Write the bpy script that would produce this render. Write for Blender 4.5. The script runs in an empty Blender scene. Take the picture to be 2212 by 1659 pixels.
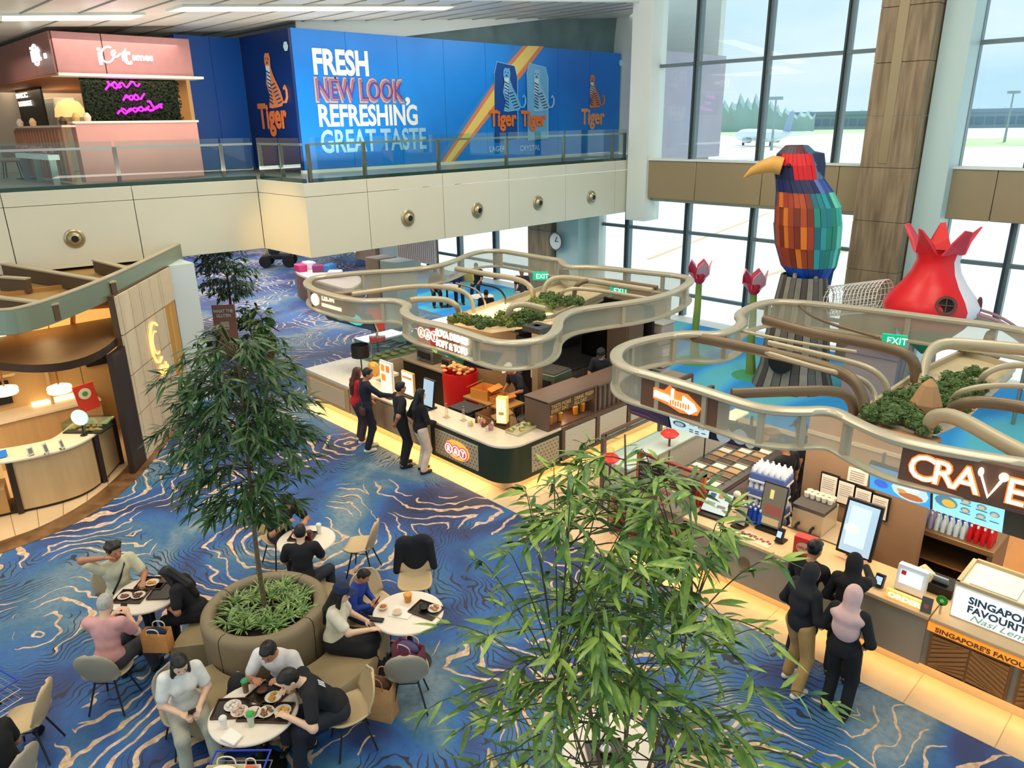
import bpy, math, random
import numpy as np
from mathutils import Vector, Matrix
C = bpy.context.scene.collection
PI = math.pi
# ---------------- camera ----------------
F0, CX0, CY0, CAMZ = 1610.8, 1106.0, 829.5, 6.2
_pt, _ro, _ya = [math.radians(a) for a in (19.34, 0.919, -46.02)]
def _cam_matrix():
    c, s = math.cos, math.sin
    fw = np.array([0, c(_pt), -s(_pt)]); rt = np.array([1, 0, 0.]); dn = np.cross(fw, rt)
    rt2 = c(_ro)*rt + s(_ro)*dn; dn2 = -s(_ro)*rt + c(_ro)*dn
    M = np.array([rt2, dn2, fw])
    u = np.array([c(_ya), s(_ya), 0]); v = np.array([-s(_ya), c(_ya), 0])
    return np.array([u, v, [0, 0, 1.]]) @ M.T
RC = _cam_matrix()
cd = bpy.data.cameras.new('camera'); cam = bpy.data.objects.new('camera', cd); C.objects.link(cam)
cd.sensor_fit = 'HORIZONTAL'; cd.sensor_width = 36.0; cd.lens = F0/2212.0*36.0; cd.clip_end = 3000
mw = Matrix.Identity(4)
for i in range(3):
    mw[i][0] = RC[i][0]; mw[i][1] = -RC[i][1]; mw[i][2] = -RC[i][2]
mw[2][3] = CAMZ
cam.matrix_world = mw
bpy.context.scene.camera = cam
# ---------------- colour management, sky, sun, luminaires, fill lights ----------------
sc = bpy.context.scene
sc.view_settings.view_transform = 'Standard'; sc.view_settings.look = 'None'
sc.view_settings.gamma = 1; sc.view_settings.use_curve_mapping = False
sc.view_settings.exposure = 0.22
sc.cycles.max_bounces = 7; sc.cycles.transparent_max_bounces = 14
sc.cycles.sample_clamp_indirect = 4
wd = bpy.data.worlds.new('sky'); sc.world = wd; wd.use_nodes = True
nt = wd.node_tree; bg = nt.nodes['Background']
tc = nt.nodes.new('ShaderNodeTexCoord'); mp = nt.nodes.new('ShaderNodeMapping'); mp.inputs['Scale'].default_value = (1, 1, 3.2)
nz = nt.nodes.new('ShaderNodeTexNoise'); nz.inputs['Scale'].default_value = 2.3; nz.inputs['Detail'].default_value = 6
cr = nt.nodes.new('ShaderNodeValToRGB')
cr.color_ramp.elements[0].position = .38; cr.color_ramp.elements[0].color = (.56, .80, .93, 1)
cr.color_ramp.elements[1].position = .64; cr.color_ramp.elements[1].color = (.86, .96, .98, 1)
nt.links.new(tc.outputs['Generated'], mp.inputs['Vector']); nt.links.new(mp.outputs['Vector'], nz.inputs['Vector'])
nt.links.new(nz.outputs['Fac'], cr.inputs['Fac']); nt.links.new(cr.outputs['Color'], bg.inputs['Color'])
bg.inputs['Strength'].default_value = 0.95
def light(name, kind, loc, rot, energy, color, size=None, size_y=None):
    d = bpy.data.lights.new(name, kind); d.energy = energy; d.color = color
    if kind == 'AREA':
        d.shape = 'RECTANGLE'; d.size = size; d.size_y = size_y or size
    elif kind == 'SUN': d.angle = math.radians(2.5)
    elif size: d.shadow_soft_size = size
    if kind == 'SPOT': d.spot_size = 1.35; d.spot_blend = .6
    o = bpy.data.objects.new(name, d); C.objects.link(o); o.location = loc; o.rotation_euler = rot
    return o
light('sun', 'SUN', (0, 0, 30), (math.radians(-31), 0, math.radians(8)), 3.2, (1, .97, .92))
for i, (x, y) in enumerate([(-11, 4), (-3, 4), (-11, 13), (-3, 13), (-9, -5)]):
    light('hall_luminaire', 'AREA', (x, y, 12.2), (0, 0, 0), 360, (1, .86, .68), 4, 4)
light('upper_floor_area_light', 'AREA', (-18.6, 9.0, 5.2), (PI, 0, 0), 230, (1, .93, .82), 1.6, 9)  # added uplight that brightens the sloping ceiling, no fitting there
light('warm_fill_spot', 'SPOT', (-16.6, 6.2, 3.75), (math.radians(84), 0, math.radians(2)), 150, (1, .58, .16), .1)  # added warm light tinting the gallery return wall ochre, not a cafe fitting
light('upper_floor_area_light', 'AREA', (-19.5, 7.0, 8.2), (0, 0, 0), 75, (1, .9, .78), 3, 3)
light('gallery_fill_light', 'AREA', (-19.5, 16.5, 3.22), (math.radians(-12), 0, 0), 150, (1, .94, .86), 5, 5)  # fill light added under the gallery to lift the clock pillar and seating
light('upper_floor_area_light', 'AREA', (-17.6, 16, 9.0), (0, math.radians(35), 0), 75, (1, .96, .9), 1.5, 8)

# ---------------- projection helpers (pixel of the 2212x1659 frame -> point of a known plane) ----------------
O3 = np.array([0, 0, CAMZ])
def ray(x, y): return RC @ np.array([(x-CX0)/F0, (y-CY0)/F0, 1.0])
def G(x, y, z=0.0):
    d = ray(x, y); p = O3 + d*((z-CAMZ)/d[2]); return Vector((p[0], p[1], z))
def GX(x, y, a):
    d = ray(x, y); p = O3 + d*(a/d[0]); return Vector((a, p[1], p[2]))
def GY(x, y, a):
    d = ray(x, y); p = O3 + d*(a/d[1]); return Vector((p[0], a, p[2]))
def GV(x, y, base):      # point above ground point base
    d = ray(x, y); t = (base[0]*d[0]+base[1]*d[1])/(d[0]*d[0]+d[1]*d[1]); p = O3+d*t; return Vector((p[0], p[1], p[2]))
# ---------------- materials ----------------
MATS = {}
def hexc(h):
    h = h.lstrip('#'); r = [int(h[i:i+2], 16)/255 for i in (0, 2, 4)]
    return tuple((c/12.92 if c <= .04045 else ((c+.055)/1.055)**2.4) for c in r)
def mat(name, col=(.5, .5, .5), rough=.5, metal=0, emit=0, vary=.0, scale=6, alpha=None, col2=None, bump=0, stretch=(1, 1, 1), ecol=None, coat=0):
    if name in MATS: return MATS[name]
    if isinstance(col, str): col = hexc(col)
    if isinstance(col2, str): col2 = hexc(col2)
    if isinstance(ecol, str): ecol = hexc(ecol)
    m = bpy.data.materials.new(name); m.use_nodes = True; n = m.node_tree.nodes; L = m.node_tree.links
    b = n['Principled BSDF']; b.inputs['Roughness'].default_value = rough; b.inputs['Metallic'].default_value = metal
    b.inputs['Base Color'].default_value = (*col, 1)
    if coat: b.inputs['Coat Weight'].default_value = coat
    if vary or col2 or bump:
        t = n.new('ShaderNodeTexCoord'); mp = n.new('ShaderNodeMapping'); mp.inputs['Scale'].default_value = stretch
        z = n.new('ShaderNodeTexNoise'); z.inputs['Scale'].default_value = scale; z.inputs['Detail'].default_value = 4
        L.new(t.outputs['Object'], mp.inputs['Vector']); L.new(mp.outputs['Vector'], z.inputs['Vector'])
        r = n.new('ShaderNodeValToRGB'); e = r.color_ramp.elements
        e[0].position = .35; e[1].position = .65
        if col2: e[0].color = (*col, 1); e[1].color = (*col2, 1)
        else:
            e[0].color = (*[c*(1-vary) for c in col], 1); e[1].color = (*[min(1, c*(1+vary)) for c in col], 1)
        L.new(z.outputs['Fac'], r.inputs['Fac']); L.new(r.outputs['Color'], b.inputs['Base Color'])
        if bump:
            bp = n.new('ShaderNodeBump'); bp.inputs['Strength'].default_value = bump; bp.inputs['Distance'].default_value = .02
            L.new(z.outputs['Fac'], bp.inputs['Height']); L.new(bp.outputs['Normal'], b.inputs['Normal'])
    if emit:
        b.inputs['Emission Color'].default_value = (*(ecol or col), 1); b.inputs['Emission Strength'].default_value = emit
    if alpha is not None:
        out = n['Material Output']; tr = n.new('ShaderNodeBsdfTransparent'); mx = n.new('ShaderNodeMixShader')
        mx.inputs['Fac'].default_value = alpha
        L.new(tr.outputs['BSDF'], mx.inputs[1]); L.new(b.outputs['BSDF'], mx.inputs[2]); L.new(mx.outputs['Shader'], out.inputs['Surface'])
    MATS[name] = m; return m
def glass(name, tint=(.9, .97, .96), gloss=.08, rough=.02):
    if name in MATS: return MATS[name]
    m = bpy.data.materials.new(name); m.use_nodes = True; n = m.node_tree.nodes; L = m.node_tree.links
    n.remove(n['Principled BSDF']); out = n['Material Output']
    tr = n.new('ShaderNodeBsdfTransparent'); tr.inputs['Color'].default_value = (*tint, 1)
    gl = n.new('ShaderNodeBsdfGlossy'); gl.inputs['Roughness'].default_value = rough
    fr = n.new('ShaderNodeLayerWeight'); fr.inputs['Blend'].default_value = .5
    pw = n.new('ShaderNodeMath'); pw.operation = 'POWER'; pw.inputs[1].default_value = 4.5; L.new(fr.outputs['Facing'], pw.inputs[0])
    ma = n.new('ShaderNodeMath'); ma.operation = 'ADD'; ma.inputs[1].default_value = gloss
    mx = n.new('ShaderNodeMixShader')
    L.new(pw.outputs[0], ma.inputs[0]); L.new(ma.outputs[0], mx.inputs['Fac'])
    L.new(tr.outputs['BSDF'], mx.inputs[1]); L.new(gl.outputs['BSDF'], mx.inputs[2]); L.new(mx.outputs['Shader'], out.inputs['Surface'])
    MATS[name] = m; return m
# ---------------- mesh builder ----------------
class B:
    def __init__(s): s.v = []; s.f = []
    def add(s, vs, fs):
        o = len(s.v); s.v += [tuple(v) for v in vs]; s.f += [tuple(i+o for i in f) for f in fs]; return s
    def box(s, c, d, rz=0, rx=0, ry=0, mtx=None):
        c = Vector(c); h = [x/2 for x in d]
        R = mtx or (Matrix.Rotation(rz, 3, 'Z') @ Matrix.Rotation(ry, 3, 'Y') @ Matrix.Rotation(rx, 3, 'X'))
        vs = [c + R @ Vector((sx*h[0], sy*h[1], sz*h[2])) for sx in (-1, 1) for sy in (-1, 1) for sz in (-1, 1)]
        return s.add(vs, [(0, 1, 3, 2), (4, 6, 7, 5), (0, 4, 5, 1), (2, 3, 7, 6), (0, 2, 6, 4), (1, 5, 7, 3)])
    def bb(s, x0, x1, y0, y1, z0, z1): return s.box(((x0+x1)/2, (y0+y1)/2, (z0+z1)/2), (abs(x1-x0), abs(y1-y0), abs(z1-z0)))
    def beam(s, a, b, w, h, up=(0, 0, 1)):      # box from a to b
        a = Vector(a); b = Vector(b); d = (b-a); l = d.length; d.normalize(); u = Vector(up)
        if abs(d.dot(u)) > .99: u = Vector((1, 0, 0))
        x = d.cross(u).normalized(); z = x.cross(d)
        return s.box((a+b)/2, (w, l, h), mtx=Matrix((x, d, z)).transposed())
    def prism(s, poly, z0, z1):
        n = len(poly); vs = [(p[0], p[1], z0) for p in poly] + [(p[0], p[1], z1) for p in poly]
        fs = [tuple(range(n))[::-1], tuple(range(n, 2*n))] + [(i, (i+1) % n, (i+1) % n+n, i+n) for i in range(n)]
        return s.add(vs, fs)
    def slab(s, pts, off):      # planar polygon (3d points) extruded by vector off
        n = len(pts); off = Vector(off); vs = [Vector(p) for p in pts] + [Vector(p)+off for p in pts]
        return s.add(vs, [tuple(range(n))[::-1], tuple(range(n, 2*n))] + [(i, (i+1) % n, (i+1) % n+n, i+n) for i in range(n)])
    def face(s, pts): return s.add(pts, [tuple(range(len(pts)))])
    def tube(s, pts, r, n=8, closed=False, flat=None):
        pts = [Vector(p) for p in pts]; m = len(pts); rs = r if isinstance(r, (list, tuple)) else [r]*m
        vs = []; fs = []; ref = None
        for i, p in enumerate(pts):
            a = pts[(i-1) % m] if (closed or i > 0) else p; b = pts[(i+1) % m] if (closed or i < m-1) else p
            t = (b-a).normalized() if (b-a).length > 1e-9 else Vector((0, 0, 1))
            if ref is None: ref = Vector((0, 0, 1)) if abs(t.z) < .9 else Vector((1, 0, 0))
            x = t.cross(ref)
            if x.length < 1e-4: x = t.orthogonal()
            x.normalize(); y = x.cross(t).normalized(); ref = y
            for k in range(n):
                an = 2*PI*(k+.5)/n; ax, ay = math.cos(an), math.sin(an)
                if flat: ax *= flat[0]; ay *= flat[1]
                vs.append(p + x*(rs[i]*ax) + y*(rs[i]*ay))
        for i in range(m if closed else m-1):
            for k in range(n):
                a = i*n+k; b = i*n+(k+1) % n; c = ((i+1) % m)*n+(k+1) % n; d = ((i+1) % m)*n+k
                fs.append((a, d, c, b))
        if not closed: fs += [tuple(range(n)), tuple(range((m-1)*n, m*n))[::-1]]
        return s.add(vs, fs)
    def cyl(s, c, r, h, n=16, r2=None):
        c = Vector(c); return s.lathe([(r, 0), (r if r2 is None else r2, h)], c, n)
    def lathe(s, prof, c=(0, 0, 0), n=20, cap=True, mtx=None, sx=1, sy=1):
        c = Vector(c); vs = []; fs = []
        for r, z in prof:
            for k in range(n):
                p = Vector((r*sx*math.cos(2*PI*k/n), r*sy*math.sin(2*PI*k/n), z))
                vs.append(c + (mtx @ p if mtx else p))
        for i in range(len(prof)-1):
            for k in range(n):
                fs.append((i*n+k, i*n+(k+1) % n, (i+1)*n+(k+1) % n, (i+1)*n+k))
        if cap:
            if prof[0][0] > 1e-4: fs.append(tuple(range(n))[::-1])
            if prof[-1][0] > 1e-4: fs.append(tuple(range((len(prof)-1)*n, len(prof)*n)))
        return s.add(vs, fs)
    def ell(s, c, r, n=12, m=8, mtx=None):
        if not isinstance(r, (tuple, list)): r = (r, r, r)
        pr = [(math.sin(PI*i/m), -math.cos(PI*i/m)) for i in range(m+1)]
        pr[0] = (0.001, -1); pr[-1] = (.001, 1)
        S = Matrix.Diagonal(Vector(r)); Q = (mtx @ S) if mtx else S
        return s.lathe(pr, c, n, mtx=Q)
    def strip(s, path, z0, z1, closed=False):   # vertical sheet along xy path
        n = len(path); vs = [(p[0], p[1], z0) for p in path] + [(p[0], p[1], z1) for p in path]
        return s.add(vs, [(i, (i+1) % n, (i+1) % n+n, i+n) for i in range(n if closed else n-1)])
    def mesh(s, name, m, smooth=True, angle=35):
        me = bpy.data.meshes.new(name); me.from_pydata(s.v, [], s.f)
        if m is not None: me.materials.append(m)
        if smooth and len(s.f) < 200000:
            me.polygons.foreach_set('use_smooth', [True]*len(me.polygons)); me.update()
            me.set_sharp_from_angle(angle=math.radians(angle))
        me.update(); return me
    def obj(s, name, m, parent=None, bevel=0, smooth=True, label=None, kind=None, local=False, angle=35):
        me = s.mesh(name, m, smooth, angle); return link(name, me, parent, bevel, label, kind, local)
def link(name, me, parent=None, bevel=0, label=None, kind=None, local=False):
    o = bpy.data.objects.new(name, me); C.objects.link(o)
    if parent is not None:
        o.parent = parent
        if not local:
            me.transform(WM[parent.name].inverted())
            WM[o.name] = WM[parent.name]
        else: WM[o.name] = WM[parent.name]
    else: WM[o.name] = Matrix.Identity(4)
    if bevel:
        md = o.modifiers.new('bevel', 'BEVEL'); md.width = bevel; md.segments = 2; md.limit_method = 'ANGLE'; md.angle_limit = math.radians(40)
    if label: o['label'] = label
    if kind: o['kind'] = kind
    return o
WM = {}
def thing(name, label, cat, loc=(0, 0, 0), rz=0, group=None):
    o = bpy.data.objects.new(name, None); C.objects.link(o); o.location = loc; o.rotation_euler = (0, 0, rz)
    o.empty_display_size = .1
    o['label'] = label; o['category'] = cat
    if group: o['group'] = group
    WM[o.name] = Matrix.Translation(Vector(loc)) @ Matrix.Rotation(rz, 4, 'Z')
    return o
def tag(o, label, cat, group=None):
    o['label'] = label; o['category'] = cat
    if group: o['group'] = group
    return o
def struct(name, b, m, bevel=0, smooth=True):
    o = b.obj(name, m, None, bevel, smooth); o['kind'] = 'structure'; return o
def dup(root, loc, rz=None, label=None, group=None, scale=None):
    r = root.copy(); C.objects.link(r); r.location = loc
    if rz is not None: r.rotation_euler = (0, 0, rz)
    if label: r['label'] = label
    if group: r['group'] = group
    if scale: r.scale = (scale,)*3
    for ch in list(root.children):
        c = ch.copy(); C.objects.link(c); c.parent = r
        for g in ch.children:
            d = g.copy(); C.objects.link(d); d.parent = c
    return r
def piece(name, src, parent, loc, rz=0, scale=None, rot=None):      # share mesh data of one alike piece
    o = bpy.data.objects.new(name, src); C.objects.link(o); o.parent = parent; o.location = loc
    o.rotation_euler = rot if rot else (0, 0, rz)
    if scale: o.scale = scale
    return o
def frame_from(origin, right, up):
    r = Vector(right).normalized(); u = Vector(up).normalized(); n = r.cross(u).normalized(); u = n.cross(r)
    m = Matrix.Identity(4)
    for i in range(3): m[i][0] = r[i]; m[i][1] = u[i]; m[i][2] = n[i]; m[i][3] = origin[i]
    return m
def txt(name, s, m, parent, origin, right, up, h, xs=1.0, depth=.01, bold=0.0, align='LEFT', shear=0, label=None, space=1.0):
    cu = bpy.data.curves.new(name, 'FONT'); cu.body = s; cu.size = h/.7; cu.extrude = depth/2; cu.offset = bold; cu.align_x = align; cu.shear = shear
    cu.space_character = space; cu.resolution_u = 3
    t = bpy.data.objects.new('tmp_text', cu); me = bpy.data.meshes.new_from_object(t)
    bpy.data.objects.remove(t); me.name = name
    me.transform(Matrix.Diagonal(Vector((xs, 1, 1, 1)))); me.transform(frame_from(origin, right, up))
    me.materials.clear(); me.materials.append(m)
    return link(name, me, parent, label=label)
def smooth_loop(pts, it=3, closed=True):
    pts = [Vector(p) for p in pts]
    for _ in range(it):
        q = []; n = len(pts)
        if not closed: q.append(pts[0])
        for i in range(n if closed else n-1):
            a = pts[i]; b = pts[(i+1) % n]; q += [a*.75+b*.25, a*.25+b*.75]
        if not closed: q.append(pts[-1])
        pts = q
    return pts
def arc(c, r, a0, a1, n=8): return [(c[0]+r*math.cos(math.radians(a0+(a1-a0)*i/n)), c[1]+r*math.sin(math.radians(a0+(a1-a0)*i/n))) for i in range(n+1)]
def inset_loop(path, d):        # offset closed xy path inward (positive d = to the left of travel)
    n = len(path); o = []
    for i in range(n):
        a = Vector(path[i-1]); b = Vector(path[(i+1) % n]); t = (b-a); t.z = 0; t.normalize()
        o.append(Vector(path[i]) + Vector((-t.y, t.x, 0))*d)
    return o
# ================= materials for the shell =================
def carpet_mat():
    m = bpy.data.materials.new('carpet'); m.use_nodes = True; n = m.node_tree.nodes; L = m.node_tree.links
    b = n['Principled BSDF']; b.inputs['Roughness'].default_value = .62; b.inputs['Specular IOR Level'].default_value = .7
    def N(t, **k):
        x = n.new(t)
        for a, v in k.items():
            if a in x.inputs: x.inputs[a].default_value = v
            else: setattr(x, a, v)
        return x
    def mth(op, a, b2=None):
        x = N('ShaderNodeMath', operation=op)
        for i, q in enumerate((a, b2)):
            if q is None: continue
            if isinstance(q, (int, float)): x.inputs[i].default_value = q
            else: L.new(q, x.inputs[i])
        return x.outputs[0]
    def ramp(fac, stops, inter='LINEAR'):
        r = N('ShaderNodeValToRGB'); r.color_ramp.interpolation = inter; e = r.color_ramp.elements
        while len(e) < len(stops): e.new(.5)
        for q, (p, c) in zip(e, stops): q.position = p; q.color = (*c, 1) if len(c) == 3 else c
        L.new(fac, r.inputs['Fac']); return r.outputs['Color']
    def mix(f, a, c):
        x = N('ShaderNodeMix', data_type='RGBA'); L.new(f, x.inputs[0])
        for q, i in ((a, 6), (c, 7)):
            if isinstance(q, tuple): x.inputs[i].default_value = (*q, 1)
            else: L.new(q, x.inputs[i])
        return x.outputs[2]
    co = N('ShaderNodeTexCoord').outputs['Object']
    dn = N('ShaderNodeTexNoise', Scale=1.15, Detail=2.0); L.new(co, dn.inputs['Vector'])
    dn2 = N('ShaderNodeTexNoise', Scale=4.5, Detail=1.0); L.new(co, dn2.inputs['Vector'])
    sub = N('ShaderNodeVectorMath', operation='SUBTRACT'); L.new(dn.outputs['Color'], sub.inputs[0]); sub.inputs[1].default_value = (.5, .5, .5)
    sc1 = N('ShaderNodeVectorMath', operation='SCALE', Scale=.95); L.new(sub.outputs[0], sc1.inputs[0])
    sub2 = N('ShaderNodeVectorMath', operation='SUBTRACT'); L.new(dn2.outputs['Color'], sub2.inputs[0]); sub2.inputs[1].default_value = (.5, .5, .5)
    sc2 = N('ShaderNodeVectorMath', operation='SCALE', Scale=.13); L.new(sub2.outputs[0], sc2.inputs[0])
    ad = N('ShaderNodeVectorMath', operation='ADD'); L.new(co, ad.inputs[0]); L.new(sc1.outputs[0], ad.inputs[1])
    ad2 = N('ShaderNodeVectorMath', operation='ADD'); L.new(ad.outputs[0], ad2.inputs[0]); L.new(sc2.outputs[0], ad2.inputs[1])
    vo = N('ShaderNodeTexVoronoi', feature='F1', Scale=.34, Randomness=.95); vo.voronoi_dimensions = '2D'; L.new(ad2.outputs[0], vo.inputs['Vector'])
    d = vo.outputs['Distance']
    big = N('ShaderNodeTexNoise', Scale=.42, Detail=3.0, Distortion=.8); L.new(co, big.inputs['Vector'])
    base = ramp(big.outputs['Fac'], [(.30, (.004, .014, .060)), (.42, (.006, .045, .20)), (.50, (.010, .12, .40)), (.56, (.035, .16, .30)), (.64, (.19, .29, .35))])
    fine = N('ShaderNodeTexNoise', Scale=14.0, Detail=4.0); L.new(co, fine.inputs['Vector'])
    base = mix(ramp(fine.outputs['Fac'], [(.4, (0, 0, 0)), (.75, (.45, .45, .45))]), base, (.01, .05, .14))
    m1 = N('ShaderNodeTexNoise', Scale=.55, Detail=2.0); mpp = N('ShaderNodeMapping'); mpp.inputs['Location'].default_value = (7, 3, 0); L.new(co, mpp.inputs['Vector']); L.new(mpp.outputs[0], m1.inputs['Vector'])
    m2 = N('ShaderNodeTexNoise', Scale=.5, Detail=2.0); mp2 = N('ShaderNodeMapping'); mp2.inputs['Location'].default_value = (-4, 11, 0); L.new(co, mp2.inputs['Vector']); L.new(mp2.outputs[0], m2.inputs['Vector'])
    dark = mth('GREATER_THAN', mth('SINE', mth('MULTIPLY', d, 240.0)), mth('ADD', .5, mth('MULTIPLY', mth('ABSOLUTE', mth('SUBTRACT', m1.outputs['Fac'], .56)), 6.5)))
    c1 = mix(dark, base, (.006, .014, .045))
    lg = mth('SINE', mth('MULTIPLY', d, 72.0))
    thr = mth('SUBTRACT', 2.02, mth('MULTIPLY', m2.outputs['Fac'], 2.15))
    light_ = mth('GREATER_THAN', lg, thr)
    ccol = ramp(fine.outputs['Fac'], [(.35, (.82, .62, .44)), (.66, (.50, .30, .15))])
    c2 = mix(light_, c1, ccol)
    L.new(c2, b.inputs['Base Color'])
    pn = N('ShaderNodeTexNoise', Scale=160.0, Detail=1.0); L.new(co, pn.inputs['Vector'])
    bp = N('ShaderNodeBump', Strength=.35, Distance=.01); L.new(pn.outputs['Fac'], bp.inputs['Height']); L.new(bp.outputs['Normal'], b.inputs['Normal'])
    return m
CARPET = carpet_mat()
TILE = mat('cream_tile', '#E3C9A2', .38, vary=.07, scale=1.7)
WHITE = mat('white_paint', '#E4E9E2', .5)
PANEL = mat('cream_metal_panel', '#D9D6C2', .42, vary=.02, scale=.6)
STEEL = mat('brushed_steel', '#A8A79F', .32, .8)
DARKMET = mat('dark_metal', '#2A2A28', .4, .5)
MULL = mat('mullion_grey', '#6E7F84', .4, .3)
MULLD = mat('mullion_dark', '#39474D', .45, .3)
GLASS = glass('window_glass', (.94, .98, .99), .03)
RGLASS = glass('rail_glass', (.84, .94, .91), .04)
BEAMM = mat('bronze_panel', '#A3906E', .38, .25, vary=.04, scale=.5)
STONE = mat('wood_grain_stone', '#A08A6C', .5, vary=.0, col2='#7A664C', scale=2.6, stretch=(3.2, 3.2, .35))
SOFFIT = mat('soffit', '#CFCBB8', .6)
# ================= floor =================
fl = struct('floor', B().add([(-45, -8, 0), (6, -8, 0), (6, 21, 0), (-45, 21, 0)], [(0, 1, 2, 3)]), CARPET)
tile_me = B().bb(-.445, .445, -.445, .445, -.01, .004).mesh('tile', TILE)
tb = B().bb(-15.3, 6, 7.74, 16.0, .0005, .0015).obj('tile_bed', mat('tile_grout', '#B79E78', .7), fl); 
for i in range(20):
    for j in range(9):
        x, y = -14.85+.9*i, 8.19+.9*j
        if x > -1.0 and y > 9: continue
        if -14 < x < -9.2 and y > 9.2: continue
        piece('tile', tile_me, fl, (x, y, 0))
tag_blue = mat('playground_carpet', '#1E9ADB', .75, col2='#3FC0CF', scale=.5)
def wave_mat():
    m = mat('playground_carpet_b', '#2FA6E0', .8); n = m.node_tree.nodes; L = m.node_tree.links
    t = n.new('ShaderNodeTexCoord'); w = n.new('ShaderNodeTexWave'); w.inputs['Scale'].default_value = .16; w.inputs['Distortion'].default_value = 6; w.inputs['Detail'].default_value = 1.0
    r = n.new('ShaderNodeValToRGB'); e = r.color_ramp.elements; e[0].color = (.02, .30, .72, 1); e[0].position = .2; e[1].color = (.10, .52, .66, 1); e[1].position = .75
    q = e.new(.5); q.color = (.06, .44, .86, 1)
    L.new(t.outputs['Object'], w.inputs['Vector']); L.new(w.outputs['Fac'], r.inputs['Fac']); L.new(r.outputs['Color'], n['Principled BSDF'].inputs['Base Color'])
    return m
PLAY = wave_mat()
B().add([(-26, 16, .006), (-14.6, 15.2, .006), (-9.0, 14.2, .006), (-5.5, 14.2, .006), (4, 13.6, .006), (6, 20.4, .006), (-26, 20.4, .006)], [tuple(range(7))]).obj('play_carpet', PLAY, fl)
B().bb(-30, 6, 20.3, 20.98, .002, .012).obj('threshold_strip', mat('white_strip', '#E8ECEA', .4), fl)
# ================= window wall (Y = 21) =================
YW = 21.0
def wall_quad(name, x0, x1, y0, y1, z0, z1, m, **k): return struct(name, B().bb(x0, x1, y0, y1, z0, z1), m, **k)
wind = bpy.data.objects.new('window_1', None); C.objects.link(wind); wind['kind'] = 'structure'; WM['window_1'] = Matrix.Identity(4)
mx = [-29.4, -27.1, -24.9, -22.61, -20.36, -15.88, -13.52, -11.25, -9.02, -6.0, -4.52, -2.3, -.05, 2.2, 4.5]
for x in mx:
    up = x > -15.6
    b = B().bb(x-.065, x+.065, YW-.02, YW+.18, 0, 3.77)
    if up: b.bb(x-.065, x+.065, YW-.02, YW+.18, 4.9, 12.2)
    b.obj('mullion', MULL, wind)
    b = B().bb(x-.068, x-.02, YW-.10, YW-.02, 0, 3.77)
    if up: b.bb(x-.068, x-.02, YW-.10, YW-.02, 4.9, 12.2)
    b.obj('mullion_fin', MULLD, wind)
for z, x0, x1 in ((.72, -30, 5), (2.75, -17.4, 5), (7.78, -15, 5), (10.6, -15, 5)):
    B().bb(x0, x1, YW-.03, YW+.10, z-.05, z+.05).obj('transom', MULL, wind)
edges = mx
for a, b_ in zip(mx[:-1], mx[1:]):
    zs = [(0.02, .67), (.77, 2.7), (2.8, 3.75)]
    if a > -16: zs += [(4.95, 7.73), (7.83, 10.55), (10.65, 12.1)]
    for z0, z1 in zs:
        B().bb(a+.07, b_-.07, YW+.03, YW+.045, z0, z1).obj('pane', GLASS, wind)
# outside wing beyond the corner
struct('wall_outer_wing', B().bb(-15.9, -15.3, 21.3, 25.6, 4.9, 8.3), mat('wing_cladding', '#B9B4C4', .5, vary=.03, scale=1))
# bronze transfer beam
bw = bpy.data.objects.new('trim_1', None); C.objects.link(bw); bw['kind'] = 'structure'; WM['trim_1'] = Matrix.Identity(4)
for a, b_ in ((-15.3, -13.1), (-13.09, -10.9), (-10.89, -8.7), (-8.69, -7.7), (-6.45, -5.0), (-4.99, -2.6), (-2.59, 0), (.01, 4)):
    B().bb(a, b_, YW-.38, YW+.2, 3.8, 4.98).obj('panel', BEAMM, bw, bevel=.02)
B().bb(-15.3, 4, YW-.42, YW+.1, 4.98, 5.03).obj('sill', WHITE, bw)
B().bb(-15.3, -7.7, YW-.2, YW+.15, 3.70, 3.8).obj('lower_sill', STEEL, bw)
# columns
def column(name, segs):
    root = bpy.data.objects.new(name, None); C.objects.link(root); root['kind'] = 'structure'; WM[root.name] = Matrix.Identity(4)
    for nm, m, a in segs: B().bb(*a).obj(nm, m, root, bevel=.01)
    return root
zc = [0, 1.2, 2.45, 3.7, 5.0, 6.2, 7.4, 8.6, 10, 12.2]
column('trim_2', [('cladding', STONE, (-7.86, -6.62, YW-1.15, YW-.3, a+.004, b_-.004)) for a, b_ in zip(zc[:-1], zc[1:])] +
       [('metal_strip', BEAMM, (-7.45, -7.22, YW-1.165, YW-1.14, 5.1, 12)), ('white_cladding', mat('teal_white', '#BFD6D3', .4), (-6.58, -5.95, YW-.75, YW+.1, 0, 12.2))])
column('trim_3', [('cladding', STONE, (-19.75, -18.55, YW-1.0, YW-.2, a+.004, b_-.004)) for a, b_ in zip(zc[:3], zc[1:4])] +
       [('white_cladding', mat('teal_white'), (-18.5, -17.45, YW-.8, YW+.1, 0, 3.3))])
struct('wall_corner', B().bb(-15.62, -14.85, YW-.5, YW+.3, 3.05, 12.2), WHITE, bevel=.01)
struct('wall_under_gallery', B().bb(-17.45, -17.0, YW-.2, YW+.2, 0, 3.29), WHITE)
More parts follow.
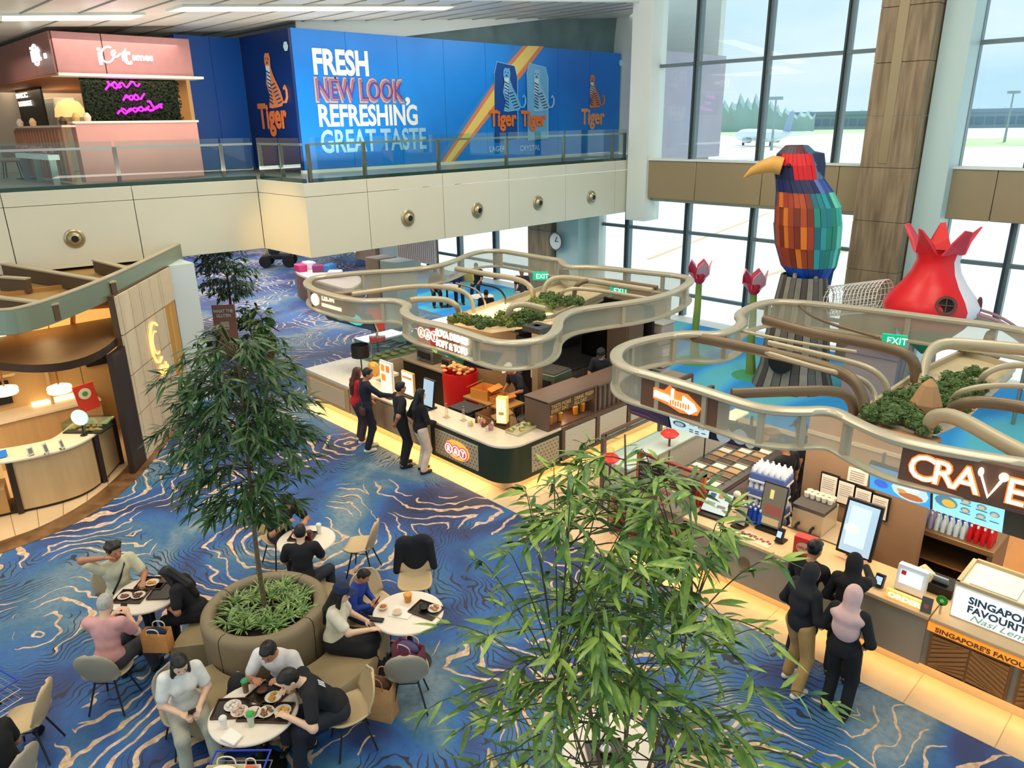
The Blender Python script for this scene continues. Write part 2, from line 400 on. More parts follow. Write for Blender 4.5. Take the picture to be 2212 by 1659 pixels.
# ceilings
def roofz(y): return 8.36+.078*(y-4.5)
CEIL = mat('ceiling_metal', '#E2DED2', .3, .1, vary=.05, scale=1.5)
cu = B()
cu.add([(-45, -8, roofz(-8)), (-15.55, -8, roofz(-8)), (-15.55, 21, roofz(21)), (-20, 26, roofz(26)), (-45, 26, roofz(26))], [(0, 1, 2, 3, 4)])
cl = struct('ceiling', cu, CEIL)
seam = mat('ceiling_seam', '#8D8C84', .5)
for k in range(26):
    y0 = -4+k*1.05
    B().beam((-30, y0, roofz(y0)-.01), (-15.6, y0+7*.0, roofz(y0)-.01), .035, .02).obj('seam', seam, cl)
struct('trim_4', B().slab([(-15.5, -8, roofz(-8)), (-15.5, 21.3, roofz(21.3)), (-15.5, 21.3, 12.4), (-15.5, -8, 12.4)], (.12, 0, 0)), WHITE)
struct('ceiling_hall_and_eave', B().bb(-15.6, 8, -12, 28.5, 12.4, 12.8), mat('hall_ceiling', '#D8D6CE', .7))  # part beyond the windows is an unseen eave added to block the sun
def ceil_pt(x, y):
    d = ray(x, y); # z = 8.36+.078*(Y-4.5)
    t = (8.36-.078*4.5-CAMZ)/(d[2]-.078*d[1]); p = O3+d*t; return Vector(p)
CL = mat('cove_light', '#FFE9CF', .5, emit=2.6)
for nm, pts in (('long ceiling light strip above the pink shop, cut off by the left edge', [(0, 28), (312, 27), (280, 38), (0, 40)]),
                ('long white ceiling light strip above the blue hoarding', [(395, 9), (985, 10), (960, 18), (360, 20)])):
    pp = [ceil_pt(*p) for p in pts]; base = sum(pp, Vector())/4
    t = thing('ceiling_light', nm, 'light', base, group='ceiling light strips over the upper floor')
    B().slab([p-Vector((0, 0, .03)) for p in pp], (0, 0, .02)).obj('diffuser', CL, t)
    b = B(); q = [p-Vector((0, 0, .02)) for p in pp]
    for i in range(4): b.beam(q[i], q[(i+1) % 4], .05, .06)
    b.obj('frame', WHITE, t)
# ================= upper gallery =================
XF = -15.68
gal = bpy.data.objects.new('wall_gallery', None); C.objects.link(gal); gal['kind'] = 'structure'; WM['wall_gallery'] = Matrix.Identity(4)
P2, P1, P0 = Vector((-17.95, 8.72, 0)), Vector((-18.9, 3.5, 0)), Vector((-19.9, -2.0, 0))
def fpanel(a, b_, z0, z1, m=PANEL, name='panel', th=.06, bev=.006):
    a = Vector(a); b_ = Vector(b_); d = (b_-a).normalized(); nrm = Vector((d.y, -d.x, 0))
    if nrm.dot(Vector((0, 0, 0))-a) < 0: nrm = -nrm
    g = d*.008
    q = [a+g, b_-g]
    return B().slab([(q[0].x, q[0].y, z0), (q[1].x, q[1].y, z0), (q[1].x, q[1].y, z1), (q[0].x, q[0].y, z1)], -nrm*th).obj(name, m, gal, bevel=bev)
ys = [8.72] + [GX(x, 430, XF).y for x in (795, 958, 1100, 1222, 1328)] + [20.75]
for a, b_ in zip(ys[:-1], ys[1:]):
    fpanel((XF, a, 0), (XF, b_, 0), 3.29, 4.66); fpanel((XF, a, 0), (XF, b_, 0), 4.67, 4.97)
fpanel((-17.95, 8.72, 0), (XF, 8.72, 0), 3.29, 4.66); fpanel((-17.95, 8.72, 0), (XF, 8.72, 0), 4.67, 4.97)
def lerp(a, b_, t): return a+(b_-a)*t
lt = [P0, lerp(P0, P1, .6), P1+Vector((.02*0, 0, 0)), lerp(P1, P2, .47), P2]
for a, b_ in zip(lt[:-1], lt[1:]):
    fpanel(a, b_, 3.29, 4.66); fpanel(a, b_, 4.67, 4.97)
outline = [(-20, -2), (-18.95, 3.5), (-18.0, 8.72-.0), (-18.0, 8.78), (XF-.07, 8.78), (XF-.07, 20.75), (XF-.07, 25.6), (-45, 25.6), (-45, -2)]
struct('floor_upper', B().prism(outline, 4.72, 4.90), mat('upper_floor_stone', '#8F938A', .3))
struct('ceiling_under_gallery', B().prism(outline[:5]+[(XF-.07, 20.9), (-45, 20.9), (-45, -2)], 3.29, 3.33), SOFFIT)
# railings
def railing(path, posts, label, mpost, glow=None):
    a = Vector(path[0]); t = thing('glass_railing', label, 'railing', (a.x, a.y, 4.9))
    for p, q in zip(path[:-1], path[1:]):
        p = Vector(p); q = Vector(q); d = (q-p).normalized(); L_ = (q-p).length
        B().beam(p+Vector((0, 0, 5.80)), q+Vector((0, 0, 5.80)), .05, .05).obj('handrail', STEEL, t)
        B().beam(p+Vector((0, 0, 5.0)), q+Vector((0, 0, 5.0)), .10, .1).obj('base_channel', mat('green_glass_edge', '#29443C', .2, .1), t)
        ps = [x for x in posts if 0 <= (Vector(x)-p).dot(d) <= L_+.01 and abs((Vector(x)-p).cross(d).z) < .05]
        cuts = sorted([(Vector(x)-p).dot(d) for x in ps]); cc = [0]+[c for c in cuts if .1 < c < L_-.1]+[L_]
        for c0, c1 in zip(cc[:-1], cc[1:]):
            A_ = p+d*(c0+.03); B_ = p+d*(c1-.03); n_ = Vector((d.y, -d.x, 0))*.05
            B().beam(A_+n_+Vector((0, 0, 5.44)), B_+n_+Vector((0, 0, 5.44)), .015, 1.0).obj('glass_pane', RGLASS, t)
        for c in cuts:
            o = p+d*c
            B().box((o.x, o.y, 5.39), (.08, .08, .84), rz=math.atan2(d.y, d.x)).obj('post', mpost, t, bevel=.008)
    return t
py = [GX(x, 300, XF-.12).y for x in (662, 783, 945, 1093, 1217, 1323)]+[20.55]
railing([(XF-.12, py[0], 0), (XF-.12, 20.6, 0)], [(XF-.12, y, 0) for y in py], 'glass balustrade with dark posts in front of the blue beer hoarding', mat('post_dark', '#6A6A63', .35, .6))
railing([(-17.9, 8.84, 0), (XF-.15, 8.84, 0)], [(-17.85, 8.84, 0), (-16.8, 8.84, 0)], 'short return of the glass balustrade before the dark blue hoarding face', mat('post_dark'))
pl = [lerp(P2, P1, .0)+Vector((-.12, .05, 0)), lerp(P2, P0, 1)+Vector((-.12, 0, 0))]
dd = (pl[1]-pl[0])
posts = []
for x in (478, 248, -40):
    # intersect with rail line
    d_ = ray(x, 330); a_ = np.array([[d_[0], -dd.x], [d_[1], -dd.y]]); s_ = np.linalg.solve(a_, np.array([pl[0].x, pl[0].y])); posts.append(pl[0]+dd*s_[1])
railing(pl, posts, 'glass balustrade in front of the pink shop on the upper floor', mat('post_dark'))
# round air nozzles
NZ = mat('nozzle_metal', '#B5A98A', .3, .7); BLK = mat('black', '#080808', .5)
def nozzle(pos, n_, label):
    t = thing('air_nozzle', label, 'vent', pos, group='round jet air nozzles on the gallery front')
    up_ = Vector((0, 0, 1)); x_ = up_.cross(n_).normalized(); mt = Matrix((x_, n_.cross(x_), n_)).transposed()
    B().lathe([(.21, 0), (.21, .02), (.19, .04), (.165, .045), (.155, .03)], pos, 24, mtx=mt).obj('flange', NZ, t)
    B().lathe([(.15, .02), (.14, .06), (.11, .10), (.075, .12), (.07, .08)], pos, 20, mtx=mt).obj('ball', NZ, t)
    B().lathe([(.068, .085), (.066, .115), (.001, .115)], pos, 14, cap=False, mtx=mt).obj('mouth', BLK, t)
for (x, y), lb in zip([(881, 471), (1031, 454), (1162, 438), (1277, 426)], ['first round air nozzle right of the ochre corner', 'second round air nozzle from the ochre corner', 'third round air nozzle from the ochre corner', 'round air nozzle nearest the white corner column']):
    p = GX(x, y, XF); nozzle(p, Vector((1, 0, 0)), lb)
d_ = ray(161, 515); dd = (P2-P1); a_ = np.array([[d_[0], -dd.x], [d_[1], -dd.y]]); s_ = np.linalg.solve(a_, np.array([P1.x, P1.y])); p = O3+d_*s_[0]
nozzle(Vector(p), Vector((dd.y, -dd.x, 0)).normalized(), 'largest round air nozzle, far left above the cafe roof')
# ================= blue hoarding =================
XH = -20.0
AZ = mat('hoarding_blue', '#0A72D6', .35, col2='#1290F0', scale=.22); AZD = mat('hoarding_navy', '#04265E', .35, col2='#07307A', scale=.4)
hb = thing('hoarding', 'big blue beer advertisement hoarding on the upper floor', 'hoarding', (XH, 11.2, 4.9))
yb = [11.2, 12.9, 14.7, 16.5, 18.3, 20.1, 21.9, 23.7, 25.6]
for a, b_ in zip(yb[:-1], yb[1:]): B().bb(XH-.08, XH, a+.006, b_-.006, 5.0, 8.70+.0*(a)).obj('panel', AZ, hb)
for a, b_ in ((-22.9, -21.45), (-21.44, XH-.005)): B().bb(a, b_, 11.13, 11.2, 5.0, 8.68).obj('panel', AZD, hb, label='dark navy panel')
for a, b_ in ((9.2, 10.2), (10.21, 11.12)): B().bb(-22.98, -22.9, a, b_, 5.0, 8.66).obj('panel', mat('hoarding_mid', '#0A4FA6', .35), hb)
B().bb(XH-.1, XH+.03, 11.13, 26, 4.9, 4.99).obj('skirting', WHITE, hb)
WT = mat('print_white', '#F2F4F2', .5, emit=.0); WT2 = mat('print_pale', '#BFE3EE', .5); OR = mat('print_orange', '#E8772E', .5); ORL = mat('print_orange_outline', '#F0A27E', .5); PUR = mat('print_purple', '#4A4AB0', .5)
Rg = Vector((0, 1, 0)); Up = Vector((0, 0, 1))
def adtxt(s, x, y0, y1, xr, m, bold, xs=None, bump=.012, mw=None):
    a = GX(x, y0, XH); top = GX(x, y1, XH); h = top.z-a.z; w = GX(xr, y0, XH).y-a.y
    cu = bpy.data.curves.new('m', 'FONT'); cu.body = s; cu.size = h/.7; cu.offset = bold; tt = bpy.data.objects.new('m', cu); me = bpy.data.meshes.new_from_object(tt)
    xsz = [v.co.x for v in me.vertices]; bw = max(xsz)-min(xsz); bpy.data.objects.remove(tt)
    return txt('lettering', s, m, hb, (XH+bump, a.y, a.z), Rg, Up, h, w/bw, .006, bold)
adtxt('FRESH', 676, 158, 105, 795, WT, .035)
adtxt('NEW LOOK', 681, 218, 168, 873, ORL, .05); adtxt('NEW LOOK', 683, 216, 170, 871, mat('hoarding_blue'), .022, bump=.02); adtxt('NEW LOOK', 684.5, 214.5, 171.5, 869.5, OR, .012, bump=.026); adtxt('NEW LOOK', 685.5, 213.5, 172.5, 868.5, PUR, -.002, bump=.032)
adtxt(',', 874, 219, 175, 884, WT, .02)
adtxt('REFRESHING', 688, 272, 226, 901, WT, .025)
adtxt('GREAT TASTE', 694, 330, 281, 921, mat('print_taste', '#9CCBE8', .5), .02)
# yellow-orange ray of light printed on the hoarding
def hpoly(pts, m, d=.006, name='print'): return B().slab([GX(x, y, XH)+Vector((d, 0, 0)) for x, y in pts], (.004, 0, 0)).obj(name, m, hb, smooth=False)
hpoly([(953, 350), (1090, 145), (1130, 99), (1175, 100), (1130, 160), (978, 352)], mat('ray_outer', '#E58A5C', .5), .004)
hpoly([(960, 350), (1098, 148), (1140, 99), (1165, 100), (1118, 160), (972, 351)], mat('ray_inner', '#F6D774', .5), .009)
hpoly([(940, 351), (1075, 160), (1112, 99), (1130, 99), (1090, 150), (957, 350)], mat('ray_halo', '#3E8BD6', .5), .002)
CANB = mat('can_blue', '#1E6FC0', .4); CANS = mat('can_silver', '#6FB6E4', .4); STR = mat('tiger_stripe', '#17406F', .5); LINE = mat('can_line', '#A9DFF4', .5)
def can(x, y, w, h, m, k):
    c = GX(x, y, XH); t = []; W = w; H = h
    pts = [(-.5, -.5), (.5, -.47), (.5, .32), (.38, .46), (-.38, .5), (-.5, .36)]
    B().slab([Vector((XH+.012+k, c.y+a*W, c.z+b_*H)) for a, b_ in pts], (.006, 0, 0)).obj('can_print', m, hb, smooth=False)
    q = [Vector((XH+.022+k, c.y+a*W, c.z+b_*H)) for a, b_ in pts]
    B().tube(q, .012, 4, closed=True).obj('can_outline', LINE, hb)
can(1093, 222, 1.1, 2.6, mat('can_face', '#0E4E9E', .4), 0); can(1160, 222, 1.1, 2.6, CANS, .012)
def tiger(parent, o, rt, s, mbody, mface, mstripe, n_=None):
    o = Vector(o); rt = Vector(rt); nn = rt.cross(Up).normalized()
    f = lambda x, y, d=0: o+rt*(x*s)+Up*(y*s)+nn*d
    # sitting tiger emblem: head left, curled tail right
    body = [(-.28, 0), (-.14, -.02), (.1, 0), (.32, .02), (.40, .12), (.30, .34), (.08, .62), (-.02, .82), (.0, 1.0), (-.04, 1.12), (-.1, 1.1), (-.2, 1.12), (-.26, 1.05), (-.27, .92), (-.22, .78), (-.3, .5), (-.2, .25)]
    B().slab([f(x, y, .012) for x, y in body], nn*.004).obj('tiger_emblem', mbody, parent, smooth=False)
    b = B()
    for k in range(9):
        y = .12+k*.078; x0 = -.24+.02*(k % 2); b.slab([f(x0, y, .018), f(-.08, y-.06, .018), f(-.07, y-.03, .018), f(x0+.01, y+.03, .018)], nn*.003)
    for k in range(6):
        y = .1+k*.075; x0 = .33-k*.045; b.slab([f(x0, y, .018), f(x0-.2, y-.04, .018), f(x0-.2, y-.015, .018), f(x0-.01, y+.03, .018)], nn*.003)
    for x, y in ((-.2, 1.0), (-.1, .98)): b.slab([f(x-.025, y, .018), f(x+.025, y-.01, .018), f(x+.02, y+.03, .018)], nn*.003)
    b.slab([f(-.2, .9, .018), f(-.1, .9, .018), f(-.15, .95, .018)], nn*.003)
    b.obj('stripes', mstripe, parent, smooth=False, kind="stuff")
    B().slab([f(x, y, .015) for x, y in ((-.24, .86), (-.06, .86), (-.08, .6), (-.14, .35), (-.22, .5))], nn*.003).obj('chest', mface, parent, smooth=False)
    B().tube([f(.36, .1, .015), f(.5, .1, .015), f(.58, .2, .015), (f(.58, .34, .015)), f(.52, .42, .015), f(.47, .36, .015)], .028*s, 6).obj('tail', mbody, parent)
TIG = mat('tiger_orange', '#D98450', .5); TIGW = mat('tiger_cream', '#CFE6EE', .5)
def brandmark(parent, o, rt, s, mo, mt, k=0.014):
    o = Vector(o); rt = Vector(rt); nn = rt.cross(Up).normalized()
    txt('lettering', 'Tiger', mt, parent, o+nn*k, rt, Up, s, .82, .008, s*.05)
p = GX(1255, 268, XH); brandmark(hb, p, Rg, .55, None, mat('tiger_letter', '#F0A56A', .5)); tiger(hb, GX(1283, 232, XH), Rg, 1.05, TIG, TIGW, STR)
p = GX(1057, 272, XH); brandmark(hb, p+Vector((.02, 0, 0)), Rg, .5, None, OR, .03); tiger(hb, GX(1102, 240, XH)+Vector((.025, 0, 0)), Rg, 1.25, CANS, TIGW, STR)
p = GX(1124, 272, XH); brandmark(hb, p+Vector((.03, 0, 0)), Rg, .5, None, OR, .03); tiger(hb, GX(1165, 240, XH)+Vector((.03, 0, 0)), Rg, 1.25, mat('tiger_pale', '#8FC4E6', .5), TIGW, STR)
txt('lettering', 'LAGER', WT2, hb, GX(1056, 328, XH)+Vector((.02, 0, 0)), Rg, Up, .18, 1, .006); txt('lettering', 'CRYSTAL', WT2, hb, GX(1122, 326, XH)+Vector((.02, 0, 0)), Rg, Up, .18, 1, .006)
Rx = Vector((1, 0, 0))
p = GY(563, 276, 11.12); brandmark(hb, p, Rx, .66, None, mat('tiger_letter2', '#D9773A', .5)); tiger(hb, GY(596, 232, 11.12), Rx, 1.3, TIG, TIGW, mat('tiger_stripe'))
for pt, r_ in ((GX(1341, 136, XH), Rg), (GY(618, 100, 11.12), Rx)):
    nn = r_.cross(Up).normalized(); x_ = Up.cross(nn).normalized(); mt = Matrix((x_, nn.cross(x_), nn)).transposed()
    B().lathe([(.10, 0), (.13, 0), (.13, .01), (.10, .01)], pt+nn*.01, 6, mtx=mt).obj('emblem', WT2, hb, smooth=False)
# bulkhead and drape above the hoarding
struct('wall_bulkhead', B().slab([GX(x, y, XH-.3) for x, y in ((640, 62), (638, 30), (1345, 5), (1338, 22), (880, 78), (700, 100))], (-.05, 0, 0)), WHITE)
dr = thing('drape', 'grey-green cloth drape hanging above the blue hoarding', 'drape', GX(1100, 80, XH-.45))
b = B(); n_ = 60; vs = []
for i in range(n_+1):
    f = i/n_; xt = 820+f*520; yt = 85-f*67
    tp = GX(xt, yt, XH-.45); bt = GX(820+f*545, 84+f*32+14, XH-.45)
    w = .09*math.sin(f*34)+.05*math.sin(f*71+1)
    for g in range(5): q = bt.lerp(tp, g/4); vs.append((XH-.45+w*(.4+.6*g/4), q.y, q.z))
b.add(vs, [(i*5+g, (i+1)*5+g, (i+1)*5+g+1, i*5+g+1) for i in range(n_) for g in range(4)]); b.obj('cloth', mat('drape_grey', '#6F8583', .8, vary=.08, scale=2), dr)
struct('wall_upper_end', B().bb(-20.6, -15.7, 25.7, 26.0, 4.9, 11), WHITE)
struct('wall_upper_back', B().bb(-30, -29.8, -6, 25, 4.9, 9.5), mat('upper_back', '#BDB7A8', .7))
struct('wall_upper_white', B().bb(-23.2, -22.9, 8.0, 9.2, 4.9, 8.5), mat('warm_white', '#E9E0CB', .6))
# ================= outdoors =================
def gplane(name, pts, m, label=None, cat=None):
    o = B().face(pts).obj(name, m); return o
APR = mat('apron_concrete', '#DDE2E0', .8, vary=.04, scale=.12)
ap = gplane('floor_outside', [(-600, 22, -1.2), (900, 22, -1.2), (900, 1400, -1.2), (-600, 1400, -1.2)], APR); ap['kind'] = 'structure'

GR = mat('airfield_grass', '#A9C08A', .9, col2='#C4CFA4', scale=.02); HAZ = mat('far_treeline', '#9AB6B6', 1, vary=.08, scale=.05)  # far tree colour is paled, distance haze mixed into it
TAXI = mat('taxiway_line', '#D8B48A', .8)
def apx(x, y, z=-1.2): return G(x, y, z)
def band(name, x0, x1, y0, y1, m, z, label):
    pts = [apx(x0, y0, z), apx(x1, y0-(x1-x0)*.012, z), apx(x1, y1-(x1-x0)*.012, z), apx(x0, y1, z)]
    o = B().face([pts[3], pts[2], pts[1], pts[0]]).obj(name, m, ap); return o
band('grass_strip', 1440, 1990, 284, 293, GR, -1.19, ''); band('grass_strip', 1440, 1990, 273, 277, GR, -1.18, '')
band('grass_strip', 2000, 2300, 300, 318, GR, -1.18, '')
for (a, b_) in (((1240, 560), (1340, 640)), ((1400, 560), (1660, 460)), ((1640, 600), (1900, 520)), ((1500, 330), (1900, 300))):
    p, q = apx(*a), apx(*b_); B().beam(p+Vector((0, 0, .012)), q+Vector((0, 0, .012)), .25 if a[1] > 400 else 1.0, .01).obj('painted_line', TAXI, ap)
rng = random.Random(5)
def dirpt(x, dist, z=0):
    d = ray(x, 262); h = Vector((d[0], d[1], 0)).normalized(); return Vector((h.x*dist, h.y*dist, z))
def ridge(x0, x1, dist, hf, label, m, seed):
    t = rng; b = B(); n_ = 60; vs = []
    for i in range(n_+1):
        p = dirpt(x0+(x1-x0)*i/n_, dist); h = hf(i/n_)*(1+.16*math.sin(i*2.1+seed)+.1*math.sin(i*5.3))
        d = p.normalized()
        for k, (o_, z) in enumerate(((0, -1.2), (2, h*.75), (10, h), (30, h*.7), (40, -1.2))): vs.append(p+d*o_+Vector((0, 0, z)))
    b.add(vs, [(i*5+k, (i+1)*5+k, (i+1)*5+k+1, i*5+k+1) for i in range(n_) for k in range(4)])
    o = b.obj('treeline', m); tag(o, label, 'trees'); return o
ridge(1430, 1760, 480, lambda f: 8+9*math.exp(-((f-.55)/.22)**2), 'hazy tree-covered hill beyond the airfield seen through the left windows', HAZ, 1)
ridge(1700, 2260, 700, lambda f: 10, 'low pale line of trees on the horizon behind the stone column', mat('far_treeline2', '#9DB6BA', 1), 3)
def far_building():
    a, b_ = dirpt(1700, 560), dirpt(2290, 560)
    t = thing('terminal_building', 'long low grey terminal building across the airfield', 'building', a)
    d = (b_-a).normalized(); L_ = (b_-a).length
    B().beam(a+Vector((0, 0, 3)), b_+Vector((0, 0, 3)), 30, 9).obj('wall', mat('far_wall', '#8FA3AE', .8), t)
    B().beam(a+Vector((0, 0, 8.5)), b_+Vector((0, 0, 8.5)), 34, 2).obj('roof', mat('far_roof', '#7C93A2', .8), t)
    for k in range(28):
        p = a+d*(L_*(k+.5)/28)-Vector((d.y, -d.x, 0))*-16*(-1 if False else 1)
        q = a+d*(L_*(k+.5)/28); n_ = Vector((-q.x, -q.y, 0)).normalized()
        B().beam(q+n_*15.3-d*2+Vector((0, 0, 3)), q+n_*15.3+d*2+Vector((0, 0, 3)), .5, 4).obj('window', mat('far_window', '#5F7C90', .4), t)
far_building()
def mast(x, dist, ytop, label):
    p = dirpt(x, dist, -1.2); d = ray(x, ytop); k = dist/math.hypot(d[0], d[1]); h = CAMZ+d[2]*k
    t = thing('floodlight_mast', label, 'light mast', p, group='floodlight masts on the airfield')
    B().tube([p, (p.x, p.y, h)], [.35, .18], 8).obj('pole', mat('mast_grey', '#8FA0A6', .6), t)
    B().cyl((p.x, p.y, h-.3), 1.6, .7, 12).obj('lamp_ring', mat('mast_grey'), t)
mast(1672, 200, 213, 'floodlight mast seen left of the second mullion above the bird'); mast(2178, 260, 200, 'floodlight mast at the far right window'); mast(1530, 420, 218, 'distant floodlight mast above the tree-covered hill')
def aeroplane(x, y, dist, rz, s, tailcol, label):
    p = dirpt(x, dist); d = ray(x, y); k = dist/math.hypot(d[0], d[1]); z = -1.2+3.4*s
    t = thing('aeroplane', label, 'aeroplane', (p.x, p.y, -1.2), rz, group='parked aeroplanes on the apron')
    WH = mat('plane_white', '#E3ECEE', .4)
    def lo(b, n_, m): return b.obj(n_, m, t, local=True)
    s_ = s
    lo(B().tube([(x_*s_, 0, (3.4+dz)*s_) for x_, dz in ((-18, .9), (-14, .5), (-8, 0), (0, 0), (10, 0), (14, -.1), (17, -.4), (18.6, -.8))], [a*s_ for a in (.3, 1.1, 1.9, 2, 2, 1.9, 1.3, .2)], 14), 'fuselage', WH)
    lo(B().slab([(-17*s_, 0, 4.5*s_), (-13*s_, 0, 5.0*s_), (-16.2*s_, 0, 10.5*s_), (-18.5*s_, 0, 10.5*s_)], (0, .3*s_, 0)), 'tail_fin', tailcol)
    for sg in (-1, 1):
        lo(B().slab([(3*s_, sg*1.5*s_, 2.6*s_), (-2*s_, sg*1.5*s_, 2.6*s_), (-7*s_, sg*15*s_, 3.6*s_), (-5*s_, sg*15*s_, 3.6*s_)], (0, 0, .3*s_)), 'wing', WH)
        lo(B().slab([(-14*s_, sg*.8*s_, 4.2*s_), (-16.5*s_, sg*.8*s_, 4.2*s_), (-18*s_, sg*6*s_, 4.6*s_), (-17*s_, sg*6*s_, 4.6*s_)], (0, 0, .2*s_)), 'tailplane', WH)
        lo(B().tube([(2.4*s_, sg*5*s_, 2*s_), (-1*s_, sg*5*s_, 2*s_)], .95*s_, 12), 'engine', mat('engine_grey', '#9FB0B8', .5))
        lo(B().cyl((-1.5*s_, sg*2.4*s_, 0), .5*s_, 2*s_, 10), 'wheel', DARKMET)
    lo(B().cyl((13*s_, 0, 0), .4*s_, 2*s_, 10), 'wheel', DARKMET)
aeroplane(1650, 265, 230, 2.55, .85, mat('tail_blue', '#8FA7C4', .5), 'white aeroplane taxiing behind the mullion above the bird')
aeroplane(1516, 280, 120, 2.2, .5, mat('tail_red', '#D98C94', .5), 'white aeroplane with a reddish tail at the left window')
for i, (x, dist) in enumerate([(1508, 85), (1526, 84), (1544, 88), (1564, 86)]):
    p = dirpt(x, dist, -1.2); t = thing('baggage_cart', 'small pale baggage cart standing on the apron behind the left window', 'cart', p, group='baggage carts on the apron')
    B().box((p.x, p.y, -.2), (1.6, 1.1, .9)).obj('body', mat('cart_grey', '#B5B9BC', .6), t, bevel=.1)
    for sx in (-.5, .5):
        for sy in (-.5, .5): B().ell((p.x+sx, p.y+sy, -.95), .25, 8, 6).obj('wheel', DARKMET, t)
# ================= kiosk canopies =================
RAIL = mat('canopy_rail', '#BFB69E', .35, .35); BANDM = mat('canopy_mesh', '#CFCDB8', .45, .3, alpha=.55); BANDP = mat('canopy_plate', '#B7A98C', .45, .2)
BRN = mat('bronze_brown', '#7E6A52', .4, .3); BEIGE = mat('beige_metal', '#C2B597', .38, .25); BRD = mat('dark_bronze', '#4B3B30', .45, .2)
SIGNBR = mat('sign_bronze', '#8A5A36', .45, .3); GLOW = mat('glow_white', '#FFF3DC', .5, emit=1.5); GLOWO = mat('glow_orange', '#FF7A22', .5, emit=1.6)
def canopy(name, label, ring_px, ztop, h, post_idx, beams, loc):
    t = thing(name, label, 'canopy', loc)
    loop = smooth_loop([G(x, y, ztop) for x, y in ring_px], 3)
    B().tube(loop, .075, 8, closed=True, flat=(1.3, .75)).obj('top_rail', RAIL, t, angle=60)
    low = [Vector((p.x, p.y, ztop-h)) for p in loop]
    B().tube(low, .055, 8, closed=True, flat=(1.4, .6)).obj('bottom_rail', RAIL, t, angle=60)
    B().strip([(p.x, p.y) for p in loop], ztop-h, ztop, closed=True).obj('mesh_band', BANDM, t)
    n = len(loop)
    for f in post_idx:
        p = loop[int(f*n) % n]; q = loop[(int(f*n)+1) % n]; a = math.atan2((q-p).y, (q-p).x)
        B().box((p.x, p.y, ztop-h/2), (.07, .10, h), rz=a).obj('post', RAIL, t)
    for pts, w, m in beams:
        P = []
        for x, y, z in pts: P.append(G(x, y, z))
        P = smooth_loop(P, 2, closed=False)
        B().tube(P, w*.72, 8, flat=(.75, 1.1)).obj('arched_beam', m, t, angle=60)
    return t, loop
K1 = [(690, 598), (664, 605), (664, 622), (720, 640), (775, 652), (850, 648), (885, 660), (868, 675), (900, 693), (960, 705), (1010, 722), (1070, 742), (1130, 742), (1185, 730), (1205, 712), (1205, 690), (1235, 672), (1300, 662), (1380, 652), (1450, 636), (1500, 606), (1470, 596), (1385, 588), (1280, 576), (1222, 578), (1212, 562), (1190, 560), (1130, 550), (1070, 540), (1020, 546), (960, 574), (880, 584), (790, 588)]
z2 = 2.88
kb1 = [([(760, 636, z2), (900, 616, z2), (985, 622, z2), (1018, 640, 2.8), (1024, 676, 2.45)], .07, BEIGE),
       ([(985, 580, z2), (1060, 594, z2), (1120, 602, z2), (1150, 620, 2.8), (1152, 648, 2.45)], .08, BEIGE),
       ([(885, 650, z2), (900, 646, z2), (965, 646, z2), (990, 662, 2.8), (992, 684, 2.45)], .08, BEIGE),
       ([(985, 612, z2), (1030, 624, z2), (1048, 650, 2.7), (1048, 664, 2.45)], .03, STEEL),
       ([(1040, 614, z2), (1078, 622, z2), (1092, 642, 2.7), (1092, 656, 2.45)], .03, DARKMET),
       ([(1410, 628, z2), (1310, 612, z2), (1215, 597, z2), (1182, 606, 2.8), (1172, 640, 2.45)], .08, BEIGE),
       ([(1420, 622, z2), (1310, 605, z2), (1262, 606, z2), (1243, 618, 2.8), (1240, 640, 2.45)], .07, BRN),
       ([(1180, 668, z2), (1130, 656, z2), (1100, 662, 2.85), (1094, 700, 2.45)], .08, BEIGE),
       ([(1420, 648, z2), (1260, 622, z2), (1215, 626, z2), (1208, 650, 2.45)], .05, BEIGE)]
can1, loop1 = canopy('kiosk_canopy', 'wavy oval steel and mesh canopy ring over the soya drink kiosk in the centre', K1, 2.93, .42, [0.02, .13, .2, .3, .36, .44, .52, .58, .64, .7, .76, .83, .9, .96], kb1, (-11.5, 11, 2.4))
K2 = [(1400, 733), (1345, 748), (1326, 770), (1345, 795), (1420, 815), (1500, 838), (1590, 868), (1650, 885), (1720, 890), (1800, 886), (1850, 915), (1930, 950), (2010, 968), (2120, 988), (2300, 1015), (2500, 900), (2320, 735), (2160, 705), (2050, 692), (1900, 672), (1700, 650), (1640, 655), (1590, 680), (1610, 700), (1560, 725), (1480, 720)]
